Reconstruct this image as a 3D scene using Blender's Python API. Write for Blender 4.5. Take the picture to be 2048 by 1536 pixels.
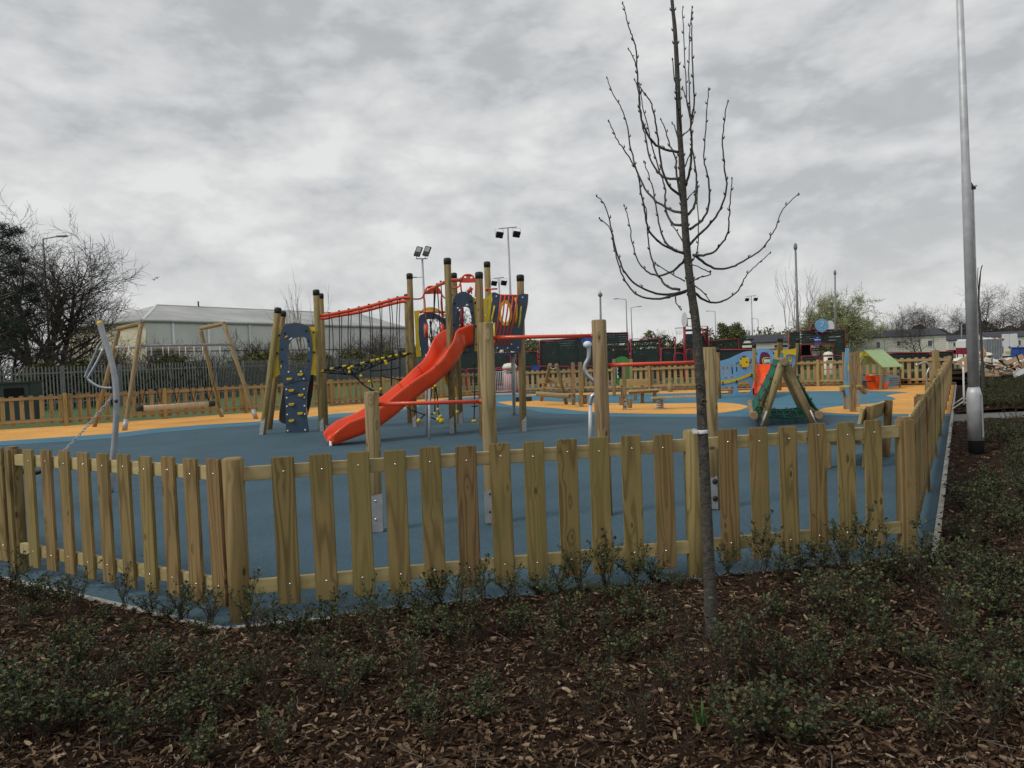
import bpy, bmesh, math, random
import numpy as np
from mathutils import Vector, Matrix, geometry
R = math.radians
rng = random.Random(7)
for o in list(bpy.data.objects): bpy.data.objects.remove(o)
S = bpy.context.scene
C = S.collection

# ------------------------------------------------------------------ camera
EYE = 1.65; FPX = 1538.0; ROLL = -2.3; PITCH = 1.9
cam = bpy.data.cameras.new('camera'); camo = bpy.data.objects.new('camera', cam); C.objects.link(camo)
cam.sensor_width = 36; cam.lens = FPX/2048*36; cam.clip_start = .05; cam.clip_end = 3000
CM = Matrix.Translation((0,0,EYE)) @ Matrix.Rotation(R(90-PITCH),4,'X') @ Matrix.Rotation(R(ROLL),4,'Z')
camo.matrix_world = CM; S.camera = camo
S.render.resolution_x = 1024; S.render.resolution_y = 768
S.view_settings.view_transform = 'Standard'; S.view_settings.look = 'None'
S.view_settings.exposure = 0.14; S.view_settings.gamma = 1
# ------------------------------------------------------------------ world
w = bpy.data.worlds.new('World'); S.world = w; w.use_nodes = True
nt = w.node_tree; N = nt.nodes; L = nt.links; N.clear()
def nd(t, **k):
    n = N.new(t)
    for a, b in k.items():
        if a in n.inputs: n.inputs[a].default_value = b
        else: setattr(n, a, b)
    return n
SUN_EL, SUN_AZ = 46, -118      # azimuth: degrees from +Y towards +X
out = nd('ShaderNodeOutputWorld'); bg = nd('ShaderNodeBackground'); L.new(bg.outputs[0], out.inputs[0])
bg.inputs['Strength'].default_value = 0.1
sky = nd('ShaderNodeTexSky', sky_type='NISHITA', sun_disc=False, sun_elevation=R(SUN_EL), sun_rotation=R(SUN_AZ))
tc = nd('ShaderNodeTexCoord'); sep = nd('ShaderNodeSeparateXYZ'); L.new(tc.outputs['Generated'], sep.inputs[0])
def m(op, a, b=None, c=None):
    n = N.new('ShaderNodeMath'); n.operation = op
    for i, v in enumerate((a, b, c)):
        if v is None: continue
        if isinstance(v, (int, float)): n.inputs[i].default_value = v
        else: L.new(v, n.inputs[i])
    return n.outputs[0]
zz = m('ADD', m('MAXIMUM', sep.outputs[2], 0.0), 0.30)
comb = nd('ShaderNodeCombineXYZ')
L.new(m('MULTIPLY', m('DIVIDE', sep.outputs[0], m('ADD', zz, .45)), 1.5), comb.inputs[0]); L.new(m('MULTIPLY', m('DIVIDE', sep.outputs[1], m('ADD', zz, .45)), 1.2), comb.inputs[1]); L.new(m('MULTIPLY', sep.outputs[2], 2.6), comb.inputs[2])
def noise(scale, detail, rough, dist, off):
    mp = nd('ShaderNodeMapping'); mp.inputs['Location'].default_value = off; L.new(comb.outputs[0], mp.inputs[0])
    n = nd('ShaderNodeTexNoise'); n.inputs['Scale'].default_value = scale; n.inputs['Detail'].default_value = detail
    n.inputs['Roughness'].default_value = rough; n.inputs['Distortion'].default_value = dist
    L.new(mp.outputs[0], n.inputs[0]); return n.outputs[0]
n1 = noise(1.5, 6, .50, .1, (2.3, 1.1, 0)); n2 = noise(4.2, 9, .55, .25, (5.1, 3.7, 2)); n3 = noise(.9, 2, .5, 0, (9.2, .4, 1)); n4 = noise(11, 6, .6, .2, (1.2, 7.7, 3))
n5 = noise(3.1, 5, .5, .3, (3.2, 9.1, 4)); puff = m('ABSOLUTE', m('SUBTRACT', n5, .5)); n6 = noise(7.0, 4, .5, .2, (8.2, 2.1, 6)); puff2 = m('ABSOLUTE', m('SUBTRACT', n6, .5))
v = m('ADD', m('ADD', m('MULTIPLY', puff, .42), m('MULTIPLY', puff2, .26)), m('SUBTRACT', m('ADD', m('MULTIPLY', n1, .34), m('ADD', m('MULTIPLY', n2, .26), m('ADD', m('MULTIPLY', n3, .24), m('MULTIPLY', n4, .16)))), .050))
cr = nd('ShaderNodeValToRGB'); L.new(v, cr.inputs[0])
e = cr.color_ramp.elements
e[0].position = .40; e[0].color = (.415,.427,.440,1); e[1].position = .60; e[1].color = (.71,.715,.71,1)
for p_, c_ in ((.445,(.44,.452,.467,1)), (.49,(.53,.542,.553,1)), (.54,(.61,.618,.62,1))):
    q = cr.color_ramp.elements.new(p_); q.color = c_
# brighter veil near the horizon
hz = m('POWER', m('SUBTRACT', 1.0, m('MINIMUM', m('MAXIMUM', sep.outputs[2], 0.0), 1.0)), 9.0)
mx = nd('ShaderNodeMix', data_type='RGBA'); L.new(m('MULTIPLY', hz, .60), mx.inputs[0]); L.new(cr.outputs[0], mx.inputs[6]); mx.inputs[7].default_value = (.72,.72,.70,1)
sc = nd('ShaderNodeVectorMath', operation='SCALE'); sc.inputs['Scale'].default_value = 10.0; L.new(mx.outputs[2], sc.inputs[0])
mx2 = nd('ShaderNodeMix', data_type='RGBA'); mx2.inputs[0].default_value = .03; L.new(sc.outputs[0], mx2.inputs[6]); L.new(sky.outputs[0], mx2.inputs[7])
L.new(mx2.outputs[2], bg.inputs[0])
# ------------------------------------------------------------------ sun behind cloud
sl = bpy.data.lights.new('sun', 'SUN'); sl.energy = 1.5; sl.angle = R(16); sl.color = (1,.97,.92)
so = bpy.data.objects.new('sun', sl); C.objects.link(so)
d_ = Vector((math.sin(R(SUN_AZ))*math.cos(R(SUN_EL)), math.cos(R(SUN_AZ))*math.cos(R(SUN_EL)), math.sin(R(SUN_EL))))
so.rotation_euler = d_.to_track_quat('Z','Y').to_euler(); so.location = (0,0,30)

# ------------------------------------------------------------------ pixel -> world
RT = CM.to_3x3()
def ray(px, py): return (RT @ Vector(((px-1024)/FPX, -(py-768)/FPX, -1))).normalized()
O = Vector((0,0,EYE))
def G(px, py, z=0.0):
    r = ray(px, py); t = (z-EYE)/r.z; return O + r*t
def D(px, py, Y):
    r = ray(px, py); return O + r*(Y/r.y)
def PL(px, py, P0, Nn):
    r = ray(px, py); t = (P0-O).dot(Nn)/r.dot(Nn); return O + r*t
def ZR(sx, sy, k):           # converts a reading taken on an enlargement
    return lambda pts: [(sx+a/k, sy+b/k) for a, b in pts]

# ------------------------------------------------------------------ materials
def M(name, col, rough=.6, metal=0.0, var=.12, vscale=6.0, bump=0.0, bscale=60.0, spec=.5, island=None, coords='Object', coat=0.0, stain=None):
    mt = bpy.data.materials.new(name); mt.use_nodes = True; t = mt.node_tree; n = t.nodes; l = t.links
    b = n['Principled BSDF']; b.inputs['Roughness'].default_value = rough; b.inputs['Metallic'].default_value = metal
    b.inputs['Specular IOR Level'].default_value = spec; b.inputs['Coat Weight'].default_value = coat
    tcn = n.new('ShaderNodeTexCoord'); no = n.new('ShaderNodeTexNoise'); no.inputs['Scale'].default_value = vscale; no.inputs['Detail'].default_value = 5
    l.new(tcn.outputs[coords], no.inputs[0])
    rp = n.new('ShaderNodeValToRGB'); l.new(no.outputs[0], rp.inputs[0])
    c = Vector(col); rp.color_ramp.elements[0].position = .3; rp.color_ramp.elements[1].position = .7
    rp.color_ramp.elements[0].color = (*[max(0,x*(1-var)) for x in c], 1); rp.color_ramp.elements[1].color = (*[min(1,x*(1+var)) for x in c], 1)
    src = rp.outputs[0]
    if island:
        g = n.new('ShaderNodeNewGeometry'); r2 = n.new('ShaderNodeValToRGB'); l.new(g.outputs['Random Per Island'], r2.inputs[0])
        els = r2.color_ramp.elements; r2.color_ramp.interpolation = 'LINEAR'
        els[0].position, els[0].color = island[0][0], (*island[0][1],1); els[1].position, els[1].color = island[-1][0], (*island[-1][1],1)
        for p_, c_ in island[1:-1]:
            q = els.new(p_); q.color = (*c_,1)
        mm = n.new('ShaderNodeMix'); mm.data_type = 'RGBA'; mm.blend_type = 'MULTIPLY'; mm.inputs[0].default_value = 1
        rp.color_ramp.elements[0].color = (1-var,)*3+(1,); rp.color_ramp.elements[1].color = (1,1,1,1)
        l.new(r2.outputs[0], mm.inputs[6]); l.new(rp.outputs[0], mm.inputs[7]); src = mm.outputs[2]
    if stain:
        n4 = n.new('ShaderNodeTexNoise'); n4.inputs['Scale'].default_value = stain[1]; n4.inputs['Detail'].default_value = 8; n4.inputs['Roughness'].default_value = .65
        l.new(tcn.outputs[coords], n4.inputs[0]); r4 = n.new('ShaderNodeValToRGB'); r4.color_ramp.elements[0].position = .5; r4.color_ramp.elements[1].position = .72
        l.new(n4.outputs[0], r4.inputs[0]); mk = n.new('ShaderNodeMath'); mk.operation = 'MULTIPLY'; mk.inputs[1].default_value = stain[2]; l.new(r4.outputs[0], mk.inputs[0])
        mm = n.new('ShaderNodeMix'); mm.data_type = 'RGBA'; l.new(mk.outputs[0], mm.inputs[0]); l.new(src, mm.inputs[6]); mm.inputs[7].default_value = (*stain[0],1); src = mm.outputs[2]
    l.new(src, b.inputs['Base Color'])
    if bump:
        nb = n.new('ShaderNodeTexNoise'); nb.inputs['Scale'].default_value = bscale; nb.inputs['Detail'].default_value = 4; l.new(tcn.outputs[coords], nb.inputs[0])
        bp = n.new('ShaderNodeBump'); bp.inputs['Strength'].default_value = bump; bp.inputs['Distance'].default_value = .01; l.new(nb.outputs[0], bp.inputs['Height']); l.new(bp.outputs[0], b.inputs['Normal'])
    return mt
def WOOD(name, light, dark, green=(.16,.15,.06), rings=9.0, sx=7.0, contrast=.75, knot=.7):
    mt = bpy.data.materials.new(name); mt.use_nodes = True; t = mt.node_tree; n = t.nodes; l = t.links
    b = n['Principled BSDF']; b.inputs['Roughness'].default_value = .72; b.inputs['Specular IOR Level'].default_value = .3
    def mm(op, a, bb=None, c=None):
        q = n.new('ShaderNodeMath'); q.operation = op
        for i, v_ in enumerate((a, bb, c)):
            if v_ is None: continue
            if isinstance(v_, (int, float)): q.inputs[i].default_value = v_
            else: l.new(v_, q.inputs[i])
        return q.outputs[0]
    tcn = n.new('ShaderNodeTexCoord'); oi = n.new('ShaderNodeObjectInfo')
    rnd = n.new('ShaderNodeCombineXYZ'); l.new(mm('MULTIPLY', oi.outputs['Random'], 37.0), rnd.inputs[0]); l.new(mm('MULTIPLY', oi.outputs['Random'], 91.0), rnd.inputs[2]); l.new(mm('MULTIPLY', oi.outputs['Random'], 13.0), rnd.inputs[1])
    ad = n.new('ShaderNodeVectorMath'); ad.operation = 'ADD'; l.new(tcn.outputs['Object'], ad.inputs[0]); l.new(rnd.outputs[0], ad.inputs[1])
    def mapn(s, sc_, det, rough_=.5):
        mp = n.new('ShaderNodeMapping'); mp.inputs['Scale'].default_value = s; l.new(ad.outputs[0], mp.inputs[0])
        q = n.new('ShaderNodeTexNoise'); q.inputs['Scale'].default_value = sc_; q.inputs['Detail'].default_value = det; q.inputs['Roughness'].default_value = rough_
        l.new(mp.outputs[0], q.inputs[0]); return q.outputs[0]
    # knots
    mp = n.new('ShaderNodeMapping'); mp.inputs['Scale'].default_value = (9,9,3.6); l.new(ad.outputs[0], mp.inputs[0])
    vo = n.new('ShaderNodeTexVoronoi'); vo.inputs['Scale'].default_value = 1.0; vo.inputs['Randomness'].default_value = 1; l.new(mp.outputs[0], vo.inputs[0])
    kd = vo.outputs['Distance']
    halo = mm('MAXIMUM', mm('SUBTRACT', 1.0, mm('MULTIPLY', kd, 2.6)), 0.0)
    core = mm('MINIMUM', mm('MAXIMUM', mm('MULTIPLY', mm('SUBTRACT', .12, kd), 22.0), 0.0), 1.0)
    g0 = mapn((sx, sx, .55), 1.0, 1.5, .4)
    ph = mm('ADD', mm('MULTIPLY', g0, rings*6.28), mm('MULTIPLY', mm('MULTIPLY', halo, halo), 9.0))
    s1 = mm('ADD', mm('MULTIPLY', mm('SINE', ph), .5), .5); s1 = mm('POWER', s1, 2.2)
    fine = mapn((160, 160, 4), 1.0, 3, .6)
    patch = mapn((3, 3, 1.6), 1.0, 4, .6)
    grain = mm('ADD', mm('MULTIPLY', s1, contrast), mm('MULTIPLY', mm('SUBTRACT', fine, .5), .9))
    rp = n.new('ShaderNodeValToRGB'); l.new(grain, rp.inputs[0]); rp.color_ramp.elements[0].color = (*light,1); rp.color_ramp.elements[1].color = (*dark,1)
    rp.color_ramp.elements[0].position = -.0; rp.color_ramp.elements[1].position = 1.0
    mx_ = n.new('ShaderNodeMix'); mx_.data_type = 'RGBA'; pr = n.new('ShaderNodeValToRGB'); l.new(mm('ADD', patch, mm('MULTIPLY', mm('SUBTRACT', oi.outputs['Random'], .5), .35)), pr.inputs[0])
    pr.color_ramp.elements[0].position = .42; pr.color_ramp.elements[1].position = .72
    l.new(mm('MULTIPLY', pr.outputs[0], .75), mx_.inputs[0]); l.new(rp.outputs[0], mx_.inputs[6]); mx_.inputs[7].default_value = (*green,1)
    mk = n.new('ShaderNodeMix'); mk.data_type = 'RGBA'; l.new(mm('MULTIPLY', core, knot), mk.inputs[0]); l.new(mx_.outputs[2], mk.inputs[6]); mk.inputs[7].default_value = (.045,.026,.012,1)
    hs = n.new('ShaderNodeHueSaturation'); l.new(mk.outputs[2], hs.inputs['Color']); l.new(mm('ADD', .80, mm('MULTIPLY', oi.outputs['Random'], .40)), hs.inputs['Value'])
    l.new(mm('ADD', .488, mm('MULTIPLY', mm('FRACT', mm('MULTIPLY', oi.outputs['Random'], 17.0)), .026)), hs.inputs['Hue'])
    l.new(hs.outputs[0], b.inputs['Base Color'])
    bp = n.new('ShaderNodeBump'); bp.inputs['Strength'].default_value = .35; bp.inputs['Distance'].default_value = .002
    l.new(mm('ADD', mm('MULTIPLY', s1, -.5), fine), bp.inputs['Height']); l.new(bp.outputs[0], b.inputs['Normal'])
    return mt
K = {}
K['wood'] = WOOD('treated_pine', (.285,.200,.080), (.125,.080,.029), green=(.175,.145,.050), sx=8, contrast=.75)
K['woodrail'] = WOOD('pale_sawn_pine', (.46,.36,.185), (.29,.205,.088), green=(.36,.28,.13), rings=5, contrast=.6)
K['woodpost'] = WOOD('round_pine_post', (.29,.205,.088), (.13,.085,.033), green=(.20,.155,.058), rings=6, sx=8, contrast=.8, knot=.9)
K['woodlog'] = WOOD('weathered_pine_log', (.32,.235,.12), (.15,.10,.047), green=(.235,.18,.09), rings=6, sx=9, contrast=.85, knot=.9)
K['woodfar'] = WOOD('fence_pine_inner', (.37,.275,.135), (.21,.148,.066), green=(.27,.205,.092), rings=4, contrast=.7)
K['endgrain'] = M('log_end_grain', (.24,.165,.09), .85, var=.35, vscale=25)
K['steel'] = M('galvanised_steel', (.36,.37,.38), .48, .35, var=.16, vscale=9, bump=.05, stain=((.30,.31,.32), 5, .5))
K['galv'] = M('lamp_galvanised', (.50,.51,.52), .5, .25, var=.16, vscale=7, bump=.05, stain=((.38,.39,.40), 6, .6))
K['chrome'] = M('stainless_tube', (.44,.45,.46), .30, .75, var=.06)
K['bolt'] = M('bright_bolt', (.75,.74,.70), .22, .9, var=.05)
K['black'] = M('black_rubber', (.014,.014,.015), .62, var=.3)
K['rope'] = M('black_rope', (.012,.012,.013), .85, var=.3, bump=.3, bscale=200)
K['navy'] = M('navy_board', (.028,.054,.092), .42, var=.10, vscale=3, stain=((.09,.12,.16), 4, .25))
K['yellow'] = M('yellow_board', (.66,.47,.012), .42, var=.08, stain=((.42,.28,.03), 5, .3))
K['red'] = M('orange_red_powder_coat', (.66,.060,.014), .36, var=.08, coat=.15)
K['slide'] = M('orange_red_moulded_plastic', (.80,.068,.010), .36, var=.09, vscale=2.5, bump=.03, bscale=300, coat=.2, stain=((.44,.05,.02), 3, .35))
K['orangebit'] = M('amber_plastic', (.62,.30,.01), .4)
K['orangeslide'] = M('bright_orange_plastic', (.80,.10,.02), .5, spec=.2)
K['skyblue'] = M('pale_blue_board', (.155,.36,.60), .42, var=.08, vscale=3, stain=((.20,.33,.45), 4, .4))
K['purple'] = M('plum_board', (.14,.018,.10), .45)
K['green'] = M('green_board', (.055,.20,.04), .45)
K['netgreen'] = M('green_net_rope', (.008,.105,.062), .7, var=.25, bump=.3)
K['mint'] = M('mint_corrugated_roof', (.42,.58,.30), .5, var=.1)
K['greyblue'] = M('grey_blue_board', (.18,.25,.31), .5)
K['crimson'] = M('crimson_steel', (.27,.014,.032), .45, var=.2)
K['court'] = M('dark_green_slats', (.007,.022,.019), .5, var=.3, vscale=2)
K['white'] = M('white_paint', (.72,.73,.73), .45, var=.06, stain=((.5,.5,.48), 4, .4))
K['offwhite'] = M('cream_cladding', (.68,.66,.56), .6, var=.07)
K['glass'] = M('window_glass', (.035,.045,.055), .08, var=.4, vscale=1.0, spec=.8)
K['roofgrey'] = M('dark_grey_roof', (.065,.068,.08), .85, var=.15, spec=.1)
K['blue'] = M('bright_blue_plastic', (.02,.07,.30), .4)
K['pink'] = M('dusty_pink_plastic', (.38,.20,.19), .6)
K['bark'] = M('sapling_bark', (.052,.046,.038), .8, var=.45, vscale=30, bump=.9, bscale=90, stain=((.15,.14,.115), 34, .6))
K['barkfar'] = M('grey_brown_bark', (.060,.050,.040), .9, var=.3)
K['barkpale'] = M('pale_twig_bark', (.125,.11,.085), .9, var=.3)
K['barkolive'] = M('budding_twig', (.15,.15,.075), .9, var=.3)
K['leaf'] = M('shrub_leaf', (1,1,1), .45, var=.25, vscale=3, spec=.2, island=[(0,(.018,.030,.014)),(.3,(.040,.060,.025)),(.62,(.070,.095,.038)),(.85,(.115,.135,.052)),(.95,(.17,.155,.05)),(1,(.15,.075,.035))])
K['stem'] = M('shrub_stem', (.050,.032,.018), .8, var=.3)
K['chip'] = M('bark_chip', (1,1,1), .78, var=.45, vscale=20, bump=.5, bscale=120, coords='Object', spec=.10, island=[(0,(.016,.010,.007)),(.25,(.044,.026,.015)),(.55,(.104,.062,.036)),(.80,(.18,.115,.070)),(.94,(.29,.20,.125)),(1,(.47,.36,.24))])
K['soil'] = M('mulch_soil', (.026,.015,.010), .95, var=.5, vscale=14, bump=1.0, bscale=45, spec=.08)
K['pine'] = M('pine_needles', (1,1,1), .7, var=.3, island=[(0,(.006,.014,.010)),(.6,(.014,.028,.018)),(1,(.03,.05,.028))])
K['hedge'] = M('hedge_leaf', (1,1,1), .8, var=.3, spec=.1, island=[(0,(.045,.060,.018)),(.5,(.095,.11,.038)),(.8,(.15,.15,.062)),(1,(.20,.17,.09))])
K['willow'] = M('fresh_bud_leaf', (1,1,1), .8, var=.3, island=[(0,(.20,.22,.085)),(.6,(.36,.39,.15)),(1,(.50,.51,.23))])
K['twigs'] = M('brown_twig_mass', (1,1,1), .9, var=.3, island=[(0,(.035,.028,.022)),(.6,(.07,.058,.046)),(1,(.11,.095,.075))])
K['grassblade'] = M('grass_blade', (1,1,1), .7, var=.2, island=[(0,(.03,.07,.015)),(1,(.08,.16,.03))])
K['palisade'] = M('palisade_steel', (.20,.21,.22), .55, .35, var=.15, vscale=1.5)
K['clad'] = M('grey_wall_cladding', (.62,.63,.60), .7, var=.07, vscale=.25, stain=((.50,.51,.48), .3, .5))
K['cladbeige'] = M('beige_wall_cladding', (.58,.53,.38), .7, var=.06, vscale=.25)
K['roofsheet'] = M('weathered_roof_sheet', (.38,.385,.37), .8, var=.2, vscale=.15, spec=.2, stain=((.20,.21,.20), .25, .6))
K['card'] = M('cardboard', (.34,.22,.12), .85, var=.2)
K['plankold'] = M('scrap_timber', (.36,.26,.16), .85, var=.3)
K['sack'] = M('white_plastic_sheet', (.62,.62,.62), .45, var=.12, vscale=5, bump=.6, bscale=9)
K['corr'] = M('corrugated_steel', (.27,.29,.30), .5, .3, var=.15)
K['netrope'] = M('cream_rope', (.55,.42,.30), .8, var=.2, bump=.5, bscale=120)
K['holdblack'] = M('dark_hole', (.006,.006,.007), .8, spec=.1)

# ------------------------------------------------------------------ mesh building
class MB:
    def __init__(s): s.v = []; s.f = []; s.mi = []; s.sm = []; s.mats = []; s.pieces = []
    def mat(s, mt):
        mt = K[mt] if isinstance(mt, str) else mt
        if mt not in s.mats: s.mats.append(mt)
        return s.mats.index(mt)
    def add(s, vs, fs, mt, smooth=False):
        s.pieces.append((len(s.v), len(s.f))); k = len(s.v); i = s.mat(mt); s.v += [tuple(x) for x in vs]
        for f in fs: s.f.append(tuple(k+j for j in f)); s.mi.append(i); s.sm.append(smooth)
        return s
    def box(s, c, d, mt, rz=0, mx=None):
        x, y, z = [q/2 for q in d]
        vs = [Vector((a*x, b*y, g*z)) for a in (-1,1) for b in (-1,1) for g in (-1,1)]
        mat_ = mx if mx else Matrix.Translation(c) @ Matrix.Rotation(rz,4,'Z')
        vs = [mat_ @ q for q in vs]
        return s.add(vs, [(0,1,3,2),(4,6,7,5),(0,4,5,1),(2,3,7,6),(0,2,6,4),(1,5,7,3)], mt)
    def beam(s, p0, p1, wd, ht, mt, up=(0,0,1)):
        p0 = Vector(p0); p1 = Vector(p1); d = (p1-p0); mxx = frame(p0, p1, up)
        return s.box(None, (wd, ht, d.length), mt, mx=Matrix.Translation((p0+p1)/2) @ mxx.to_3x3().to_4x4())
    def tube(s, pts, r, mt, n=8, caps=True, smooth=True):
        pts = [Vector(p) for p in pts]
        rs = r if isinstance(r, (list, tuple)) else [r]*len(pts)
        s.pieces.append((len(s.v), len(s.f))); k = len(s.v); i = s.mat(mt); prev = None; m_ = len(pts)
        for a in range(m_):
            t = (pts[min(a+1,m_-1)]-pts[max(a-1,0)])
            t = t.normalized() if t.length > 1e-9 else Vector((0,0,1))
            if prev is None:
                x = t.cross(Vector((0,0,1)) if abs(t.z) < .9 else Vector((1,0,0))).normalized()
            else:
                x = (prev - t*prev.dot(t)); x = x.normalized() if x.length > 1e-6 else t.orthogonal().normalized()
            prev = x; y = t.cross(x)
            for j in range(n):
                an = 2*math.pi*j/n; s.v.append(tuple(pts[a] + (x*math.cos(an)+y*math.sin(an))*rs[a]))
        for a in range(m_-1):
            for j in range(n):
                q = (j+1) % n
                s.f.append((k+a*n+j, k+a*n+q, k+(a+1)*n+q, k+(a+1)*n+j)); s.mi.append(i); s.sm.append(smooth)
        if caps:
            s.f.append(tuple(k+j for j in reversed(range(n)))); s.mi.append(i); s.sm.append(False)
            s.f.append(tuple(k+(m_-1)*n+j for j in range(n))); s.mi.append(i); s.sm.append(False)
        return s
    def lathe(s, prof, mx, mt, n=16, smooth=True):    # prof (r,z)
        s.pieces.append((len(s.v), len(s.f))); k = len(s.v); i = s.mat(mt)
        for r, z in prof:
            for j in range(n):
                an = 2*math.pi*j/n; s.v.append(tuple(mx @ Vector((r*math.cos(an), r*math.sin(an), z))))
        for a in range(len(prof)-1):
            for j in range(n):
                q = (j+1) % n; s.f.append((k+a*n+j, k+a*n+q, k+(a+1)*n+q, k+(a+1)*n+j)); s.mi.append(i); s.sm.append(smooth)
        s.f.append(tuple(k+j for j in reversed(range(n)))); s.mi.append(i); s.sm.append(False)
        s.f.append(tuple(k+(len(prof)-1)*n+j for j in range(n))); s.mi.append(i); s.sm.append(False)
        return s
    def ball(s, c, r, mt, n=8, sq=(1,1,1)):
        prof = [(max(.001, math.sin(math.pi*a/6))*r, -math.cos(math.pi*a/6)*r) for a in range(7)]
        return s.lathe(prof, Matrix.Translation(c) @ Matrix.Diagonal((*sq,1)), mt, n)
    def panel(s, loop, holes, Nn, th, mt):    # loops of 3-D points in one plane, extruded along -Nn*th (away from viewer)
        loops = [list(loop)] + [list(h) for h in holes]
        flat = [p for lp in loops for p in lp]; k = len(s.v); i = s.mat(mt); n = len(flat)
        s.v += [tuple(p) for p in flat] + [tuple(p - Nn*th) for p in flat]
        for t in geometry.tessellate_polygon(loops):
            a, b, c = t
            nn = (flat[b]-flat[a]).cross(flat[c]-flat[a])
            if nn.dot(Nn) < 0: a, b, c = c, b, a
            s.f += [(k+a,k+b,k+c), (k+n+c,k+n+b,k+n+a)]; s.mi += [i,i]; s.sm += [False,False]
        o = 0
        for lp in loops:
            q = len(lp)
            for a in range(q):
                b = (a+1) % q; s.f.append((k+o+a, k+o+b, k+n+o+b, k+n+o+a)); s.mi.append(i); s.sm.append(False)
            o += q
        return s
    def build(s, name, parent=None, bevel=0, mx=None):
        me = bpy.data.meshes.new(name)
        off = Vector((0,0,0)); k = MX(parent) if parent is not None else None
        if mx is None:
            if parent is not None: off = k.translation.copy()
            else:
                a = np.array(s.v); off = Vector(((a[:,0].min()+a[:,0].max())/2, (a[:,1].min()+a[:,1].max())/2, a[:,2].min()))
        vs = [(p[0]-off.x, p[1]-off.y, p[2]-off.z) for p in s.v]
        me.from_pydata(vs, [], s.f); me.polygons.foreach_set('material_index', s.mi); me.polygons.foreach_set('use_smooth', s.sm)
        for q in s.mats: me.materials.append(q)
        if bevel:
            bm = bmesh.new(); bm.from_mesh(me)
            bmesh.ops.recalc_face_normals(bm, faces=bm.faces)
            ed = [e_ for e_ in bm.edges if len(e_.link_faces) == 2 and e_.calc_face_angle(0) > R(50)]
            bmesh.ops.bevel(bm, geom=ed, offset=bevel, segments=2, affect='EDGES', clamp_overlap=True)
            bm.to_mesh(me); bm.free()
        me.update()
        o = bpy.data.objects.new(name, me); C.objects.link(o)
        wm = mx if mx is not None else Matrix.Translation(off)
        if parent is not None: o.parent = parent; o.matrix_basis = k.inverted() @ wm
        else: o.matrix_basis = wm
        return o
def MX(o):
    return MX(o.parent) @ o.matrix_basis if o.parent else o.matrix_basis.copy()
def each(b, name, par):      # every piece collected in b becomes an object of its own
    b.pieces.append((len(b.v), len(b.f))); L_ = []
    for (v0, f0), (v1, f1) in zip(b.pieces, b.pieces[1:]):
        if v1 == v0: continue
        q = MB(); q.v = b.v[v0:v1]; q.f = [tuple(i-v0 for i in f) for f in b.f[f0:f1]]; q.mi = b.mi[f0:f1]; q.sm = b.sm[f0:f1]; q.mats = b.mats; L_.append(q.build(name, par))
    return L_
def frame(p0, p1, up=(0,0,1)):
    z = (Vector(p1)-Vector(p0)).normalized(); u = Vector(up)
    if abs(z.dot(u)) > .98: u = Vector((0,1,0)) if abs(z.y) < .9 else Vector((1,0,0))
    x = u.cross(z).normalized(); y = z.cross(x)
    m_ = Matrix((x, y, z)).transposed().to_4x4(); m_.translation = p0
    return m_
def thing(name, label, cat, loc=(0,0,0), group=None):
    o = bpy.data.objects.new(name, None); C.objects.link(o); o.location = loc; o.empty_display_size = .1
    o['label'] = label; o['category'] = cat
    if group: o['group'] = group
    return o
def tag(o, label, cat, group=None, kind=None):
    if label: o['label'] = label
    if cat: o['category'] = cat
    if group: o['group'] = group
    if kind: o['kind'] = kind
    return o
def plank(name, p0, p1, wd, ht, mt, parent, up=(0,0,1), bevel=.004):
    p0 = Vector(p0); p1 = Vector(p1); ln = (p1-p0).length
    b = MB().box((0,0,ln/2), (wd, ht, ln), mt)
    if parent is None: return b.build(name, None, bevel, frame(p0, p1, up))
    o = b.build(name, parent, bevel, frame(p0, p1, up)); return o
def log(name, p0, p1, r, mt, parent, n=14, ends='endgrain', r1=None, round_=.012):
    p0 = Vector(p0); p1 = Vector(p1); ln = (p1-p0).length; r1 = r1 or r; b = MB(); q = min(round_, r*.4)
    b.lathe([(r-q,0),(r,q),(r*.6+r1*.4,ln*.4),(r1,ln-q),(r1-q,ln)], Matrix.Identity(4), mt, n)
    if ends and ends != mt:
        i = b.mat(ends); b.mi[-1] = i; b.mi[-2] = i
    return b.build(name, parent, 0, frame(p0, p1))
def disc(c, r, n=24): return [(c[0]+r*math.cos(2*math.pi*i/n), c[1]+r*math.sin(2*math.pi*i/n)) for i in range(n)]
def ell(c, rx, ry, n=20): return [(c[0]+rx*math.cos(2*math.pi*i/n), c[1]+ry*math.sin(2*math.pi*i/n)) for i in range(n)]
def spl(pts, k=5):        # Catmull-Rom through tuples / Vectors
    P = [Vector(p) for p in pts]; o = []
    for i in range(len(P)-1):
        a, b, c, d = P[max(i-1,0)], P[i], P[i+1], P[min(i+2,len(P)-1)]
        for j in range(k):
            t = j/k; o.append(.5*((2*b)+(c-a)*t+(2*a-5*b+4*c-d)*t*t+(3*b-a-3*c+d)*t**3))
    o.append(P[-1]); return o
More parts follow.
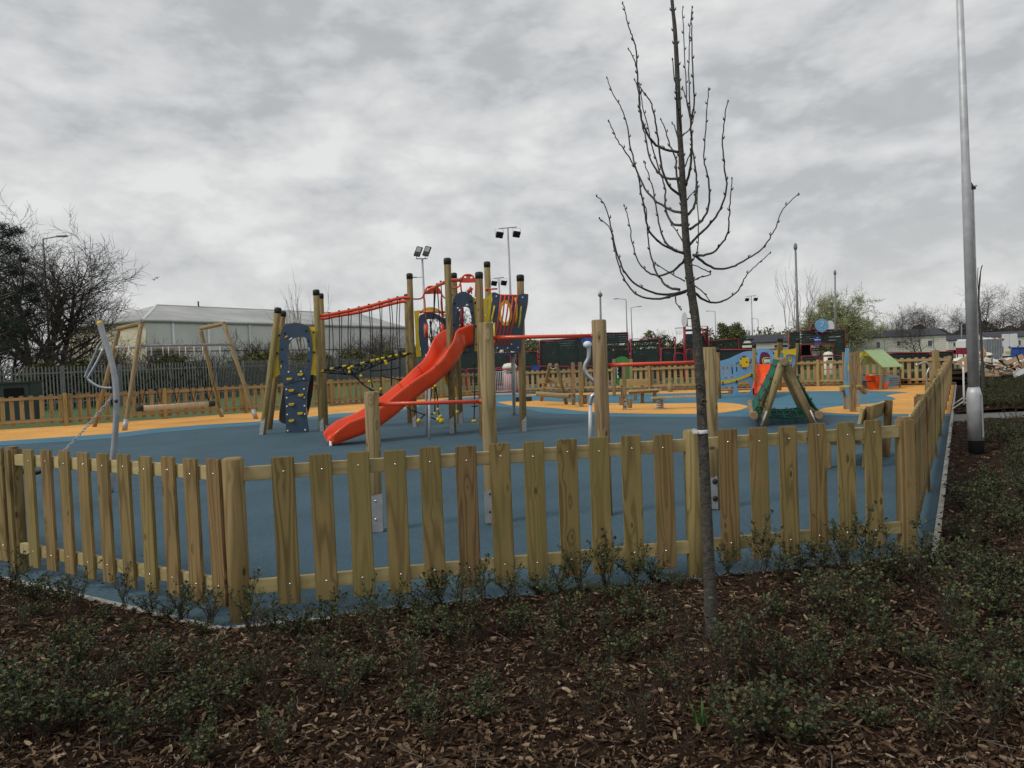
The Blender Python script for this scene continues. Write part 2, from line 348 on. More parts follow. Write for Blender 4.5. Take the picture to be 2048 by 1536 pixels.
# ================================================================== SETTING
def sheet(name, poly, z, mt, kind='structure'):
    b = MB(); pts = [Vector((p[0], p[1], z)) for p in poly]
    tr = geometry.tessellate_polygon([pts]); fs = []
    for t in tr:
        a, c, d = t
        if (pts[c]-pts[a]).cross(pts[d]-pts[a]).z < 0: c, d = d, c
        fs.append((a, c, d))
    b.add(pts, fs, mt); o = b.build(name); o['kind'] = kind; return o
K['asphalt'] = M('worn_ground', (.075,.072,.066), .9, var=.25, vscale=.8, bump=.3, bscale=40, stain=((.11,.12,.06), .15, .8))
K['path'] = M('grey_path', (.13,.13,.125), .85, var=.12, vscale=2, bump=.3, bscale=90)
K['lawn'] = M('short_grass', (.050,.095,.022), .9, var=.35, vscale=3, bump=.8, bscale=60, stain=((.08,.10,.04), .8, .7))
def RUB(name, c, c2, var=.15):
    mt = M(name, c, .88, var=var, vscale=.7, bump=.55, bscale=170, stain=(c2, 1.1, .45), coords='Object', spec=.35)
    t = mt.node_tree; n = t.nodes; l = t.links
    b = n['Principled BSDF']; src = b.inputs['Base Color'].links[0].from_socket
    tcn = n.new('ShaderNodeTexCoord'); vn = n.new('ShaderNodeTexVoronoi'); vn.inputs['Scale'].default_value = 95; l.new(tcn.outputs['Object'], vn.inputs[0])
    mm = n.new('ShaderNodeMix'); mm.data_type = 'RGBA'; mm.blend_type = 'MULTIPLY'; mm.inputs[0].default_value = .5
    sp = n.new('ShaderNodeSeparateColor'); l.new(vn.outputs['Color'], sp.inputs[0]); rr = n.new('ShaderNodeValToRGB'); l.new(sp.outputs[0], rr.inputs[0])
    rr.color_ramp.elements[0].color = (.35,.36,.42,1); rr.color_ramp.elements[1].color = (1.45,1.42,1.35,1)
    l.new(src, mm.inputs[6]); l.new(rr.outputs[0], mm.inputs[7]); l.new(mm.outputs[2], b.inputs['Base Color']); return mt
K['rubblue'] = RUB('dark_blue_rubber_crumb', (.047,.096,.128), (.060,.108,.134))
K['rubteal'] = RUB('light_blue_rubber_crumb', (.060,.175,.245), (.082,.19,.245))
K['ruborange'] = RUB('orange_rubber_crumb', (.70,.355,.085), (.62,.31,.08))
K['kerb'] = M('pale_concrete_edging', (.36,.35,.32), .85, var=.2, vscale=8, bump=.4, bscale=60, stain=((.16,.14,.11), 5, .6))
K['pinkkerb'] = M('pinkish_brick_edging', (.33,.25,.22), .85, var=.3, vscale=2)

sheet('ground', [(-900,-60),(900,-60),(900,1400),(-900,1400)], -.06, 'asphalt')
# fence corners (world XY), traced from the feet of the posts
FC = G(482,1240); FR = G(1815,1108); FL = Vector((-4.25,6.50,0)); FX = Vector((16.3,28.6,0))
FL2 = FC + (FL-FC)*2.3
BK = [FX, Vector((12.6,31.6,0)), Vector((5.9,33.0,0)), Vector((.35,35.2,0))]
GL = Vector((-.95,35.6,0))
BL = [GL, Vector((-3.6,34.2,0)), Vector((-7.4,31.4,0)), Vector((-10.0,28.8,0)), Vector((-12.3,27.2,0)), Vector((-14.9,25.6,0)), Vector((-18.2,24.2,0)), Vector((-22,22.8,0))]
fence_poly = [FC, FR, FX] + BK[1:] + BL + [Vector((-24,18,0)), FL2]
def offset_poly(p, d):
    n_ = len(p); o = []
    for i in range(n_):
        a, b, c = p[i-1], p[i], p[(i+1) % n_]
        e1 = (b-a).normalized(); e2 = (c-b).normalized(); n1_ = Vector((e1.y,-e1.x,0)); n2_ = Vector((e2.y,-e2.x,0))
        bi = (n1_+n2_).normalized(); o.append(b + bi*(d/max(.4, bi.dot(n1_))))
    return o
outer = offset_poly(fence_poly, .16)
sheet('playground_surface', outer, 0.0, 'rubblue')
# kerb (real upstand, butted along the edge of the rubber)
def strip(name, pts, w_, h_, z0, mt, kind='structure'):
    b = MB()
    for a, c in zip(pts, pts[1:]):
        d = (c-a).normalized(); nn = Vector((d.y,-d.x,0)); L_ = (c-a).length; k_ = max(1, int(L_/.9)); 
        for i in range(k_):
            p = a + d*(L_*i/k_ + .004); q = a + d*(L_*(i+1)/k_ - .004)
            dz = rng.uniform(-.004,.004)
            vs = [p, q, q+nn*w_, p+nn*w_]
            lo = [Vector((v_.x, v_.y, z0)) for v_ in vs]; hi = [Vector((v_.x, v_.y, h_+dz)) for v_ in vs]
            b.add(lo+hi, [(4,5,6,7),(0,4,7,3),(1,2,6,5),(0,1,5,4),(3,7,6,2)], mt)
    o = b.build(name); o['kind'] = kind; return o
ko = [Vector(p) for p in offset_poly(fence_poly, .163)]
strip('concrete_kerb', [ko[-1], ko[0], ko[1], ko[2]], .05, .018, -.06, 'kerb')
strip('brick_kerb', [ko[2]]+ko[3:6], .25, .10, -.06, 'pinkkerb')
strip('brick_kerb', [ko[6]]+ko[7:9], .25, .10, -.06, 'pinkkerb')
# teal and orange areas
def pxpoly(name, pts, z, mt):
    return sheet(name, [G(x, y, z) for x, y in pts], z, mt)
inner = offset_poly(fence_poly, .15)
orange1 = [(-60,888),(0,882),(110,875),(227,867),(300,858),(400,850),(512,843),(600,836),(671,827),(726,824),(808,817),(845,809),(887,799),(930,795),(966,792)]
band = [(966,795),(930,800),(887,805),(845,813),(808,822),(760,829),(700,834),(640,837),(600,841),(512,850),(400,858),(300,867),(227,876),(110,884),(0,891),(-60,898)]
def clip_behind(pts, idx):  # join a pixel line with stretches of the fence outline
    return pts
tealL = [G(x,y,.004) for x,y in orange1] + [G(x,y,.004) for x,y in band]
sheet('light_blue_band', tealL, .004, 'rubteal')
oL = [G(x,y,.004) for x,y in orange1] + [inner[7]+Vector((-.6,-.25,0)), inner[8], inner[9], inner[10], inner[11], inner[12], inner[13]]
oL = [G(x,y,.004) for x,y in orange1]
bl = [inner[i] for i in range(6, 13)]       # GL ... along the back-left fence
oL += [p for p in bl]
sheet('orange_area', oL, .004, 'ruborange')
tealR = [(985,800),(975,806),(992,812),(1020,815),(1058,819),(1082,825),(1120,828),(1180,829),(1219,833),(1326,834),(1395,834),(1440,833),(1497,834),(1560,832),(1640,830),(1720,832),(1795,833)]
edge_r = PL(1848,833, FR, Vector(((FX-FR).y, -(FX-FR).x, 0)).normalized()); tt = ((G(1795,833)-FR).dot((FX-FR).normalized()))
RD = (FX-FR).normalized(); RN = Vector((RD.y,-RD.x,0))
fr_pt = FR + RD*tt + RN*.15
sheet('light_blue_area', [G(x,y,.004) for x,y in tealR] + [fr_pt] + [inner[2]] + inner[3:6] + [inner[6]], .004, 'rubteal')
o2 = [(994,804),(1045,801),(1120,803),(1200,806),(1326,807),(1380,806),(1434,805),(1469,807),(1488,810),(1497,813),(1488,817),(1474,821),(1434,826),(1375,828),(1277,827),(1204,825),(1143,820),(1106,816),(1041,812),(1019,810)]
pxpoly('orange_area', [(p.x,p.y) for p in spl([Vector((x,y,0)) for x,y in o2+[o2[0]]],4)[:-1]], .008, 'ruborange')
o4 = [(1043,791),(1120,790),(1215,789),(1316,787),(1389,786),(1440,787),(1510,785),(1586,783),(1640,782),(1690,782),(1734,782),(1790,783),(1818,785),(1790,788),(1771,791),(1783,794),(1792,798),(1784,801),(1771,804),(1734,808),(1682,812),(1648,816),(1637,820),(1645,825),(1680,827),(1710,828),(1795,828)]
tt2 = ((G(1795,828)-FR).dot(RD)); fr2 = FR + RD*tt2 + RN*.145
inn2 = offset_poly(fence_poly, .145)
sheet('orange_area', [G(x,y,.008) for x,y in o4] + [fr2, inn2[2]] + inn2[3:5] + [Vector((.9,34.6,0))], .008, 'ruborange')
# lawn behind the left back fence
pal = [Vector((-30,33.5,0)), Vector((-24.6,37,0)), Vector((-17.6,46,0)), Vector((-15.2,58,0)), Vector((-11.8,80,0)), Vector((-9,98,0))]
ob = offset_poly(fence_poly, .5)
sheet('lawn', [ob[i]+Vector((0,0,0)) for i in (12,11,10,9,8,7)] + [Vector((-1.5,45,0)), Vector((-4,98,0)), Vector((-30,110,0)), Vector((-80,90,0)), Vector((-60,30,0))], -.03, 'lawn')
sheet('lawn', [Vector((8,36,0)), Vector((17.5,31.2,0)), Vector((34,46,0)), Vector((60,90,0)), Vector((10,90,0))], -.03, 'lawn')

# ------------------------------------------------------------------ planting bed
def hsh(x, y): return math.sin(x*1.7+1.3)*math.cos(y*2.1+.4)*.5 + math.sin(x*4.3+y*3.1)*.25 + math.sin(x*9.1-y*7.7+2)*.12
def inside(poly, x, y):
    c = False; n_ = len(poly); j = n_-1
    for i in range(n_):
        xi, yi, xj, yj = poly[i][0], poly[i][1], poly[j][0], poly[j][1]
        if ((yi > y) != (yj > y)) and (x < (xj-xi)*(y-yi)/(yj-yi)+xi): c = not c
        j = i
    return c
def segd(a, b, x, y):
    ax, ay, bx, by = a[0], a[1], b[0], b[1]; dx, dy = bx-ax, by-ay; t = max(0, min(1, ((x-ax)*dx+(y-ay)*dy)/(dx*dx+dy*dy)))
    return math.hypot(x-ax-t*dx, y-ay-t*dy)
FD = (FR-FC).normalized(); FN = Vector((FD.y,-FD.x,0))
bedge = [ (FL2, ko[-1]), ]
def edge_dist(x, y):        # signed distance outside the kerb line, + = in the bed
    d = min(segd(ko[-1], ko[0], x, y), segd(ko[0], ko[1], x, y), segd(ko[1], ko[2], x, y))
    return -d if inside(ko, x, y) else d
def bedz(x, y):
    d = edge_dist(x, y)
    front = segd(FC+FD*.9, FR-FD*.4, x, y)          # mulch heaped over the kerb along the front run
    h = .012 + .035*min(1, max(0,(d-.05))/.5) + .025*hsh(x, y)*min(1, max(0, d)/.4)
    h += .035*max(0, 1-front/.45) if d > -.12 else 0
    if d < 0: h = -.04 + max(0, 1+d/.12)*(.062 if front < .3 else 0)
    return h
def path_y(x): return 0
PA = G(1968,840); PB = G(2300,848); PC2 = G(1968,826); PD2 = G(1918,824)
nx, ny = 230, 330
xs = np.linspace(-9, 20, nx); ys = np.concatenate([np.linspace(.6, 8, 190), np.linspace(8.1, 28, 140)])
vs = []; ok = []
for yy in ys:
    for xx in xs:
        vs.append((xx, yy, bedz(xx, yy)))
        dd = edge_dist(xx, yy); fr_ = segd(FC+FD*.9, FR-FD*.4, xx, yy) < .32
        inpath = (PA.y-.1 < yy < PC2.y+.1) and xx > 8
        far = False
        ok.append(dd > (-.14 if fr_ else -.03) and not inpath and not far and yy < 27.6)
fs = []
for j in range(len(ys)-1):
    for i in range(nx-1):
        q = (j*nx+i, j*nx+i+1, (j+1)*nx+i+1, (j+1)*nx+i)
        if all(ok[z_] for z_ in q): fs.append(q)
bb = MB(); bb.add(vs, fs, 'soil', True); bed = bb.build('planting_bed'); bed['kind'] = 'structure'
sheet('path', [Vector((PA.x-.9,PA.y-.4,0)), Vector((22,PA.y-.4,0)), Vector((22,PC2.y+.5,0)), Vector((PA.x+.2,PC2.y+.5,0))], -.02, 'path')
# bark chips
def chips(n_, gen, name, lmin, lmax):
    V = []; F_ = []; k = 0; r = random.Random(3)
    for _ in range(n_):
        p = gen(r)
        if p is None: continue
        x, y = p; z = bedz(x, y) + r.uniform(.001, .016)
        s_ = lmin + (lmax-lmin)*r.random()**2.2; ln = s_; wd = s_*r.uniform(.10,.42); th = r.uniform(.0015,.006)
        a = r.uniform(0, math.pi); ca, sa = math.cos(a), math.sin(a); tl = r.gauss(0,.30); tw = r.gauss(0,.35)
        tp = r.uniform(.35,.95); bend = r.uniform(-.12,.12)*ln
        for (u, v_, hh) in ((-1,-1*tp,0),(-.9,1,0),(1,-.6,0),(.8,.7*tp,0),(0,-1,bend),(0.1,1,bend)):
            for t_ in (0,1):
                X = u*ln/2; Y = v_*wd/2; Z = hh + t_*th + X*tl + Y*tw
                V.append((x+X*ca-Y*sa, y+X*sa+Y*ca, z+Z))
        # 0,1:a  2,3:b  4,5:c  6,7:d  8,9:e 10,11:f
        for f in ((1,9,11,3),(9,5,7,11),(0,8,9,1),(8,4,5,9),(2,3,11,10),(10,11,7,6),(0,1,3,2),(4,6,7,5)):
            F_.append(tuple(k+q for q in f))
        k += 12
    b = MB(); b.add(V, F_, 'chip')
    for _ in range(n_//90):
        p = gen(r)
        if p is None: continue
        a = r.uniform(0,6.28); L__ = r.uniform(.05,.17); z = bedz(*p)+.014; q0 = Vector((p[0],p[1],z)); d = Vector((math.cos(a),math.sin(a),r.uniform(-.05,.25)))
        b.tube([q0, q0+d*L__*.5+Vector((r.gauss(0,.006),r.gauss(0,.006),.004)), q0+d*L__], [.0022,.0018,.0008], 'barkpale' if r.random() < .5 else 'stem', 4, caps=False)
    o = b.build(name); return tag(o, None, None, None, 'stuff')
def g1(r):
    y = 2.6 + 4.6*r.random()**1.25; x = r.uniform(-.75,.78)*y
    return (x, y) if edge_dist(x, y) > (-.10 if segd(FC+FD*.9, FR-FD*.4, x, y) < .3 else .04) else None
def g2(r):
    y = r.uniform(5.2, 20); x = FR.x + (y-FR.y)*RD.x/RD.y + r.uniform(.05, 4.5)
    return (x, y) if edge_dist(x, y) > .03 and not (PA.y-.2 < y < PC2.y+.2) else None
o = chips(62000, g1, 'bark_chips', .008, .056); o['label'] = 'dark brown bark chips covering the front of the planting bed'; o['category'] = 'bark chips'
o = chips(12000, g2, 'bark_chips', .02, .08); o['label'] = 'bark chips in the bed along the right hand fence'; o['category'] = 'bark chips'

# ================================================================== PICKET FENCES
PALEM = []
for i in range(5):
    b = MB().box((0,0,.49), (.144,.024,.98), 'wood'); o = b.build('pale', None, .005)
    PALEM.append(o.data); bpy.data.objects.remove(o)
farpale = MB().box((0,0,.49), (.128,.022,.98), 'woodfar').build('pale'); FARM = farpale.data; bpy.data.objects.remove(farpale)
bo = MB().lathe([(.0078,0),(.0072,.003),(.0045,.0055),(.001,.0064)], Matrix.Rotation(R(90),4,'X'), 'bolt', 10).build('bolt'); BOLT = bo.data; bpy.data.objects.remove(bo)
def fence_run(A, B, label, pales, posts, rails=None, near=True, inner_side=1, rail_mat='woodrail', postm='woodpost', group='runs of wooden picket fence', sq=.07):
    """A->B in plan; pales on the outer side, rails behind them, posts between"""
    A = Vector(A); B = Vector(B); d = (B-A).normalized(); Ln = (B-A).length; out_ = Vector((d.y,-d.x,0))*inner_side
    t = thing('picket_fence', label, 'fence', A+d*(Ln/2), group)
    T0 = MX(t).translation
    for s_ in pales:
        p = A + d*s_ + out_*(.035 if near else .045)
        o = bpy.data.objects.new('pale', rng.choice(PALEM) if near else FARM); C.objects.link(o); o.parent = t
        o.matrix_basis = Matrix.Translation(p-T0+Vector((0,0,.085+rng.uniform(-.006,.006)))) @ Matrix.Rotation(math.atan2(d.y,d.x)+(0 if inner_side > 0 else math.pi)+rng.gauss(0,.012),4,'Z') @ Matrix.Rotation(rng.gauss(0,.0025),4,'Y')
        if near:
            for z_ in (.875, .125):
                q = bpy.data.objects.new('bolt', BOLT); C.objects.link(q); q.parent = o; q.location = (rng.uniform(-.008,.008), -.0122, z_+rng.uniform(-.008,.008))
    rr = .076
    ends = sorted(posts); pts = [0.0-0.0] 
    for s_, kind in ends:
        p = A + d*s_; hgt = 1.075
        if kind == 'round': log('post', p+Vector((0,0,-.05)), p+Vector((0,0,hgt)), (.069), postm, t, 20, ends=postm, round_=.014)
        elif kind == 'square':
            o = plank('post', p+Vector((0,0,-.05)), p+Vector((0,0,hgt)), sq*2, sq*2, postm, t, up=out_, bevel=.022)
    stops = [s_ for s_, _ in ends]
    for a, b in zip(stops, stops[1:]):
        for z_ in (.965, .215):
            p = A+d*(a+.06)+Vector((0,0,z_)); q = A+d*(b-.06)+Vector((0,0,z_))
            plank('rail', p, q, .042, .092, rail_mat, t, up=Vector((0,0,1)), bevel=.004)
    return t
def t_at(px, py, A, B, off=.05):
    d = (B-A).normalized(); nn = Vector((d.y,-d.x,0)); p = PL(px, py, A+nn*off, nn); return (p-A).dot(d)
# front run: the three posts and eighteen pales read off the photograph
fp = [t_at(x, 1040, FC, FR) for x in (571,647,722,795,866,937,1006,1073,1140,1204,1268,1333,1462,1524,1582,1640,1698,1752)]
fpo = [(.0,'round'), (t_at(1389,1000,FC,FR,0),'round'), ((FR-FC).length,'square')]
fence_run(FC, FR, 'near picket fence run facing the camera, eighteen broad pales between three posts', fp, fpo, inner_side=1, sq=.060)
ld = (FC-FL).normalized(); LL = (FC-FL).length
lp = [t_at(x, 1020, FL, FC) for x in (60,95,131,169,208,249,292,337,382,428)]
fence_run(FL, FC, 'near picket fence run at the left, from the round corner post to the square post', lp, [(0,'square'),(LL-.02,'none')], inner_side=1, sq=.055)
E2 = FL-ld*2.9
fence_run(E2, FL, 'short end of picket fence leaving the photo at its left edge', [2.9-.17-.2465*i for i in range(7)], [(0,'round'),(2.86,'none')], inner_side=1)
RL = (FX-FR).length
def rp(a, b): return [a + .12 + .2465*i for i in range(int((b-a-.14)/.2465)+1)]
cuts = [0, 2.9, 5.8, 8.7, 11.6, 14.5, 17.4, 20.3, 23.2, RL]
pa = []; 
for a, b in zip(cuts[:3], cuts[1:4]): pa += [s_ for s_ in rp(a+.08, b-.05)]
fence_run(FR, FX, 'picket fence run down the right side seen steeply edge-on, bolts in a row', pa, [(0.02,'none')]+[(c,'square') for c in cuts[1:4]], inner_side=1)
for a, b, lab in ((8.7,17.4,'middle stretch of the right side picket fence beside the white barrier'),(17.4,RL,'far end of the right side picket fence where it meets the back corner')):
    cc = [c for c in cuts if a < c <= b]; pp = []
    for q0, q1 in zip([a]+cc, cc): pp += rp(q0+.05, q1-.05)
    fence_run(FR, FX, lab, pp, [(a+.01,'none')]+[(c-.01*(c == RL),'square') for c in cc], near=False, inner_side=1, postm='woodfar', rail_mat='woodfar')
def back_run(pts, label, sp=.205):
    # one thing over several straight bays
    P = [Vector(p) for p in pts]; t = thing('picket_fence', label, 'fence', (P[0]+P[-1])/2, 'runs of wooden picket fence'); T0 = MX(t).translation
    for A, B in zip(P, P[1:]):
        d = (B-A).normalized(); Ln = (B-A).length; out_ = Vector((d.y,-d.x,0)); k_ = int(Ln/sp)
        for i in range(k_):
            o = bpy.data.objects.new('pale', FARM); C.objects.link(o); o.parent = t
            p = A+d*((i+.5)*Ln/k_)+out_*.05
            o.matrix_basis = Matrix.Translation(p-T0+Vector((0,0,.085+rng.uniform(-.012,.012)))) @ Matrix.Rotation(math.atan2(d.y,d.x)+rng.gauss(0,.02),4,'Z') @ Matrix.Rotation(rng.gauss(0,.008),4,'Y')
        nb = max(1, round(Ln/2.7))
        for i in range(nb+1):
            if i == 0 and A != P[0]: continue
            p = A+d*(Ln*i/nb); plank('post', p+Vector((0,0,-.05)), p+Vector((0,0,1.10)), .13, .13, 'woodfar', t, up=out_, bevel=.015)
        for i in range(nb):
            for z_ in (.97,.235):
                a = A+d*(Ln*i/nb+.07)-out_*.005; b = A+d*(Ln*(i+1)/nb-.07)-out_*.005
                plank('rail', a+Vector((0,0,z_)), b+Vector((0,0,z_)), .045, .095, 'woodfar', t, bevel=0)
    return t
back_run(BK[:3], 'back picket fence right of the blue play unit, behind the playhouse', .24)
back_run(BK[2:], 'back picket fence behind the green board, ending at the metal gate', .24)
back_run(BL[:3], 'back picket fence behind the slide, left of the metal gate', .24)
back_run(BL[2:], 'far left picket fence seen behind the A-frame net swing', .27)
# ================================================================== PLAY EQUIPMENT
FWD = Vector((0,-1,0))
def vplane(Y, yaw=0.0, x0=None):      # vertical plane facing the camera side; yaw turns it, pivot at pixel column x0
    Nn = Vector((math.sin(R(yaw)), -math.cos(R(yaw)), 0)); P0 = Vector((0,Y,0)) if x0 is None else D(x0, 720, Y)
    return P0, Nn
def board(parent, name, px, holes, plane, th, mt, push=0.0):
    P0, Nn = plane; P0 = P0 + Nn*push
    b = MB(); b.panel([PL(x,y,P0,Nn) for x,y in px], [[PL(x,y,P0,Nn) for x,y in h] for h in holes], Nn, th, mt)
    return b.build(name, parent)
def smooth2(pts, k=4):
    return [(p.x,p.y) for p in spl([Vector((x,y,0)) for x,y in list(pts)+[pts[0]]], k)[:-1]]
def dome(b, p, r, mt, Nn=FWD):       # bolt heads
    b.lathe([(r,0),(r*.9,r*.3),(r*.5,r*.5),(.001,r*.55)], frame(p, p+Nn), mt, 8)
def cpost(parent, top, base, w=.14, cap=True, Y=None, shoe=None, mt='woodpost', capm='black'):
    p = G(*base); q = D(top[0], top[1], p.y if Y is None else Y)
    q = PL(top[0], top[1], p, Vector((p.x,p.y,0)).normalized()) if Y is None else q
    o = log('post', p-Vector((0,0,.05)), q, w/2, mt, parent, 18, round_=.006)
    if cap:
        d = (q-p).normalized(); b = MB(); b.lathe([(w/2+.006,-.13),(w/2+.010,-.02),(w/2-.005,.012),(w/2-.03,.02)], frame(q, q+d), capm, 18); b.build('post_cap', o)
    if shoe:
        sx, sz = shoe; b = MB(); c_ = p + Vector((sx*(w/2+.004), -.02, 0))
        P0 = p + Vector((0,-w/2-.012,0)) + Vector((sx*w*.32,0,0))
        hw = w*.33; dd = (q-p).normalized(); 
        lp_ = [P0+Vector((-hw,0,.0)), P0+Vector((hw,0,.0)), P0+Vector((hw,0,0))+dd*sz, P0+Vector((-hw,0,0))+dd*(sz-.10)]
        b.panel(lp_, [], FWD, -.008, 'steel'); b.panel([v_+Vector((0,w+.02,0)) for v_ in lp_], [], FWD, -.008, 'steel')
        for f_ in (.3,.7): dome(b, P0+dd*(sz*f_)+Vector((0,-.009,0)), .014, 'bolt')
        b.build('post_shoe', o)
    return p, q, o

# ---- climbing frame ------------------------------------------------
cf = thing('climbing_frame', 'large climbing frame with black-capped posts, navy and yellow boards and an orange-red slide', 'climbing frame', (-2.6,18.6,0))
cpost(cf, (556.5,616.5), (524.5,869), .155, shoe=(.0,.42))
cpost(cf, (566.6,623.5), (538,859), .15)
P3 = cpost(cf, (632.2,580.6), (644,862), .155, shoe=(.35,.34))
P4 = cpost(cf, (641.5,588), (651.5,850), .145)
P5 = cpost(cf, (819,548), (829,853), .15, shoe=(.3,.32))
P6 = cpost(cf, (813.5,589.5), (820,846), .145)
P7 = cpost(cf, (894.6,517.5), (906,866), .158, shoe=(-.3,.4))
P8 = cpost(cf, (907.5,547), (921,846), .155, shoe=(.4,.32))
P9 = cpost(cf, (958,545.5), (966,871), .158)
P10 = cpost(cf, (974,524.5), (984,848), .155)
P11 = cpost(cf, (1040.5,551), (1046.5,862), .158, shoe=(.45,.34))
# climbing wall board
z1 = ZR(520,600,5.4875)
wp = vplane(19.3)
outl = z1([(283,1455),(284,1250),(275,1060),(255,930),(216,800),(204,600),(215,440),(232,350),(247,292),(300,265),(350,254),(395,251),(440,255),(490,270),(538,292),(562,400),(575,500),(578,600),(570,700),(552,830),(525,930),(510,1040),(505,1150),(512,1240),(524,1340),(540,1453)])
hole = z1([(302,640),(306,540),(322,470),(355,428),(400,408),(470,403),(505,418),(520,470),(522,560),(521,660),(514,745),(490,775),(400,778),(310,776)])
wall = board(cf, 'climbing_board', outl, [hole], wp, .022, 'navy')
b = MB(); P0, Nn = wp
for x, y in ((270,362),(505,335),(238,537),(236,672),(527,450),(530,665)): dome(b, PL(*z1([(x,y)])[0], P0+Nn*.001, Nn), .032, 'black')
for x, y in ((314,790),(450,785),(480,865),(291,983),(484,978),(294,1074),(487,1070),(297,1168),(490,1162),(300,1258),(492,1252),(305,1435),(497,1426)): dome(b, PL(*z1([(x,y)])[0], P0+Nn*.001, Nn), .024, 'white')
each(b, 'bolt', wall)
for x, y in ((325,865),(447,815),(348,990),(452,1042),(350,1143),(445,1242),(350,1322)):
    c_ = PL(*z1([(x,y)])[0], P0, Nn); b = MB(); s_ = .078
    b.panel([c_+Nn*.05+Vector((a*s_,0,e_*s_)) for a, e_ in ((-.75,.3),(.75,.35),(.95,.05),(.5,-.45),(-.45,-.5),(-.95,-.1))], [], Nn, .05, 'yellow')
    b.box(c_+Nn*.045+Vector((0,0,-.01)), (s_*1.0,.012,.022), 'black'); b.build('climbing_hold', wall, .008)
# seams cut into the board
b = MB()
for pts in (((262,930),(340,915),(430,890),(530,876)),((285,1052),(360,1035),(430,1015))):
    b.tube([PL(*q, P0+Nn*.001, Nn) for q in z1(pts)], .006, 'holdblack', 4)
each(b, 'board_seam', wall)
# inner frame of yellow and white bits at the window
b = MB()
for pts in (((285,395),(262,480),(256,560),(255,690),(262,770)),):
    b.tube([PL(*q, P0-Nn*.05, Nn) for q in z1([(268,520),(262,600),(262,690),(272,765)])], .022, 'yellow', 6)
b.tube([PL(*q, P0+Nn*.003, Nn) for q in z1([(275,415),(303,395)])], .018, 'yellow', 6)
b.tube([PL(*q, P0+Nn*.003, Nn) for q in z1([(322,440),(354,415)])], .018, 'white', 6)
b.tube([PL(*q, P0+Nn*.003, Nn) for q in z1([(537,520),(540,570)])], .008, 'white', 5)
b.tube([PL(*q, P0+Nn*.003, Nn) for q in z1([(232,715),(234,755)])], .016, 'yellow', 5)
each(b, 'board_mark', wall)
for pts in ([(216,294),(250,290),(222,370),(206,470),(204,610),(214,740),(218,818),(180,838),(142,862),(158,740),(172,600),(190,440)], [(535,290),(600,296),(608,560),(616,832),(584,822),(555,822),(570,700),(580,590),(576,480),(560,370)]):
    o = board(cf, 'side_board', z1(pts), [], vplane(19.38), .02, 'yellow'); b = MB()
for x, y in ((212,389),(188,583),(586,354),(592,574)): dome(b, PL(*z1([(x,y)])[0], vplane(19.33)[0], FWD), .03, 'black')
each(b, 'bolt', cf)
# black scramble net sides behind the board
for k_, pts in enumerate(([(208,1320),(212,1240),(232,1120),(255,960),(278,1000),(280,1250),(280,1360),(240,1350)], [(588,820),(586,900),(572,1040),(548,1160),(520,1275),(512,1150),(515,1040),(532,930),(560,815)])):
    board(cf, 'rubber_slide_back', z1(pts), [], vplane(19.9 if k_ == 0 else 19.75), .03, 'black')
# rope bridge
def rail_t(px, Y, r, k=4): return spl([D(x,y,Y) for x,y in px], k)
z2 = ZR(480,500,3.6575)
up1 = [(636.5,631),(650,630.5),(665,628),(720,617),(770,604),(794,597.5),(808,595.5),(820,596)]
up2 = [(638,636),(652,636.5),(667,633),(720,624),(770,611),(794,605),(806,603),(813,604)]
Y1, Y2 = 19.55, 20.7
MB().tube(rail_t(up1, Y1, .04), .043, 'red', 10).build('handrail', cf); MB().tube(rail_t(up2, Y2, .04), .043, 'red', 10).build('handrail', cf)
def yat(pl, x):
    for (a, b_), (c_, d_) in zip(pl, pl[1:]):
        if a <= x <= c_: return b_ + (d_-b_)*(x-a)/(c_-a)
    return pl[-1][1]
deck = [(640,743),(660,738),(685,733),(700,734),(722,727),(742,722),(762,717),(790,711),(822,706)]
deck2 = [(640,743),(660,746),(690,748),(708,750),(722,742),(742,735),(762,726),(790,718),(822,707)]
b = MB(); b2 = MB()
for i, x in enumerate((658.5,678.5,697.5,718,738,759,778,795)):
    for pl, Y, ro, dk in ((up1, Y1, 0, deck), (up2, Y2, 5, deck2)):
        xx = x + ro; yt = yat(pl, xx); yb = yat(dk, xx)
        top = D(xx, yt, Y); bot = D(xx+rng.uniform(-1,2), yb, Y-.15 if Y == Y1 else Y-.5); mid = (top+bot)/2 + Vector((rng.uniform(-.05,.05),0,0))
        b.tube(spl([top, mid, bot], 4), .012, 'rope', 5)
        b2.box(top+Vector((0,0,.045)), (.05,.05,.03), 'black')
each(b, 'hanger_rope', cf); each(b2, 'rail_clamp', cf)
b = MB(); yb_ = MB()
near_ = [D(x,y,19.5) for x,y in deck]; far_ = [D(x,y,20.4) for x,y in deck2]
b.tube(near_, .022, 'rope', 6); b.tube(far_, .022, 'rope', 6)
for p_, q_ in zip(near_, far_): b.tube([p_, (p_+q_)/2-Vector((0,0,.05)), q_], .016, 'rope', 5)
for k_ in range(len(near_)-1): b.tube([near_[k_], far_[k_+1]], .014, 'rope', 5); b.tube([far_[k_], near_[k_+1]], .014, 'rope', 5)
for pts in ([(700,737),(724,768),(737,776),(765,790),(780,800)], [(698,742),(722,765),(741,780),(762,792)], [(741,722),(742,763),(746,775)], [(762,717),(762,792)], [(762,752),(784,757),(806,760)], [(742,742),(780,739),(800,735)], [(783,713),(783,772)], [(800,710),(800,765)]):
    b.tube([D(x,y,19.6) for x,y in pts], .016, 'rope', 5)
b.build('bridge_net', cf)
def lerp_pts(P, n_):
    o = []
    for a, c_ in zip(P, P[1:]):
        for i in range(n_): o.append(a+(c_-a)*(i/n_))
    return o
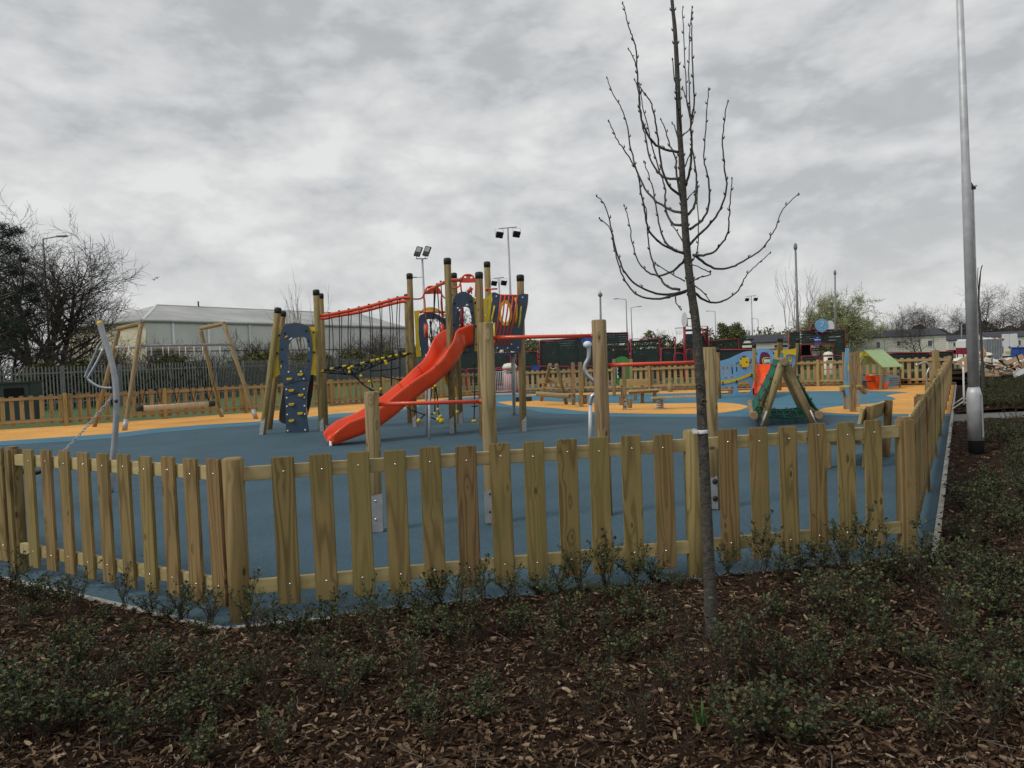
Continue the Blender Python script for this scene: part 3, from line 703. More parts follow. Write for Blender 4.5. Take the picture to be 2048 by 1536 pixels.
for i, p in enumerate(lerp_pts(near_, 2)):
    q = p + (near_[-1]-near_[0]).normalized()*.10; yb_.tube([p, q], .030, 'yellow' if i % 2 == 0 or i > 10 else 'rope', 7)
for x, y in ((698,737),(699,744),(722,752),(739,763),(762,778),(771,723),(773,727),(722,727),(742,722)): yb_.ball(D(x,y,19.45), .04, 'yellow')
each(yb_, 'net_joint', cf)
# slide
sp = [(933,676,18.0),(919,680,17.9),(905,689,17.78),(892,709,17.6),(879,728,17.45),(860,746,17.25),(839,764,17.05),(810,787,16.87),(780,811,16.7),(757,828,16.55),(735,842,16.4),(712,852,16.25),(690,860,16.12),(670,867,16.0),(657,873,15.92)]
cen = spl([D(x,y,Y) for x,y,Y in sp], 4); n_ = len(cen)
def sec(i, hs, wd):     # closed U section; (side, height)
    pr = [(-1,.0),(-1.05,hs),(-1.16,hs+.012),(-1.22,hs-.02),(-1.2,hs-.06),(-1.14,-.06),(-1.0,-.16),(-.6,-.19),(0,-.195),(.6,-.19),(1.0,-.16),(1.14,-.06),(1.2,hs-.06),(1.22,hs-.02),(1.16,hs+.012),(1.05,hs),(1,.0),(.92,-.055),(.6,-.075),(0,-.08),(-.6,-.075),(-.92,-.055)]
    return [(a*wd, c_) for a, c_ in pr]
V = []; F_ = []; ns = 22
for i, c_ in enumerate(cen):
    t = (cen[min(i+1,n_-1)]-cen[max(i-1,0)]).normalized(); side = t.cross(Vector((0,0,1))).normalized(); upv = side.cross(t).normalized()
    f_ = i/(n_-1); hs = .30 if f_ < .12 else .30-.11*min(1,(f_-.12)/.2)
    if f_ > .85: hs = .19-.16*(f_-.85)/.15
    wd = .285 if f_ < .9 else .285*(1-.25*((f_-.9)/.1)**2)
    if f_ < .1: upv = Vector((0,0,1))
    for a, h_ in sec(i, hs, wd): V.append(c_ + side*a + upv*h_)
for i in range(n_-1):
    for j in range(ns): q = (j+1) % ns; F_.append((i*ns+j, i*ns+q, (i+1)*ns+q, (i+1)*ns+j))
# end nose closed
b = MB(); b.add(V, F_, 'slide', True)
last = [(n_-1)*ns+j for j in range(ns)]; tipc = cen[-1] + (cen[-1]-cen[-2]).normalized()*.05
k = len(b.v); b.v.append(tuple(tipc-Vector((0,0,.05))))
for j in range(ns): b.f.append((last[j], last[(j+1)%ns], k)); b.mi.append(0); b.sm.append(True)
slide = b.build('slide', cf)
b = MB()      # joints between the moulded lengths and rib pockets on the flank
for fi in (20, 27):
    c_ = cen[fi]; t = (cen[fi+1]-cen[fi-1]).normalized(); side = t.cross(Vector((0,0,1))).normalized(); upv = side.cross(t)
    pr = [(-1.23,.16),(-1.21,.20),(-1.12,.20),(-1.03,.19),(-.99,.01),(-.9,-.05),(0,-.077),(.9,-.05),(.99,.01),(1.03,.19),(1.12,.20),(1.23,.16),(1.20,.0)]
    b.tube([c_+side*(a*.285)+upv*h_ for a, h_ in pr], .0035, 'holdblack', 4)
b.build('slide_joint', slide)
for fi in (18, 27):
    c_ = cen[fi]; t = (cen[fi+1]-cen[fi-1]).normalized(); side = t.cross(Vector((0,0,1))).normalized(); upv = side.cross(t)
    for sg in (1,):
        q = c_+side*(1.17*.285*sg)+upv*(-.015); sN = side*sg
        b = MB(); b.panel([q+sN*.006+t*a*.05+upv*h_*.035 for a, h_ in ((-1,.8),(-.3,1),(.9,.5),(1,-.3),(.4,-.9),(-.8,-.4))], [], sN, .012, 'holdblack'); b.build('rib_pocket', slide)
MB().tube([D(858.5,778,16.75), G(859,878)], .028, 'steel', 10).build('slide_leg', cf)
MB().tube([D(852.5,708,18.1), G(853,868)], .026, 'steel', 10).build('slide_leg', cf)
MB().tube([D(661,876,16.0), G(661.5,893)], .03, 'white', 10).build('slide_foot', cf)
# front arch board
z3 = ZR(800,520,7.68)
ap = vplane(17.92)
arch = z3([(790,1410),(785,1100),(794,900),(805,700),(815,610),(840,560),(880,518),(920,494),(965,484),(1010,488),(1050,508),(1090,540),(1120,568),(1134,700),(1146,830),(1152,960),(1152,1100),(1147,1250),(1140,1400),(1060,1410),(1050,1340),(900,1400)])
ahole = z3([(862,1160),(850,1010),(862,880),(885,800),(915,750),(960,726),(1010,718),(1055,738),(1082,790),(1094,860),(1096,960),(1094,1060),(1060,1090),(1000,1120),(920,1170)])
o = board(cf, 'arch_board', arch, [ahole], ap, .022, 'navy'); b = MB()
for x, y in ((833,663),(1083,632),(1103,810),(820,990)): dome(b, PL(*z3([(x,y)])[0], ap[0]+FWD*.001, FWD), .03, 'black')
for pts in ([(1015,685),(1052,703)],[(893,728),(888,752)]): b.tube([PL(*q, ap[0]+FWD*.004, FWD) for q in z3(pts)], .024, 'white', 6)
each(b, 'bolt', o)
board(cf, 'arch_inner_board', z3([(842,1180),(835,1010),(850,880),(880,800),(900,782),(940,780),(938,860),(912,870),(916,1100),(920,1170)]), [], vplane(18.15), .02, 'navy')
for pts in ([(765,632),(805,618),(796,800),(786,1000),(783,1090),(770,1060)], [(1120,568),(1172,590),(1180,800),(1188,1100),(1205,1418),(1170,1415),(1138,1398),(1147,1250),(1152,1100),(1151,950),(1138,760)]):
    o = board(cf, 'side_board', z3(pts), [], vplane(17.98), .02, 'yellow')
b = MB()
for x, y in ((772,702),(778,1048),(1160,657),(1170,1017),(1185,1290)): dome(b, PL(*z3([(x,y)])[0], vplane(17.95)[0], FWD), .03, 'black')
each(b, 'bolt', cf)
# rear arch board facing the bridge
rp_ = vplane(20.1)
o = board(cf, 'arch_board', z3([(285,1100),(284,900),(300,850),(370,818),(450,803),(540,818),(620,860),(660,900),(720,880),(722,1300),(690,1280),(668,1160),(640,980),(610,940),(560,915),(480,905),(410,912),(412,960),(430,980),(432,1180),(432,1440),(385,1450),(335,1445),(300,1300)]), [], rp_, .022, 'navy')
b = MB(); b.tube([PL(*q, rp_[0]+FWD*.004, FWD) for q in z3([(540,910),(588,942)])], .026, 'white', 6); b.tube([PL(*q, rp_[0]+FWD*.004, FWD) for q in z3([(378,980),(386,1180)])], .024, 'white', 6)
each(b, 'board_mark', o)
board(cf, 'side_board', z3([(215,782),(302,772),(283,900),(282,1080),(296,1280),(328,1478),(250,1494),(238,1250),(232,1050)]), [], vplane(20.15), .02, 'yellow')
board(cf, 'top_board', z3([(290,800),(350,755),(430,725),(500,724),(570,745),(640,790),(712,850),(690,880),(640,840),(570,800),(500,780),(440,778),(370,795),(310,830)]), [], vplane(20.2), .02, 'yellow')
# red grab arches
def grab(Y, cx, pts_plate, holes, legs, nm='grab_arch'):
    o = board(cf, nm, z3(pts_plate), [z3(h) for h in holes], vplane(Y), .012, 'red'); b = MB()
    for lg in legs: b.tube(spl([D(x,y,Y+.0) for x,y in z3(lg)], 4), .020, 'red', 8)
    b.build('grab_handles', o)
grab(19.85, 0, [(362,525),(380,478),(420,430),(470,408),(545,410),(590,435),(620,480),(640,522),(500,520)], [ell((430,450),25,12,10)], [[(205,598),(240,600),(310,595),(345,570),(372,515),(410,430),(460,405),(545,408),(595,440),(640,525),(660,560),(700,590)],[(350,565),(375,610),(385,720),(398,905)],[(640,540),(632,640),(640,780),(648,900)]])
grab(18.6, 0, [(930,348),(945,290),(980,245),(1030,228),(1090,232),(1130,270),(1160,345),(1040,350)], [ell((1000,262),20,14,10), ell((1098,268),20,14,10)], [[(775,425),(830,428),(880,420),(915,390),(930,340),(945,285),(985,238),(1040,224),(1095,232),(1135,272),(1168,360)],[(930,360),(938,440),(944,490)],[(1165,360),(1162,480),(1160,570)]])
b = MB(); b.tube(spl([D(x,y,Y) for (x,y),Y in zip(z3([(400,500),(470,455),(550,410),(620,370),(690,345)]), (19.9,19.6,19.2,18.8,18.3))], 4), .045, 'red', 10); b.tube([D(*z3([(690,345)])[0],18.3), D(*z3([(785,312)])[0],18.2), D(*z3([(930,308)])[0],18.4)], .045, 'red', 10)
for x, y in ((572,372),(627,335),(940,285)): b.box(D(*z3([(x,y)])[0],19.0), (.05,.05,.05), 'black')
b.build('overhead_rail', cf)
b = MB()
b.tube([D(*q,18.9) for q in z3([(1040,500),(1105,425)])], .05, 'red', 8); b.tube([D(975,578.5,17.6), D(995,577.5,17.6)], .02, 'red', 8); b.ball(D(974,578.5,17.6), .05, 'red'); each(b, 'rail_stub', cf)
b = MB()
b.tube([D(x,y,18.1) for x,y in z3([(950,730),(955,1100)])], .045, 'crimson', 8)
b.tube([D(x,y,19.8) for x,y in z3([(395,980),(412,1200)])], .05, 'red', 8); b.tube([D(x,y,19.8) for x,y in z3([(645,980),(650,1180)])], .05, 'red', 8); b.tube([D(x,y,19.8) for x,y in z3([(300,795),(700,800)])], .025, 'red', 8)
each(b, 'grab_rail', cf)
b = MB()
for pts in ([(545,450),(525,800),(480,1000),(455,1180),(500,1400)], [(575,440),(600,800),(618,1150),(600,1300)], [(630,380),(655,800),(680,1000)], [(525,460),(520,850),(470,920),(490,1150),(540,1330)], [(455,940),(480,1100),(490,1390)], [(470,1180),(560,1350)], [(490,1200),(620,1200)], [(800,520),(800,560)], [(1100,430),(1100,520)]):
    b.tube([D(x,y,19.5) for x,y in z3(pts)], .014, 'rope', 5)
each(b, 'climbing_rope', cf)
b = MB(); b.box(D(935,706,18.9), (1.3,1.9,.05), 'navy'); b.box(D(1010,708,18.7), (1.1,1.6,.05), 'navy'); each(b, 'deck', cf)
# porthole board
z4_ = ZR(930,540,8.536)
pp = vplane(17.25)
pb = z4_([(460,388),(490,380),(520,382),(560,400),(610,425),(700,440),(800,440),(880,433),(915,425),(960,408),(1010,404),(1075,410),(1074,500),(1055,640),(1030,760),(1008,870),(995,1000),(975,1180),(955,1320),(935,1395),(860,1392),(780,1385),(700,1360),(600,1352),(520,1375),(480,1395),(498,1340),(520,1250),(510,1100),(500,980),(470,890),(452,780),(440,700),(448,600),(462,500)])
o = board(cf, 'porthole_board', pb, [z4_(ell((690,735),72,165,16))], pp, .022, 'navy')
b = MB()
for x, y in ((537,448),(985,468),(552,1330),(730,1330),(905,1325),(795,1268)): dome(b, PL(*z4_([(x,y)])[0], pp[0]+FWD*.001, FWD), .018, 'white')
each(b, 'bolt', o)
board(o, 'porthole_ring', z4_(ell((690,735),118,222,22)), [z4_(ell((690,735),74,167,18))], pp, .014, 'yellow', push=.015)
b = MB()
for pts in ([(505,610),(490,700),(468,800),(462,880)], [(962,620),(950,700),(945,800),(930,900),(912,995)], [(855,470),(885,600),(880,800),(858,915)], [(500,900),(505,1100),(525,1290)]):
    b.tube([PL(*q, pp[0]+FWD*.008, FWD) for q in z4_(pts)], .022, 'yellow', 6)
each(b, 'drip_trim', o)
b = MB()
for i in range(5):
    a = z4_([(612+70*i,432)])[0]; mid_ = z4_([(585+66*i,740)])[0]; c_ = z4_([(505+60*i,1302)])[0]
    b.tube([D(*a,17.12), D(*mid_,17.05), D(*c_,17.12)], .017, 'red', 8)
b.tube([D(*z4_([(600,428)])[0],17.12), D(*z4_([(910,436)])[0],17.12)], .019, 'red', 8)
each(b, 'porthole_bar', cf)
board(cf, 'side_board', z4_([(320,895),(312,640),(308,490),(352,480),(400,450),(440,400),(458,375),(462,420),(450,600),(425,760),(395,890)]), [z4_([(382,500),(402,512),(395,620),(375,760),(355,800),(345,780),(360,640)])], vplane(17.9), .02, 'yellow')
board(cf, 'side_board', z4_([(1075,412),(1084,420),(1078,560),(1052,700),(1020,860),(1008,875),(1030,750),(1060,590)]), [], vplane(17.28), .02, 'yellow')
board(cf, 'side_board', z4_([(780,470),(850,470),(890,520),(885,640),(800,590)]), [], vplane(18.3), .02, 'yellow')
b = MB(); b.tube([D(*z4_([(812,1380)])[0],18.6), D(1027.5,757,18.6)-Vector((0,0,0)), G(1028,829)], .05, 'offwhite', 10); b.build('deck_leg', cf)
b = MB(); b.ball(D(1003,704,18), .05, 'white'); b.build('under_deck_lamp', cf)
# ladder rope with discs, spider rope, orange curved panel under the deck
z5_ = ZR(780,680,7.68)
b = MB(); b.tube([D(x,y,17.2) for x,y in z5_([(1285,190),(1300,600),(1298,1000),(1290,1235)])], .014, 'rope', 6)
for y in (370,585,795,1015): b.lathe([(.075,-.012),(.085,0),(.075,.012)], Matrix.Translation(D(*z5_([(1300,y)])[0],17.2)), 'black', 12)
o = b.build('disc_rope', cf); MB().ball(D(*z5_([(1290,1245)])[0],17.2), .06, 'yellow', sq=(1,1,.6)).build('rope_end', o)
b = MB()
for pts in ([(425,1110),(560,1160),(740,1235)], [(600,1050),(540,1140),(450,1230)], [(560,1135),(690,1140)], [(650,640),(640,800),(620,940),(600,1060)], [(690,650),(690,900),(690,1130),(735,1070),(770,1190)], [(700,700),(730,900),(740,1070)], [(240,1020),(330,1080),(420,1110)]):
    b.tube([D(x,y,18.9) for x,y in z5_(pts)], .016, 'rope', 5)
o = b.build('spider_rope', cf)
b = MB()
for x, y, r in ((445,1242,.06),(745,1222,.06),(790,1242,.075),(775,1178,.05),(738,1065,.04),(690,1130,.04),(700,708,.04),(660,745,.03),(1030,1108,.05)): b.ball(D(*z5_([(x,y)])[0],18.85), r, 'yellow')
each(b, 'rope_joint', o)
board(cf, 'curved_climber', z5_([(825,475),(880,440),(895,600),(890,740),(850,640)]), [], vplane(17.8), .03, 'orangebit')
board(cf, 'curved_climber', z5_([(995,720),(1010,700),(1045,920),(1030,925)]), [], vplane(18.4), .03, 'orangebit')

# ---- chin-up bars ---------------------------------------------------
cb = thing('chin_up_bars', 'four thick wooden posts joined by three red bars just behind the front fence', 'chin-up bars', G(985,1046))
def bigpost(top, base, w, shoe_pts=None):
    p = G(*base); q = PL(top[0], top[1], p, Vector((p.x,p.y,0)).normalized())
    return p, q, log('post', p-Vector((0,0,.05)), q, w/2, 'woodlog', cb, 28, round_=.010, ends='woodlog')
Q1 = bigpost((743,783), (753,1062), .142); Q2 = bigpost((971.5,645.5), (986,1046), .150); Q3 = bigpost((1197.5,639.5), (1211,1030), .150); Q4 = bigpost((1417,694.5), (1426,1018), .150)
for (a, Ya), (c_, Yc) in ((((755,808.5),Q1[0].y),((964,803),Q2[0].y)), (((986,675.5),Q2[0].y),((1186,671.5),Q3[0].y)), (((1212,730.5),Q3[0].y),((1408,724.5),Q4[0].y))):
    b = MB(); b.tube([D(*a,Ya), D(*c_,Yc)], .0195, 'red', 16); b.ball(D(*c_,Yc)+Vector((-.01,-.0,0)), .027, 'red', 12); b.build('bar', cb)
def shoe(Q, pts, bolts, bm_, yoff=-.078):
    p = Q[0]; P0 = p+Vector((0,yoff,0)); o = MB().panel([PL(x,y,P0,FWD) for x,y in pts], [], FWD, .009, 'steel').build('post_shoe', cb, .003); b = MB()
    for x, y, r in bolts: dome(b, PL(x,y,P0,FWD), r, bm_)
    each(b, 'bolt', o)
shoe(Q1, [(739,994),(765,987),(767,1062),(764,1065),(741,1065)], [(751,1002,.014),(751.5,1039,.014)], 'bolt')
shoe(Q2, [(968,986),(983,979),(984,1047),(971,1047)], [(980,988,.012),(980,1024,.012)], 'black')
shoe(Q4, [(1416,960),(1435,952),(1437,1019),(1420,1018)], [(1430,963,.030),(1430.5,997,.030)], 'black')

# ---- spinning pole behind the third post ----------------------------
wpole = thing('spinner_pole', 'bent stainless steel spinning pole with a bright blue top cap, behind the second tall post', 'spinner pole', G(1181,905))
zz_ = ZR(960,580,4.096); Yw = G(1181,905).y
b = MB(); b.tube(spl([D(x,y,Yw) for x,y in zz_([(890,445),(892,500),(888,560),(862,612),(858,660),(880,700),(925,740),(965,770),(975,810),(945,850),(918,870),(905,905),(903,940)])], 4) , .036, 'chrome', 12)
b.build('bent_tube', wpole)
MB().tube([D(*zz_([(903,935)])[0],Yw), G(1180.5,905)], [.032,.032], 'galv', 12).build('lower_tube', wpole)
MB().lathe([(.075,0),(.06,.05),(.045,.12)], Matrix.Translation(G(1180.5,905)), 'galv', 14).build('foot_collar', wpole)
b = MB(); b.box(D(1178,683,Yw), (.24,.14,.16), 'blue'); b.build('top_cap', wpole, .03)
b = MB(); b.ball(D(1175,689,Yw-.1), .075, 'white', 10, (1,1,.8)); b.tube([D(1175,688,Yw-.08), D(1184,686,Yw)], .04, 'white', 8); b.build('hub', wpole)

# ---- hammock swing pole at the left ---------------------------------
hs_ = thing('chain_swing', 'curved silver pole with yellow tip, triangular handle and slack chain at the left', 'swing', G(221,985))
YH = G(221,985).y
cur = [(200,646),(204,662),(210,680.5),(216,698),(221,716),(227,741),(231,768),(232.8,796),(232.5,835),(229,884),(225.5,920),(221,985)]
pts = spl([D(x,y,YH) for x,y in cur], 4); pts[-1].z = 0
MB().tube(pts, [.040]*(len(pts)), 'steel', 16).build('pole', hs_)
MB().ball(D(200,647,YH), .043, 'yellow', 12).build('pole_cap', hs_)
zh = ZR(160,620,5.12)
b = MB(); b.tube(spl([D(x,y,Y) for (x,y),Y in zip(zh([(252,312),(225,322),(195,365),(140,490),(75,630),(52,690)]), (YH,YH+.05,YH+.15,YH+.2,YH+.25,YH+.25))], 4), .018, 'steel', 10)
b.tube(spl([D(x,y,Y) for (x,y),Y in zip(zh([(240,390),(170,540),(90,680),(82,705),(110,735),(180,780),(250,797),(325,799)]), (YH,YH-.03,YH-.05,YH-.05,YH-.05,YH-.04,YH-.02,YH))], 4), .018, 'chrome', 10); b.build('handle', hs_)
b = MB(); b.lathe([(.026,0),(.024,.012),(.001,.016)], frame(D(235,802,YH)+Vector((0,-.035,0)), D(235,802,YH)+Vector((.01,-.1,0))), 'black', 12); b.build('pole_bolt', hs_)
def chain(parent, A, B, sag, link=.045, r=.0042, mt='steel'):
    A = Vector(A); B = Vector(B); n_ = int((B-A).length/(link*.78)); b = MB()
    P = [A+(B-A)*(i/n_) - Vector((0,0,sag*4*(i/n_)*(1-i/n_))) for i in range(n_+1)]
    for i in range(n_):
        c_ = (P[i]+P[i+1])/2; t = (P[i+1]-P[i]).normalized(); s_ = t.cross(Vector((0,0,1))).normalized(); s2 = s_.cross(t); s_ = s_ if i % 2 else s2
        lp_ = [c_ + t*(link*.5*math.cos(a)) + s_*(link*.27*math.sin(a)) for a in [2*math.pi*k_/8 for k_ in range(9)]]
        b.tube(lp_, r, mt, 5, caps=False)
    return b.build('chain', parent)
seat_p = D(95,935,YH-1.0)
chain(hs_, D(224,793,YH), seat_p, .03, .062, .0062)
chain(hs_, D(-40,850,YH-1.6), seat_p+Vector((-.3,-.1,0)), .02, .062, .0062)
b = MB(); b.tube(spl([seat_p, seat_p+Vector((-.1,-.03,-.05)), seat_p+Vector((-.2,-.07,-.05)), seat_p+Vector((-.3,-.1,0))],4), .03, 'black', 8); b.build('seat', hs_)
pts = spl([D(-40,850,YH-1.6)+Vector((-.05,0,.45)), D(-40,850,YH-1.6)+Vector((-.02,0,0)), D(-40,850,YH-1.6)+Vector((-.0,0,-.6))], 4); pts.append(Vector((pts[-1].x, pts[-1].y, 0)))
MB().tube(pts, .04, 'steel', 12).build('pole', hs_)

# ---- A-frame swing with net roll ------------------------------------
sw = thing('net_swing', 'wooden A-frame swing with silver crossbars, black ropes and a cream rolled net seat', 'swing', G(330,845))
fA = (G(249,861), (282,648)); fB = (G(188,854), (237,662)); fC = (G(512.5,838), (448,648)); fD = (G(444,834), (402,662))
def leg(p, tpx, Y, nm='leg', w=.13, par=None, mt='woodlog'):
    q = D(*tpx, Y); return p, q, log(nm, p-Vector((0,0,.04)), q, w/2, mt, par or sw, 14, round_=.01)
LA = leg(fA[0], fA[1], 23.3); LB = leg(fB[0], fB[1], 23.9); LC = leg(fC[0], fC[1], 25.7); LD = leg(fD[0], fD[1], 26.3)
for p in (fA[0], fC[0], fD[0]):
    b = MB(); b.tube([p, p+Vector((0,0,.25))+((LA[1]-LA[0]).normalized()*.0)], .07, 'steel', 12); 
for A_ in (LA, LC, LD):
    d = (A_[1]-A_[0]).normalized(); MB().tube([A_[0], A_[0]+d*.33], .071, 'steel', 14).build('leg_shoe', A_[2])
log('top_beam', D(236,657.5,23.9), D(283,647,23.3), .068, 'woodlog', sw, 14); log('top_beam', D(401,657,26.3), D(449,647,25.7), .068, 'woodlog', sw, 14)
MB().tube([D(282,691.5,23.2), D(462,689,25.5)], .042, 'corr', 12).build('crossbar', sw)
MB().tube([D(231,695,23.9), D(409,695.5,26.2)], .042, 'steel', 12).build('crossbar', sw)
b = MB(); hk = MB(); z6_ = ZR(0,400,3)
tops = [(775,940),(880,940),(980,935),(1078,935),(1167,938),(1313,925)]; tb = [(855,1218),(960,1215),(1060,1213),(1160,1210),(1252,1205)]
mid_t = [(910,905),(1015,905),(1117,905),(1215,905)]
Ys = [23.6,24.0,24.4,24.8,25.2,25.6]
for i, (x, y) in enumerate(tops[:5]):
    a = D(*z6_([(x,y)])[0], Ys[i]); hk.tube([a+Vector((0,0,.32)), a], .012, 'white', 5)
    for k_ in ((i,) if i < 5 else ()): b.tube([a, D(*z6_([tb[k_]])[0], 24.2+.28*i)], .011, 'rope', 5)
for i in range(5):
    a = D(*z6_([( (910+103*i), 935)])[0], Ys[i]+.6); b.tube([a, D(*z6_([tb[i]])[0], 24.2+.28*i)], .011, 'rope', 5)
    hk.tube([a+Vector((0,0,.30)), a], .012, 'white', 5)
    if i: b.tube([D(*z6_([( (910+103*(i-1)), 935)])[0], Ys[i]+.6), D(*z6_([tb[i]])[0], 24.2+.28*i)], .009, 'rope', 5)
b.build('ropes', sw); each(hk, 'rope_hook', sw)
r0, r1_ = D(279,817,24.1), D(423,807.5,25.4); o = log('net_roll', r0, r1_, .085, 'netrope', sw, 14, ends='black', round_=.02)
b = MB(); d = (r1_-r0); n_ = 46
for i in range(n_):
    for sgn in (1,-1):
        a = r0+d*(i/n_); c_ = r0+d*((i+1)/n_); s_ = Vector((0,-.088,0)); b.tube([a+s_+Vector((0,0,.05*sgn)), c_+s_*1.03+Vector((0,0,-.05*sgn))], .010, 'netrope', 4, caps=False)
for f_ in (0,1):
    c_ = r0+d*f_; b.tube([c_-d.normalized()*.10, c_+d.normalized()*.10], .095, 'black', 12)
b.build('net_lacing', o)

# ---- small net climber at the right ---------------------------------
nc = thing('net_climber', 'low wooden tent-shaped climber with green rope nets, behind the right part of the front fence', 'climbing net', G(1570,850))
za = ZR(1380,560,4.267)
F0 = D(1568.5,724,15.9); F1 = D(1552,721,19.9)
topl = log('ridge_log', F0-Vector((0,.0,0)), F1, .085, 'woodlog', nc, 22)
Lf, Lb = D(1508,832,15.9), D(1501,806,19.6); Rf = D(1639,831,15.9); Rb = Rf+(F1-F0)
log('base_log', Lf, Lb, .088, 'woodlog', nc, 22); log('base_log', Rf, Rb, .088, 'woodlog', nc, 22)
def pole(a, c_, r=.078): return log('leg', a, c_, r, 'woodlog', nc, 20)
ax = (F1-F0).normalized()
for off in (.22, 3.3):
    a = F0+ax*off-Vector((0,0,.03)); l_ = G(1524,852)+ax*(off-.22); r_ = G(1629,850)+ax*(off-.22)
    l_.z = r_.z = 0; pole(l_, a+Vector((-.04,0,0))); pole(r_, a+Vector((.04,0,0)))
    if off < 1:
        for q, s_ in ((l_,-1),(r_,1)): MB().tube([q+Vector((s_*.03,-.05,0)), q+(a-q).normalized()*.35+Vector((s_*.03,-.05,0))], [.03,.03], 'white', 8).build('leg_shoe', nc)
def net(A, B_, C_, D_, nu, nv, r, sag, name, mt='netgreen', clamps=True):   # A-B edge, C-D opposite edge
    b = MB(); k_ = MB()
    def P(u, v_):
        p = A.lerp(B_, u).lerp(C_.lerp(D_, u), v_); return p - Vector((0,0,sag*4*v_*(1-v_)*(.6+.4*math.sin(u*9))))
    for i in range(nu+1): b.tube([P(i/nu, j/10) for j in range(11)], r, mt, 5)
    for j in range(nv+1): b.tube([P(i/10, j/nv)+Vector((0,-.01,.012)) for i in range(11)], r, mt, 5)
    o = b.build(name, nc)
    if clamps:
        for j in range(1, nv, 2):
            k_.tube([P(i/10, j/nv)+Vector((0,-.01,.035)) for i in range(11)], r*1.5, 'black', 6)
        k_.build('net_bar', o)
    return o
net(F0+ax*.35+Vector((-.09,0,.02)), F0+ax*3.5+Vector((-.09,0,.02)), Lf+ax*.2+Vector((0,0,.09)), Lf+ax*3.4+Vector((0,0,.09)), 24, 9, .017, .10, 'net')
net(F0+ax*.35+Vector((.09,0,.02)), F0+ax*3.5+Vector((.09,0,.02)), Rf+ax*.2+Vector((-.02,0,.09)), Rf+ax*3.4+Vector((-.02,0,.09)), 24, 9, .017, .06, 'net')
net(Lf+ax*.5+Vector((.09,0,-.02)), Lf+ax*3.0+Vector((.09,0,.0)), Rf+ax*.5+Vector((-.09,0,-.02)), Rf+ax*3.0+Vector((-.09,0,.0)), 16, 8, .015, .10, 'hammock_net')

# ---- bench ----------------------------------------------------------
be = thing('bench', 'sturdy wooden bench with a leaning plank backrest, beside the right corner of the fence', 'bench', G(1700,925))
n0 = G(1655,936); n1 = G(1733,936); f1 = G(1771,912); bd = (f1-n1); bd.z = 0; bx_ = (n1-n0); f0 = n0+bd
for p, z0, z1_ in ((n0,0,.38),(f0,0,.38)): plank('leg', p, p+Vector((0,0,z1_)), .09, .09, 'wood', be, up=bx_, bevel=.006)
bk = bx_.normalized()
for p in (n1, f1): plank('leg', p, p+Vector((0,0,.82))+bk*.06, .09, .10, 'wood', be, up=bx_, bevel=.006)
for k_ in range(3):
    a = n0+bx_*(.08+.30*k_)-bd*.06+Vector((0,0,.405)); plank('seat_plank', a, a+bd*1.12, .14, .045, 'woodrail', be, up=Vector((0,0,1)), bevel=.005) if False else plank('seat_plank', a, a+bd*1.12, .045, .14, 'wood', be, up=bx_, bevel=.005)
a = n1-bd*.1+Vector((0,0,.70))+bk*-.03; o = plank('backrest', a, a+bd*1.15, .045, .22, 'woodrail', be, up=Vector((0,0,1))+bk*.25, bevel=.006)
plank('seat_rail', n0+Vector((0,0,.34)), n1+Vector((0,0,.34)), .07, .05, 'wood', be, up=Vector((0,0,1)))
# ---- play panel on posts --------------------------------------------
pn = thing('play_station', 'narrow blue board edge-on between square wooden posts with a small yellow shelf', 'play panel', G(1703,822))
zb = ZR(1660,680,9.04)
def sqpost(par, top, base, w, mt='woodlog', nm='post'):
    p = G(*base); q = PL(top[0], top[1], p, Vector((p.x,p.y,0)).normalized()); return p, q, plank(nm, p-Vector((0,0,.03)), q, w, w, mt, par, up=(0,1,0), bevel=.012)
a1 = sqpost(pn, (1689,704), (1692,819), .10); a2 = sqpost(pn, (1704.5,705), (1706,824), .125); a3 = sqpost(pn, (1714,703.5), (1714.5,814), .10)
MB().box(a1[0]+Vector((.02,-.06,.22)), (.10,.01,.45), 'steel').build('post_shoe', pn)
MB().box(a3[0]+Vector((0,-.06,.22)), (.10,.01,.45), 'steel').build('post_shoe', pn)
board(pn, 'blue_board', zb([(290,150),(345,145),(352,300),(352,620),(352,1050),(320,1035),(290,980),(270,900),(268,500),(272,300)]), [zb([(300,420),(318,400),(322,600),(318,760),(302,740)])], vplane(19.5), .03, 'skyblue')
b = MB(); b.box(D(1700,772.5,19.0), (.46,.30,.03), 'yellow'); b.build('shelf', pn, .006)
MB().box(D(1698,735,19.3), (.05,.05,.16), 'yellow').build('knob', pn, .01)
b = MB(); b.tube(spl([D(x,y,19.6) for x,y in zb([(500,830),(560,860),(600,920),(650,945)])],3), .07, 'woodlog', 8); b.tube([D(x,y,19.6) for x,y in zb([(190,895),(250,900)])], .07, 'woodlog', 8); each(b, 'step_log', pn)
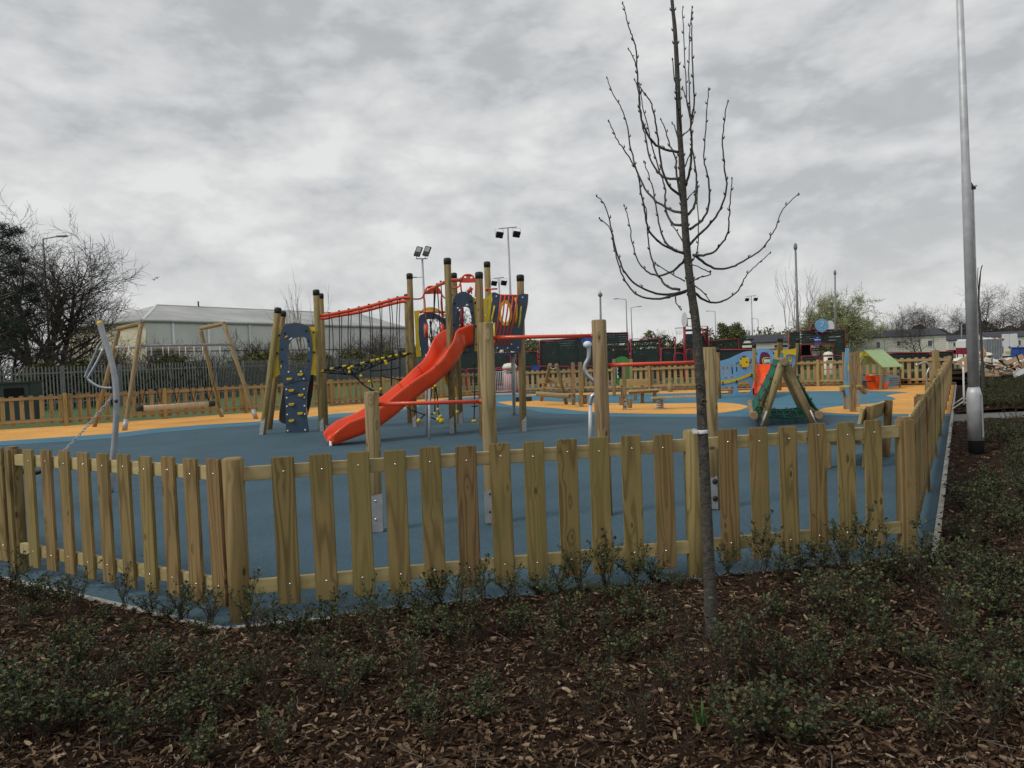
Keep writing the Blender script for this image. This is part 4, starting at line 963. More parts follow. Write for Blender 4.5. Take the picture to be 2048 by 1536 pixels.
# ---- playhouse ------------------------------------------------------
ph = thing('playhouse', 'small open playhouse with pale green corrugated roof, red walls and grey-blue heart panel', 'playhouse', G(1768,779))
YP = 27.2
rid0 = D(1727.5,700.5,YP); rid1 = D(1765.5,699,YP+1.3); ea0 = D(1766,734.5,YP+.0); ea1 = D(1806.5,733,YP+1.3); lf0 = D(1716,716,YP); lf1 = lf0+(rid1-rid0)
def corrug(name, A, B_, C_, D_, mt, nrm_th=.02, waves=9, amp=.018):
    b = MB(); nu = waves*6; V = []
    nrm = (B_-A).cross(C_-A).normalized(); nrm = nrm if nrm.z > 0 else -nrm
    for s_ in (0,1):
        for i in range(nu+1):
            u = i/nu; h_ = math.sin(u*waves*2*math.pi)*amp
            for q in (A.lerp(B_,u), C_.lerp(D_,u)): V.append(q+nrm*(h_-s_*nrm_th))
    n2_ = (nu+1)*2; F_ = []
    for i in range(nu): F_ += [(2*i,2*i+1,2*i+3,2*i+2),(n2_+2*i,n2_+2*i+2,n2_+2*i+3,n2_+2*i+1),(2*i+1,n2_+2*i+1,n2_+2*i+3,2*i+3),(2*i,2*i+2,n2_+2*i+2,n2_+2*i)]
    b.add(V, F_, mt, False); return b.build(name, ph)
corrug('roof', rid0, rid1, ea0, ea1, 'mint'); corrug('roof', rid0, rid1, lf0+Vector((0,0,-.2)), lf1+Vector((0,0,-.2)), 'mint')
for dy in (.03, 1.15):
    pl_ = vplane(YP+dy); sh = (rid1-rid0)*(dy/1.3); sx = dy/1.3*38
    board(ph, 'gable_board', [(x+sx,y-dy*1.2) for x,y in zb([(612,205),(700,265),(830,370),(960,490),(935,500),(850,430),(790,370),(740,320),(690,290),(640,282),(590,292),(545,320),(512,352),(512,262)])], [], pl_, .03, 'yellow')
for x, yt, yb in ((1722,718,772),(1761.5,736,779)):
    p = G(x,yb) ; p = Vector((p.x, YP+.1, 0)); plank('corner_post', D(x-1.5,779,YP+.1)*1.0, D(x+3.5,yt,YP+.1), .07, .07, 'woodlog', ph, up=(0,1,0)); 
for x, yt in ((1764,738),(1799,738)): plank('corner_post', D(x,774,YP+1.3), D(x+2,yt,YP+1.3), .07, .07, 'woodlog', ph, up=(0,1,0))
board(ph, 'back_wall', zb([(628,650),(700,610),(760,598),(830,600),(830,890),(690,885),(660,760)]), [], vplane(YP+.9), .025, 'orangeslide')
board(ph, 'wall_panel', zb([(828,655),(930,650),(895,893),(835,895)]), [], vplane(YP+.3), .025, 'orangeslide')
board(ph, 'wall_panel', zb([(1000,620),(1060,598),(1120,600),(1140,640),(1000,640)]), [], vplane(YP+1.2), .025, 'orangeslide')
hp = board(ph, 'heart_wall', zb([(905,890),(925,780),(950,700),(975,665),(1030,640),(1100,622),(1180,628),(1265,655),(1255,730),(1235,810),(1212,850),(1080,878)]), [], vplane(YP+.15), .03, 'greyblue')
board(hp, 'heart', zb([(965,800),(985,768),(1010,775),(1030,765),(1058,768),(1055,800),(1030,850),(1000,880),(975,865)]), [], vplane(YP+.13), .015, 'orangeslide')
b = MB()
for y0 in (690,730,770,810): b.tube([PL(*q, vplane(YP+.14)[0], FWD) for q in zb([(1070,y0+8),(1240,y0-4)])], .006, 'holdblack', 4)
each(b, 'plank_groove', hp)
board(ph, 'side_wall', zb([(528,640),(560,625),(610,640),(640,700),(690,885),(528,880)]), [], vplane(YP+.6), .025, 'greyblue')
MB().box(D(1733,762.5,YP+.4), (.48,.4,.03), 'black').build('counter', ph); MB().box(D(1758,749.5,YP+.7), (.62,.3,.03), 'mint').build('shelf', ph)
# ---- bent talk tube, post, box by right fence ------------------------
tt_ = thing('talk_tube', 'thin bent steel talking tube standing by the back right corner post', 'talk tube', G(1854,779))
p = G(1854,779); b = MB(); b.tube(spl([D(1833,730,p.y),D(1838,728,p.y),D(1849,724.5,p.y),D(1855,726,p.y),D(1859.5,733,p.y),D(1857,740,p.y),D(1853.5,748,p.y),D(1853.5,762,p.y),p],4), .035, 'chrome', 8); b.build('tube', tt_)
MB().tube([D(1831,731,p.y),D(1837,728.6,p.y)], [.07,.04], 'chrome', 10).build('mouthpiece', tt_)
t_ = thing('timber_post', 'tall square timber post with a small finial near the back right corner', 'post', G(1872,784)); a = sqpost(t_, (1871,700), (1873,784), .16, 'woodlog', 'shaft'); MB().tube([a[1], a[1]+Vector((0,0,.10))], [.02,.005], 'steel', 6).build('finial', t_)
t_ = thing('timber_block', 'short square timber block inside the right fence on the orange ground', 'post', G(1854,850)); pbk = D(1854,850,13.3); pbk.z = 0; plank('block', pbk, Vector((pbk.x,pbk.y,.72)), .19, .19, 'woodlog', t_, bevel=.015)
# ---- blue play unit --------------------------------------------------
zc = ZR(1420,660,10.24)
bu = thing('play_unit', 'pale blue and yellow toddler play unit with porthole, plum arch and orange slide', 'play unit', G(1500,794))
YB = 27.2; bp_ = vplane(YB)
cpost(bu, (1435.5,696.5), (1439,797), .12); cpost(bu, (1508,688), (1511,796), .125)
cpost(bu, (1558,677), (1555,780), .11, Y=28.6); cpost(bu, (1563,677), (1560,781), .11, Y=29.0); cpost(bu, (1596,678), (1585,782), .12, Y=28.4)
main = zc([(205,1100),(203,635),(300,612),(380,588),(450,560),(520,522),(600,488),(680,452),(760,435),(830,428),(880,432),(905,700),(915,1000),(915,1358),(700,1356),(480,1354),(478,1300),(488,1230),(485,1180),(450,1150),(380,1160),(300,1190),(205,1200)])
slots = [zc([(x-16,y0),(x,y0-14),(x+16,y0),(x+30,y1),(x+14,y1+8),(x,y1)]) for x, y0, y1 in ((270,705,930),(358,712,915),(448,712,900),(538,680,850))]
slots += [zc([(830,600),(845,585),(856,600),(856,800),(838,805)]), zc([(250,985),(400,955),(555,935),(560,950),(400,985),(255,1003)]), zc(ell((702,1178),145,138,22))]
o = board(bu, 'blue_board', main, slots, bp_, .025, 'skyblue')
board(o, 'yellow_band', zc([(208,1048),(350,1035),(500,1008),(620,975),(730,930),(820,885),(885,852),(900,868),(895,895),(830,935),(720,985),(600,1030),(500,1062),(360,1092),(240,1105),(212,1090)]), [], bp_, .02, 'yellow', push=.022)
board(o, 'yellow_square', zc(smooth2([(612,620),(640,580),(700,562),(780,560),(800,600),(802,690),(790,750),(720,768),(650,762),(615,735),(608,690)],2)), [], bp_, .02, 'yellow', push=.022)
b = MB()
for x, y in ((632,588),(750,655),(632,722),(678,545),(720,543),(583,668),(812,665),(678,775),(720,775),(262,1075),(543,1040),(852,905),(262,1112),(543,1075),(852,945)): dome(b, PL(*zc([(x,y)])[0], bp_[0]+FWD*.024, FWD), .03, 'black')
each(b, 'bolt', o)
o = board(bu, 'arch_board', zc([(942,720),(942,405),(1000,378),(1070,372),(1140,376),(1200,395),(1260,408),(1325,408),(1318,722),(1245,722),(1245,620),(1230,520),(1190,470),(1120,448),(1060,455),(1030,500),(1012,600),(1008,720)]), [], bp_, .025, 'skyblue')
b = MB()
for x, y in ((955,480),(1298,475),(957,680),(1300,675)): dome(b, PL(*zc([(x,y)])[0], bp_[0]+FWD*.001, FWD), .03, 'black')
each(b, 'bolt', o)
board(bu, 'plum_arch', zc([(1005,840),(1015,640),(1030,520),(1060,465),(1120,455),(1190,475),(1225,520),(1232,570),(1150,560),(1095,570),(1070,600),(1080,660),(1095,700),(1075,780),(1090,850)]), [], vplane(YB+.5), .025, 'purple')
b = MB(); b.tube([D(x,y,YB+.42) for x,y in zc([(1225,575),(1150,568),(1100,575),(1075,605),(1085,660),(1098,700),(1080,760),(1090,845)])], .02, 'yellow', 5); b.build('arch_trim', bu)
board(bu, 'rear_board', zc([(1100,600),(1235,600),(1235,665),(1110,665)]), [], vplane(YB+1.6), .02, 'white')
# small slide
V = []; F_ = []; 
sc_ = [((1120,700,.30),27.2),((1122,860,.27),27.0),((1120,960,.25),26.6),((1100,1060,.25),26.1),((1075,1160,.25),25.6),((1055,1250,.25),25.2),((1045,1300,.24),25.0)]
b = MB(); L0 = []
for (x, y, wd), Y in sc_: L0.append((D(*zc([(x,y)])[0],Y), wd))
for c_, wd in L0:
    for sx_, hz in ((-1.15,.16),(-1,.20),(-.9,.0),(.9,.0),(1,.20),(1.15,.16),(1.1,-.06),(-1.1,-.06)): V.append(c_+Vector((sx_*wd,0,hz)))
for i in range(len(L0)-1):
    for j in range(8): q = (j+1) % 8; F_.append((i*8+j, i*8+q, (i+1)*8+q, (i+1)*8+j))
b.add(V, F_, 'orangeslide', False); b.build('slide', bu)
board(bu, 'yellow_board', zc([(1315,415),(1385,405),(1380,580),(1318,580)]), [], vplane(28.2), .02, 'yellow')
board(bu, 'yellow_board', zc([(1462,430),(1550,412),(1660,395),(1765,372),(1760,520),(1700,505),(1640,498),(1560,500),(1550,560),(1515,560),(1510,480),(1465,465)]), [], vplane(28.2), .02, 'yellow')
o = board(bu, 'blue_board', zc([(1320,580),(1440,560),(1440,500),(1510,480),(1560,500),(1755,525),(1740,640),(1700,760),(1680,830),(1600,760),(1500,740),(1330,720)]), [], vplane(28.3), .02, 'skyblue')
board(o, 'yellow_ring', zc(ell((1640,600),42,58,14)), [zc(ell((1640,600),18,26,10))], vplane(28.27), .02, 'yellow')
b = MB()
for k_ in range(7): y_ = 880+62*k_; b.tube([D(*zc([(925,y_)])[0],27.6), D(*zc([(985+6*k_,y_-14)])[0],27.3)], .03, 'black' if k_ < 5 else 'woodlog', 6)
each(b, 'side_step', bu)
MB().tube([D(1433,768,26.9), D(1434,790,26.9)], .03, 'yellow', 8).build('side_handle', bu); MB().tube([D(1438.5,778,27.0), G(1438.8,796)], .045, 'steel', 8).build('post_shoe', bu)
MB().box(D(1480,779,29.2), (1.9,.4,.05), 'woodlog').build('bench_board', bu)
for k_, (x, y) in enumerate(((1462,784),(1330.5+10,781))):
    p = G(x, y+3) if k_ else G(1461.5,785); t_ = thing('log_stump', ['short log stump on the orange ground, seen under the blue play unit','short log stump on the orange ground before the back fence'][k_], 'log stump', p); log('stump', p, p+Vector((0,0,.36)), .10, 'woodlog', t_, 14); MB().lathe([(.102,.0),(.102,.04)], Matrix.Translation(p), 'endgrain', 14).build('ground_ring', t_)
# ---- green chalk board ----------------------------------------------
zd = ZR(1200,600,7.314)
gb = thing('activity_board', 'arched green activity board between two wooden posts before the back fence', 'play panel', G(1246,788)); YG = 30.6
board(gb, 'green_board', zd([(212,1000),(210,900),(235,860),(270,835),(320,824),(370,830),(410,855),(440,900),(445,1000),(440,1150),(420,1235),(330,1260),(260,1250),(222,1180)]), [], vplane(YG), .03, 'green')
b = MB()
for k_ in range(6): b.box(D(*zd([(295+ (k_%2)*12, 985+k_*24)])[0], YG-.03), (.16 if k_%2 else .22,.04,.10), 'black')
b.box(D(*zd([(258,1050)])[0], YG-.03), (.05,.03,.5), 'white'); each(b, 'counting_bead', gb)
for x in (205,452): p = D(*zd([(x,1350)])[0], YG+.03); p.z = 0; plank('post', p, D(*zd([(x,862)])[0], YG+.03), .13, .13, 'woodfar', gb, up=(0,1,0), bevel=.02)
# ---- picnic bench ----------------------------------------------------
pbn = thing('bench', 'wooden bench with a single plank backrest in front of the green board', 'bench', G(1285,806)); YQ = 25.2
plank('backrest', D(1240,765,YQ-.1), D(1295,764,YQ+.1), .20, .05, 'woodrail', pbn, up=(0,1,.1))
plank('seat', D(1253,781,YQ), D(1321,780.5,YQ+.4), .05, .40, 'woodrail', pbn, up=(0,1,0)) if False else MB().box((D(1253,781,YQ)+D(1321,780.5,YQ+.4))/2, (1.14,.40,.05), 'woodrail', rz=.25).build('seat', pbn, .008)
for x, y, top in ((1271,801,782),(1285,806,765),(1310,805,782),(1245,803,766)): p = G(x,y); plank('leg', p, PL(x-1,top,p,FWD), .10, .10, 'woodlog', pbn, up=(0,1,0), bevel=.01)
MB().box((D(1253,784.5,YQ)+D(1321,784.5,YQ+.4))/2, (.95,.30,.06), 'woodlog', rz=.25).build('seat_rail', pbn)
# ---- stepping posts, balance plank -----------------------------------
st_ = thing('stepping_post', 'tall slim timber post with two wooden foot blocks and a steel shoe at its base', 'stepping post', G(1250,820)); a = sqpost(st_, (1247.5,724), (1250,820), .11)
ze = ZR(960,580,4.096)
for x0, x1, y0, y1 in ((1140,1170,868,942),(1210,1243,890,966)): b = MB(); b.box((D(*ze([((x0+x1)/2,(y0+y1)/2)])[0],22.6)), ((x1-x0)/4.096*22.6/1538,.16,(y1-y0)/4.096*22.6/1538), 'woodlog'); b.build('foot_block', st_, .01)
b = MB(); b.box(a[0]+Vector((0,-.06,.17)), (.10,.01,.34), 'steel'); dome(b, a[0]+Vector((0,-.067,.10)), .025, 'black'); dome(b, a[0]+Vector((0,-.067,.26)), .025, 'black'); b.build('post_shoe', st_)
bb_ = thing('balance_plank', 'low wooden balance plank mounted on a grey coil spring', 'balance plank', G(1321,819))
plank('plank', D(1302,795,22.3), D(1400,793,22.2), .17, .045, 'woodrail', bb_, up=(0,0,1)) if False else MB().box((D(1302,795,22.3)+D(1400,793,22.2))/2, (1.42,.20,.05), 'woodrail').build('plank', bb_, .008)
c_ = G(1320.5,818); pts = [c_+Vector((math.cos(a_*2*math.pi/12)*.10, math.sin(a_*2*math.pi/12)*.10, .03+a_*.27/60)) for a_ in range(61)]
MB().tube(pts, .014, 'steel', 6).build('spring', bb_); MB().box(c_+Vector((0,0,.015)), (.34,.28,.03), 'steel').build('base_plate', bb_); MB().box(c_+Vector((0,0,.31)), (.30,.16,.03), 'steel').build('top_plate', bb_)
# ---- log trail at centre --------------------------------------------
tr_ = thing('balance_trail', 'wooden balance trail: leaning A-frame poles, a low swinging log and two upright posts', 'balance trail', G(1130,806))
for top, base in (((1100.5,729),(1082,802)),((1112.5,728),(1133,809))):
    p = G(*base); q = D(*top, 26.0); log('leg', p, q, .065, 'woodlog', tr_, 12)
log('swinging_log', D(1074,787.5,26.6), D(1140,792.5,25.4), .085, 'woodlog', tr_, 14)
for top, base in (((1145.5,725),(1147,810)),((1160,724),(1163,814))): sqpost(tr_, top, base, .12)
b = MB(); b.tube(spl([D(1101,735,26),D(1106,738,26),D(1112,735,26)],3), .012, 'white', 5); b.build('top_cable', tr_)
plank('hand_board', D(1079,761.5,27.4), D(1158,760.5,26.6), .20, .05, 'woodlog', tr_, up=(0,1,0)); plank('lower_board', D(1082,775.5,27.4), D(1158,773.5,26.6), .05, .06, 'woodlog', tr_, up=(0,1,0))
for x, y in ((1147,796),(1161,800),(1170,799)): b = MB(); b.box(D(x,y,24.9), (.12,.16,.30), 'woodlog'); dome(b, D(x,y,24.9)+Vector((0,-.081,.07)), .02, 'black'); b.build('foot_block', tr_, .01)
bs = thing('rubber_step', 'low black rubber step on the ground, partly hidden by a capped post', 'step', G(1046,803)); p = G(1046,803)
MB().box(p+Vector((-.02,0,.09)), (.72,.3,.16), 'black').build('step', bs, .02); MB().box(p+Vector((-.02,0,.01)), (.6,.24,.02), 'steel').build('base', bs)
# ---- metal gate ------------------------------------------------------
zg = ZR(920,640,6.4); YT = 35.35
gt = thing('gate', 'low galvanised bar gate with a crimson frame in the back fence', 'gate', G(1012,790))
g0, g1_ = D(988,785,YT+.1), D(1040,784,YT-.1)
def gp(f_, z_): q = g0.lerp(g1_, f_); q.z = z_; return q
b = MB()
for z_ in (.16,1.06): b.tube([gp(0,z_), gp(1,z_)], .022, 'steel', 6)
for i in range(15): b.tube([gp(i/14,.16), gp(i/14,1.06)], .010, 'white', 5)
b.build('bars', gt); b = MB()
b.tube([gp(-.03,.0), gp(-.03,1.2)], .04, 'crimson', 8); b.tube([gp(1.0,0), gp(1.0,1.2)], .04, 'crimson', 8); b.tube([gp(-.03,.13), gp(1.0,.13)], .028, 'crimson', 6); b.tube([gp(-.03,1.17), gp(1.0,1.17)], .028, 'crimson', 6)
b.build('frame', gt); MB().box(gp(.93,.16)+Vector((0,-.06,0)), (.14,.10,.18), 'crimson').build('drop_bolt', gt)
sheet('gate_threshold', [Vector((-1.6,35.2,0)),Vector((.9,34.9,0)),Vector((1.2,36.4,0)),Vector((-1.4,36.8,0))], .012, 'kerb')
def bin_(px, base_y, D_, label, body, w_, h_):
    t = thing('litter_bin', label, 'litter bin', D(px, base_y, D_)); p = D(px, base_y, D_); p.z = -.03; T_ = Matrix.Translation(p)
    MB().lathe([(w_*.46,0),(w_*.5,.05),(w_*.5,h_*.8)], T_, body, 18).build('body', t); MB().lathe([(w_*.53,h_*.8),(w_*.53,h_*.88),(w_*.4,h_*.97),(w_*.1,h_)], T_, 'offwhite', 18).build('lid', t)
    MB().box(p+Vector((0,-w_*.48,h_*.70)), (w_*.5,.06,h_*.10), 'holdblack').build('opening', t)
bin_(1021.5, 786, 39.5, 'dusty pink round litter bin with a pale lid behind the metal gate', 'pink', .72, 1.45)
bin_(1657, 735, 43.5, 'cream litter bin with dark slot before the dark green court wall', 'offwhite', .50, 1.35)
# ================================================================== TREES
def bare_tree(seed, H, spread, stems=1, levels=4, r0=.16, mt='barkfar', mt2=None, kids=(7,6,5,4), up=.25, leaves=None, leafmt=None, low=.25, angle=(35,70), droop=0, tmin=.012):
    r = random.Random(seed); b = MB(); LV = []; tw = MB()
    def grow(p, d, ln, rad, lv):
        ns = 6 if lv == 0 else 4 if lv == 1 else 3; P = [p.copy()]; RR = [rad]; dd = d.copy()
        for i in range(ns):
            dd = (dd + Vector((r.gauss(0,1),r.gauss(0,1),r.gauss(0,.7)))*(.10 if lv == 0 else .17) + Vector((0,0,1))*(up*(.5 if lv == 0 else .35) - droop*lv*.1)).normalized()
            P.append(P[-1]+dd*(ln/ns)); RR.append(rad*(1-.72*(i+1)/ns))
        (b if lv < 2 else tw).tube(P, RR, mt if lv < 2 else (mt2 or mt), 7 if lv == 0 else 5 if lv == 1 else 3, caps=False)
        if lv < levels:
            nk = kids[min(lv, len(kids)-1)]
            for k_ in range(nk):
                f = low + (1-low)*(k_+r.random())/nk if lv == 0 else .2+.8*(k_+r.random())/nk
                i = min(ns-1, int(f*ns)); q = P[i].lerp(P[i+1], f*ns-i); t = (P[i+1]-P[i]).normalized()
                a = r.uniform(0, 2*math.pi); s_ = t.orthogonal().normalized(); s_ = (s_*math.cos(a)+t.cross(s_)*math.sin(a))
                an = R(r.uniform(*angle)); nd_ = (t*math.cos(an)+s_*math.sin(an)).normalized()
                if lv == 0: nd_ = (nd_ + Vector((nd_.x, nd_.y, 0))*spread*.35).normalized()
                l2 = ln*r.uniform(.42,.68)*(1.15-.45*f if lv == 0 else 1); grow(q, nd_, l2, max(tmin, RR[i]*r.uniform(.48,.66)), lv+1)
        if leaves and lv >= levels-1:
            for k_ in range(leaves):
                f = r.random(); i = min(ns-1, int(f*ns)); LV.append(P[i].lerp(P[i+1], f*ns-i)+Vector((r.gauss(0,.05),r.gauss(0,.05),r.gauss(0,.05))))
    for s_ in range(stems):
        a = 2*math.pi*s_/stems+r.random(); tl = (.12 if stems == 1 else .34)*spread
        grow(Vector((math.cos(a)*.12*(stems>1), math.sin(a)*.12*(stems>1), -.1)), Vector((math.cos(a)*tl, math.sin(a)*tl, 1)).normalized(), H*r.uniform(.72,.85), r0*(1 if stems == 1 else .75), 0)
    if LV:
        lm = MB(); V = []; F_ = []
        for p in LV:
            s_ = r.uniform(.03,.07); u = Vector((r.gauss(0,1),r.gauss(0,1),r.gauss(0,1))).normalized(); v_ = u.orthogonal().normalized(); k = len(V)
            V += [p-u*s_, p+v_*s_*.5, p+u*s_, p-v_*s_*.5]; F_.append((k,k+1,k+2,k+3))
        lm.add(V, F_, leafmt)
        return b, tw, lm
    return b, tw, None
def place_tree(bm_, p, label, name='bare_tree', group=None, cat='tree', rz=0, sc_=1.0):
    t = thing(name, label, cat, p, group); t.rotation_euler.z = rz; t.scale = (sc_,)*3
    for k_, (nm, q) in enumerate(zip(('trunk','crown','foliage'), bm_)):
        if q is None or not q.v: continue
        if isinstance(q, MB):
            o = q.build(nm); o.location = (0,0,0); me = o.data
            # geometry was centred by build(): undo so that the tree stands on its base
            a = np.array(q.v); off = Vector(((a[:,0].min()+a[:,0].max())/2, (a[:,1].min()+a[:,1].max())/2, a[:,2].min())); me.transform(Matrix.Translation(off)); o.parent = t
    return t
def copy_tree(t, p, label, rz, sc_, group=None):
    c = t.copy(); C.objects.link(c); c.location = p; c.rotation_euler.z = rz; c.scale = (sc_,)*3; c['label'] = label
    if group: c['group'] = group
    for ch in list(t.children): d = ch.copy(); C.objects.link(d); d.parent = c
    return c
def gp2(px, Y): p = D(px, 720, Y); return Vector((p.x, Y, -.06))
GBG = 'bare trees on the skyline'
big = place_tree(bare_tree(11, 9.0, 1.0, stems=5, levels=4, r0=.30, kids=(11,7,6,4), up=.14, low=.24, angle=(28,58), tmin=.011), gp2(84,45), 'large spreading bare tree with several dark stems behind the palisade fence at the left')
b2_ = place_tree(bare_tree(12, 5.4, 1.1, stems=3, levels=4, r0=.24, kids=(9,6,5,4), up=.12, low=.2), gp2(5,47), 'second bare tree at the left edge of the photo, tangled with the pine')
b3_ = place_tree(bare_tree(15, 4.2, 1.2, stems=4, levels=3, r0=.14, kids=(10,7,5), up=.08, low=.08, angle=(40,80)), gp2(140,43.5), 'low sprawling bare shrub-like tree between the big tree and the warehouse')
# pine
pt = thing('pine_tree', 'dark green pine whose boughs enter the photo at the left edge', 'tree', gp2(-55,38)); pr_ = random.Random(5)
T0 = MX(pt).translation; MB().tube([T0, T0+Vector((.1,0,5)), T0+Vector((.3,0,9.8))], [.26,.18,.05], 'barkfar', 9).build('trunk', pt)
V = []; F_ = []; lb = MB()
for x, y, rr in ((18,468,.55),(35,462,.4),(28,500,.5),(5,490,.8),(5,530,.9),(-10,560,1.1),(50,580,.5),(64,572,.4),(20,595,.9),(72,600,.35),(0,640,1.0),(36,655,.6),(15,690,.7),(-30,500,1.0),(-40,600,1.2),(56,625,.35),(30,545,.45),(48,520,.25),(0,455,.5)):
    c_ = D(x, y, 38+pr_.uniform(-.8,.8)); st = T0+Vector((.15,0,max(1,c_.z-.5))); lb.tube(spl([st, (st+c_)/2+Vector((0,0,-.15)), c_],3), [.06]*3+[.04]*3+[.02], 'barkfar', 4, caps=False)
    for q in range(int(520*rr)):
        o_ = Vector((pr_.gauss(0,.42),pr_.gauss(0,.42),pr_.gauss(0,.26)))*rr
        tip = c_+o_
        for n_i in range(5):
            u = (Vector((pr_.gauss(0,1),pr_.gauss(0,1),pr_.gauss(.4,.7))).normalized())*.10; v_ = u.orthogonal().normalized()*.010; k = len(V)
            V += [tip-v_, tip+v_, tip+u]; F_.append((k,k+1,k+2))
lb.build('boughs', pt); MB().add(V, F_, 'pine').build('foliage', pt)
# hedges: leaf-sized faces through a long volume
def leafband(name, path, hfun, dens, ls, mt, width=1.2, seed=1, twig=0, base=0.0):
    r = random.Random(seed); V = []; F_ = []; b = MB()
    for A, B in zip(path, path[1:]):
        A = Vector(A); B = Vector(B); Ln = (B-A).length; d = (B-A)/Ln; nn = Vector((d.y,-d.x,0))
        for _ in range(int(Ln*dens)):
            s_ = r.random()*Ln; p = A+d*s_; wx = p.x*.8+p.y*.5
            H = hfun(p)*(.82+.16*math.sin(wx*1.1)+.10*math.sin(wx*2.9+1)+.08*r.random())
            z_ = base+H*r.random()**.6; q = p+nn*r.uniform(-width,width)*(.5+.5*(1-abs(z_/max(H,.1)-.5))) + Vector((0,0,z_))
            s2 = ls*r.uniform(.5,1.2); u = Vector((r.gauss(0,1),r.gauss(0,1),r.gauss(0,1))).normalized(); v_ = u.orthogonal().normalized(); k = len(V)
            V += [q-u*s2, q+v_*s2*.6, q+u*s2, q-v_*s2*.6]; F_.append((k,k+1,k+2,k+3))
        for _ in range(int(Ln*twig)):
            s_ = r.random()*Ln; p = A+d*s_+nn*r.uniform(-width,width); H = hfun(p)
            P = [p, p+Vector((r.gauss(0,.12),r.gauss(0,.12),H*.6)), p+Vector((r.gauss(0,.3),r.gauss(0,.3),H*r.uniform(.9,1.25)))]
            b.tube(P, [.02,.014,.004], 'barkfar', 3, caps=False)
    b.add(V, F_, mt); return b.build(name)
pv = [(-34,33,0),(-26,39.5,0),(-19.2,48,0),(-16.8,60,0),(-13.6,80,0),(-9.5,108,0),(-4,130,0)]
o = leafband('hedge', pv, lambda p: 2.35+.012*(p.y-40), 900, .13, 'hedge', 1.0, 2, twig=6); tag(o, 'long olive green hedge behind the grey palisade fence', 'hedge')
def gf(*a): return [gp2(x, Y) for x, Y in a]
o = leafband('hedge', gf((820,120),(1000,120),(1080,112),(1250,108),(1400,108),(1500,112),(1600,118)), lambda p: 4.4, 380, .20, 'hedge', 2.2, 3, twig=5); tag(o, 'dark hedgerow on the skyline behind the green court walls', 'hedge')
wd = leafband('woodland', gf((1640,190),(1760,185),(1850,180),(1960,175),(2080,170),(2200,168)), lambda p: 5.0+.03*max(0,p.x-90), 520, .28, 'twigs', 5, 4, twig=6); tag(wd, 'dim belt of bare woodland far off at the right', 'woodland', kind='stuff')
# bare bushes before the warehouse
bush = [bare_tree(40+i, 3.6, 1.3, stems=9, levels=3, r0=.04, mt='barkpale' if i % 2 else 'barkfar', kids=(7,5,4), up=.25, low=.12, angle=(20,50)) for i in range(2)]
bp0 = None; BL_ = []
for i, (x, Y, s_) in enumerate(((318,54,.95),(352,55,1.0),(425,56,.8),(250,52,.8),(500,60,1.05),(535,62,1.0),(740,88,1.25),(782,90,1.4),(590,66,.9),(205,50,.95),(700,84,1.1))):
    lab = 'leafless brown bush rising over the hedge before the warehouse'
    if i < 2: t = place_tree(bush[i], gp2(x,Y), lab, 'bare_bush', 'bushes over the hedge', 'bush', 0, s_); BL_.append(t)
    else: copy_tree(BL_[i%2], gp2(x,Y), lab, i*1.7, s_)
tall = place_tree(bare_tree(60, 6.6, .5, stems=5, levels=2, r0=.05, mt='barkpale', kids=(4,3), up=.5, low=.4, angle=(10,25)), gp2(612,50), 'thin pale leafless sapling with upright whips behind the climbing wall'); 
copy_tree(BL_[0], gp2(930,60), 'leafless sapling seen through the arch board opening', 2.0, 1.5)
# right hand trees
wl = place_tree(bare_tree(71, 6.1, 1.6, stems=5, levels=4, r0=.22, mt='barkfar', mt2='barkolive', kids=(12,7,5,4), up=.12, low=.08, leaves=4, leafmt='willow', angle=(30,65)), gp2(1668,74), 'rounded spreading tree in pale green bud behind the blue basketball board', 'budding_tree')
copy_tree(wl, gp2(1722,92), 'lower budding tree behind the caravan, right of the rounded one', 2.2, .72)
copy_tree(wl, gp2(1772,110), 'small pale budding tree above the middle of the caravan roof', 4.0, .62)
copy_tree(tall, gp2(1592,62), 'thin pale upright bare tree beside the slim dark pole', 1.2, 1.15)
sk = place_tree(bare_tree(81, 9.6, .9, stems=2, levels=4, r0=.2, mt='barkfar', kids=(11,6,5,3), up=.22, low=.2), gp2(1968,118), 'tall bare tree directly right of the silver lamp post', group=GBG)
for i, (x, Y, s_, lab) in enumerate(((2002,122,.68,'bare tree between the two tallest bare trees at the right'),(2052,112,.95,'tallest bare tree at the right edge of the photo'),(2030,130,.68,'smaller bare tree near the right edge'),(1925,140,.72,'small round bare tree left of the lamp post'),(1838,66,.42,'small dark bare tree standing before the long caravan'),(1800,150,.85,'bare tree on the skyline above the caravan, left one'),(1826,155,.95,'bare tree on the skyline above the caravan, middle one'),(1858,150,.85,'bare tree on the skyline above the caravan, right one'),(1240,105,.45,'scrubby bare bush over the court wall beside the street lamps'),(1320,105,.48,'scrubby bare bush left of the white basketball board'))):
    copy_tree(sk, gp2(x,Y), lab, i*1.3, s_, GBG)
o = leafband('bush', gf((1440,112),(1490,112)), lambda p: 5.4, 1500, .16, 'hedge', 1.6, 9); tag(o, 'dark rounded evergreen bush left of the twin floodlight pole', 'bush')
o = leafband('bush', gf((1040,95),(1075,95)), lambda p: 4.0, 500, .16, 'hedge', 1.6, 10, twig=14); tag(o, 'olive bush beside the right capped post of the climbing frame', 'bush')

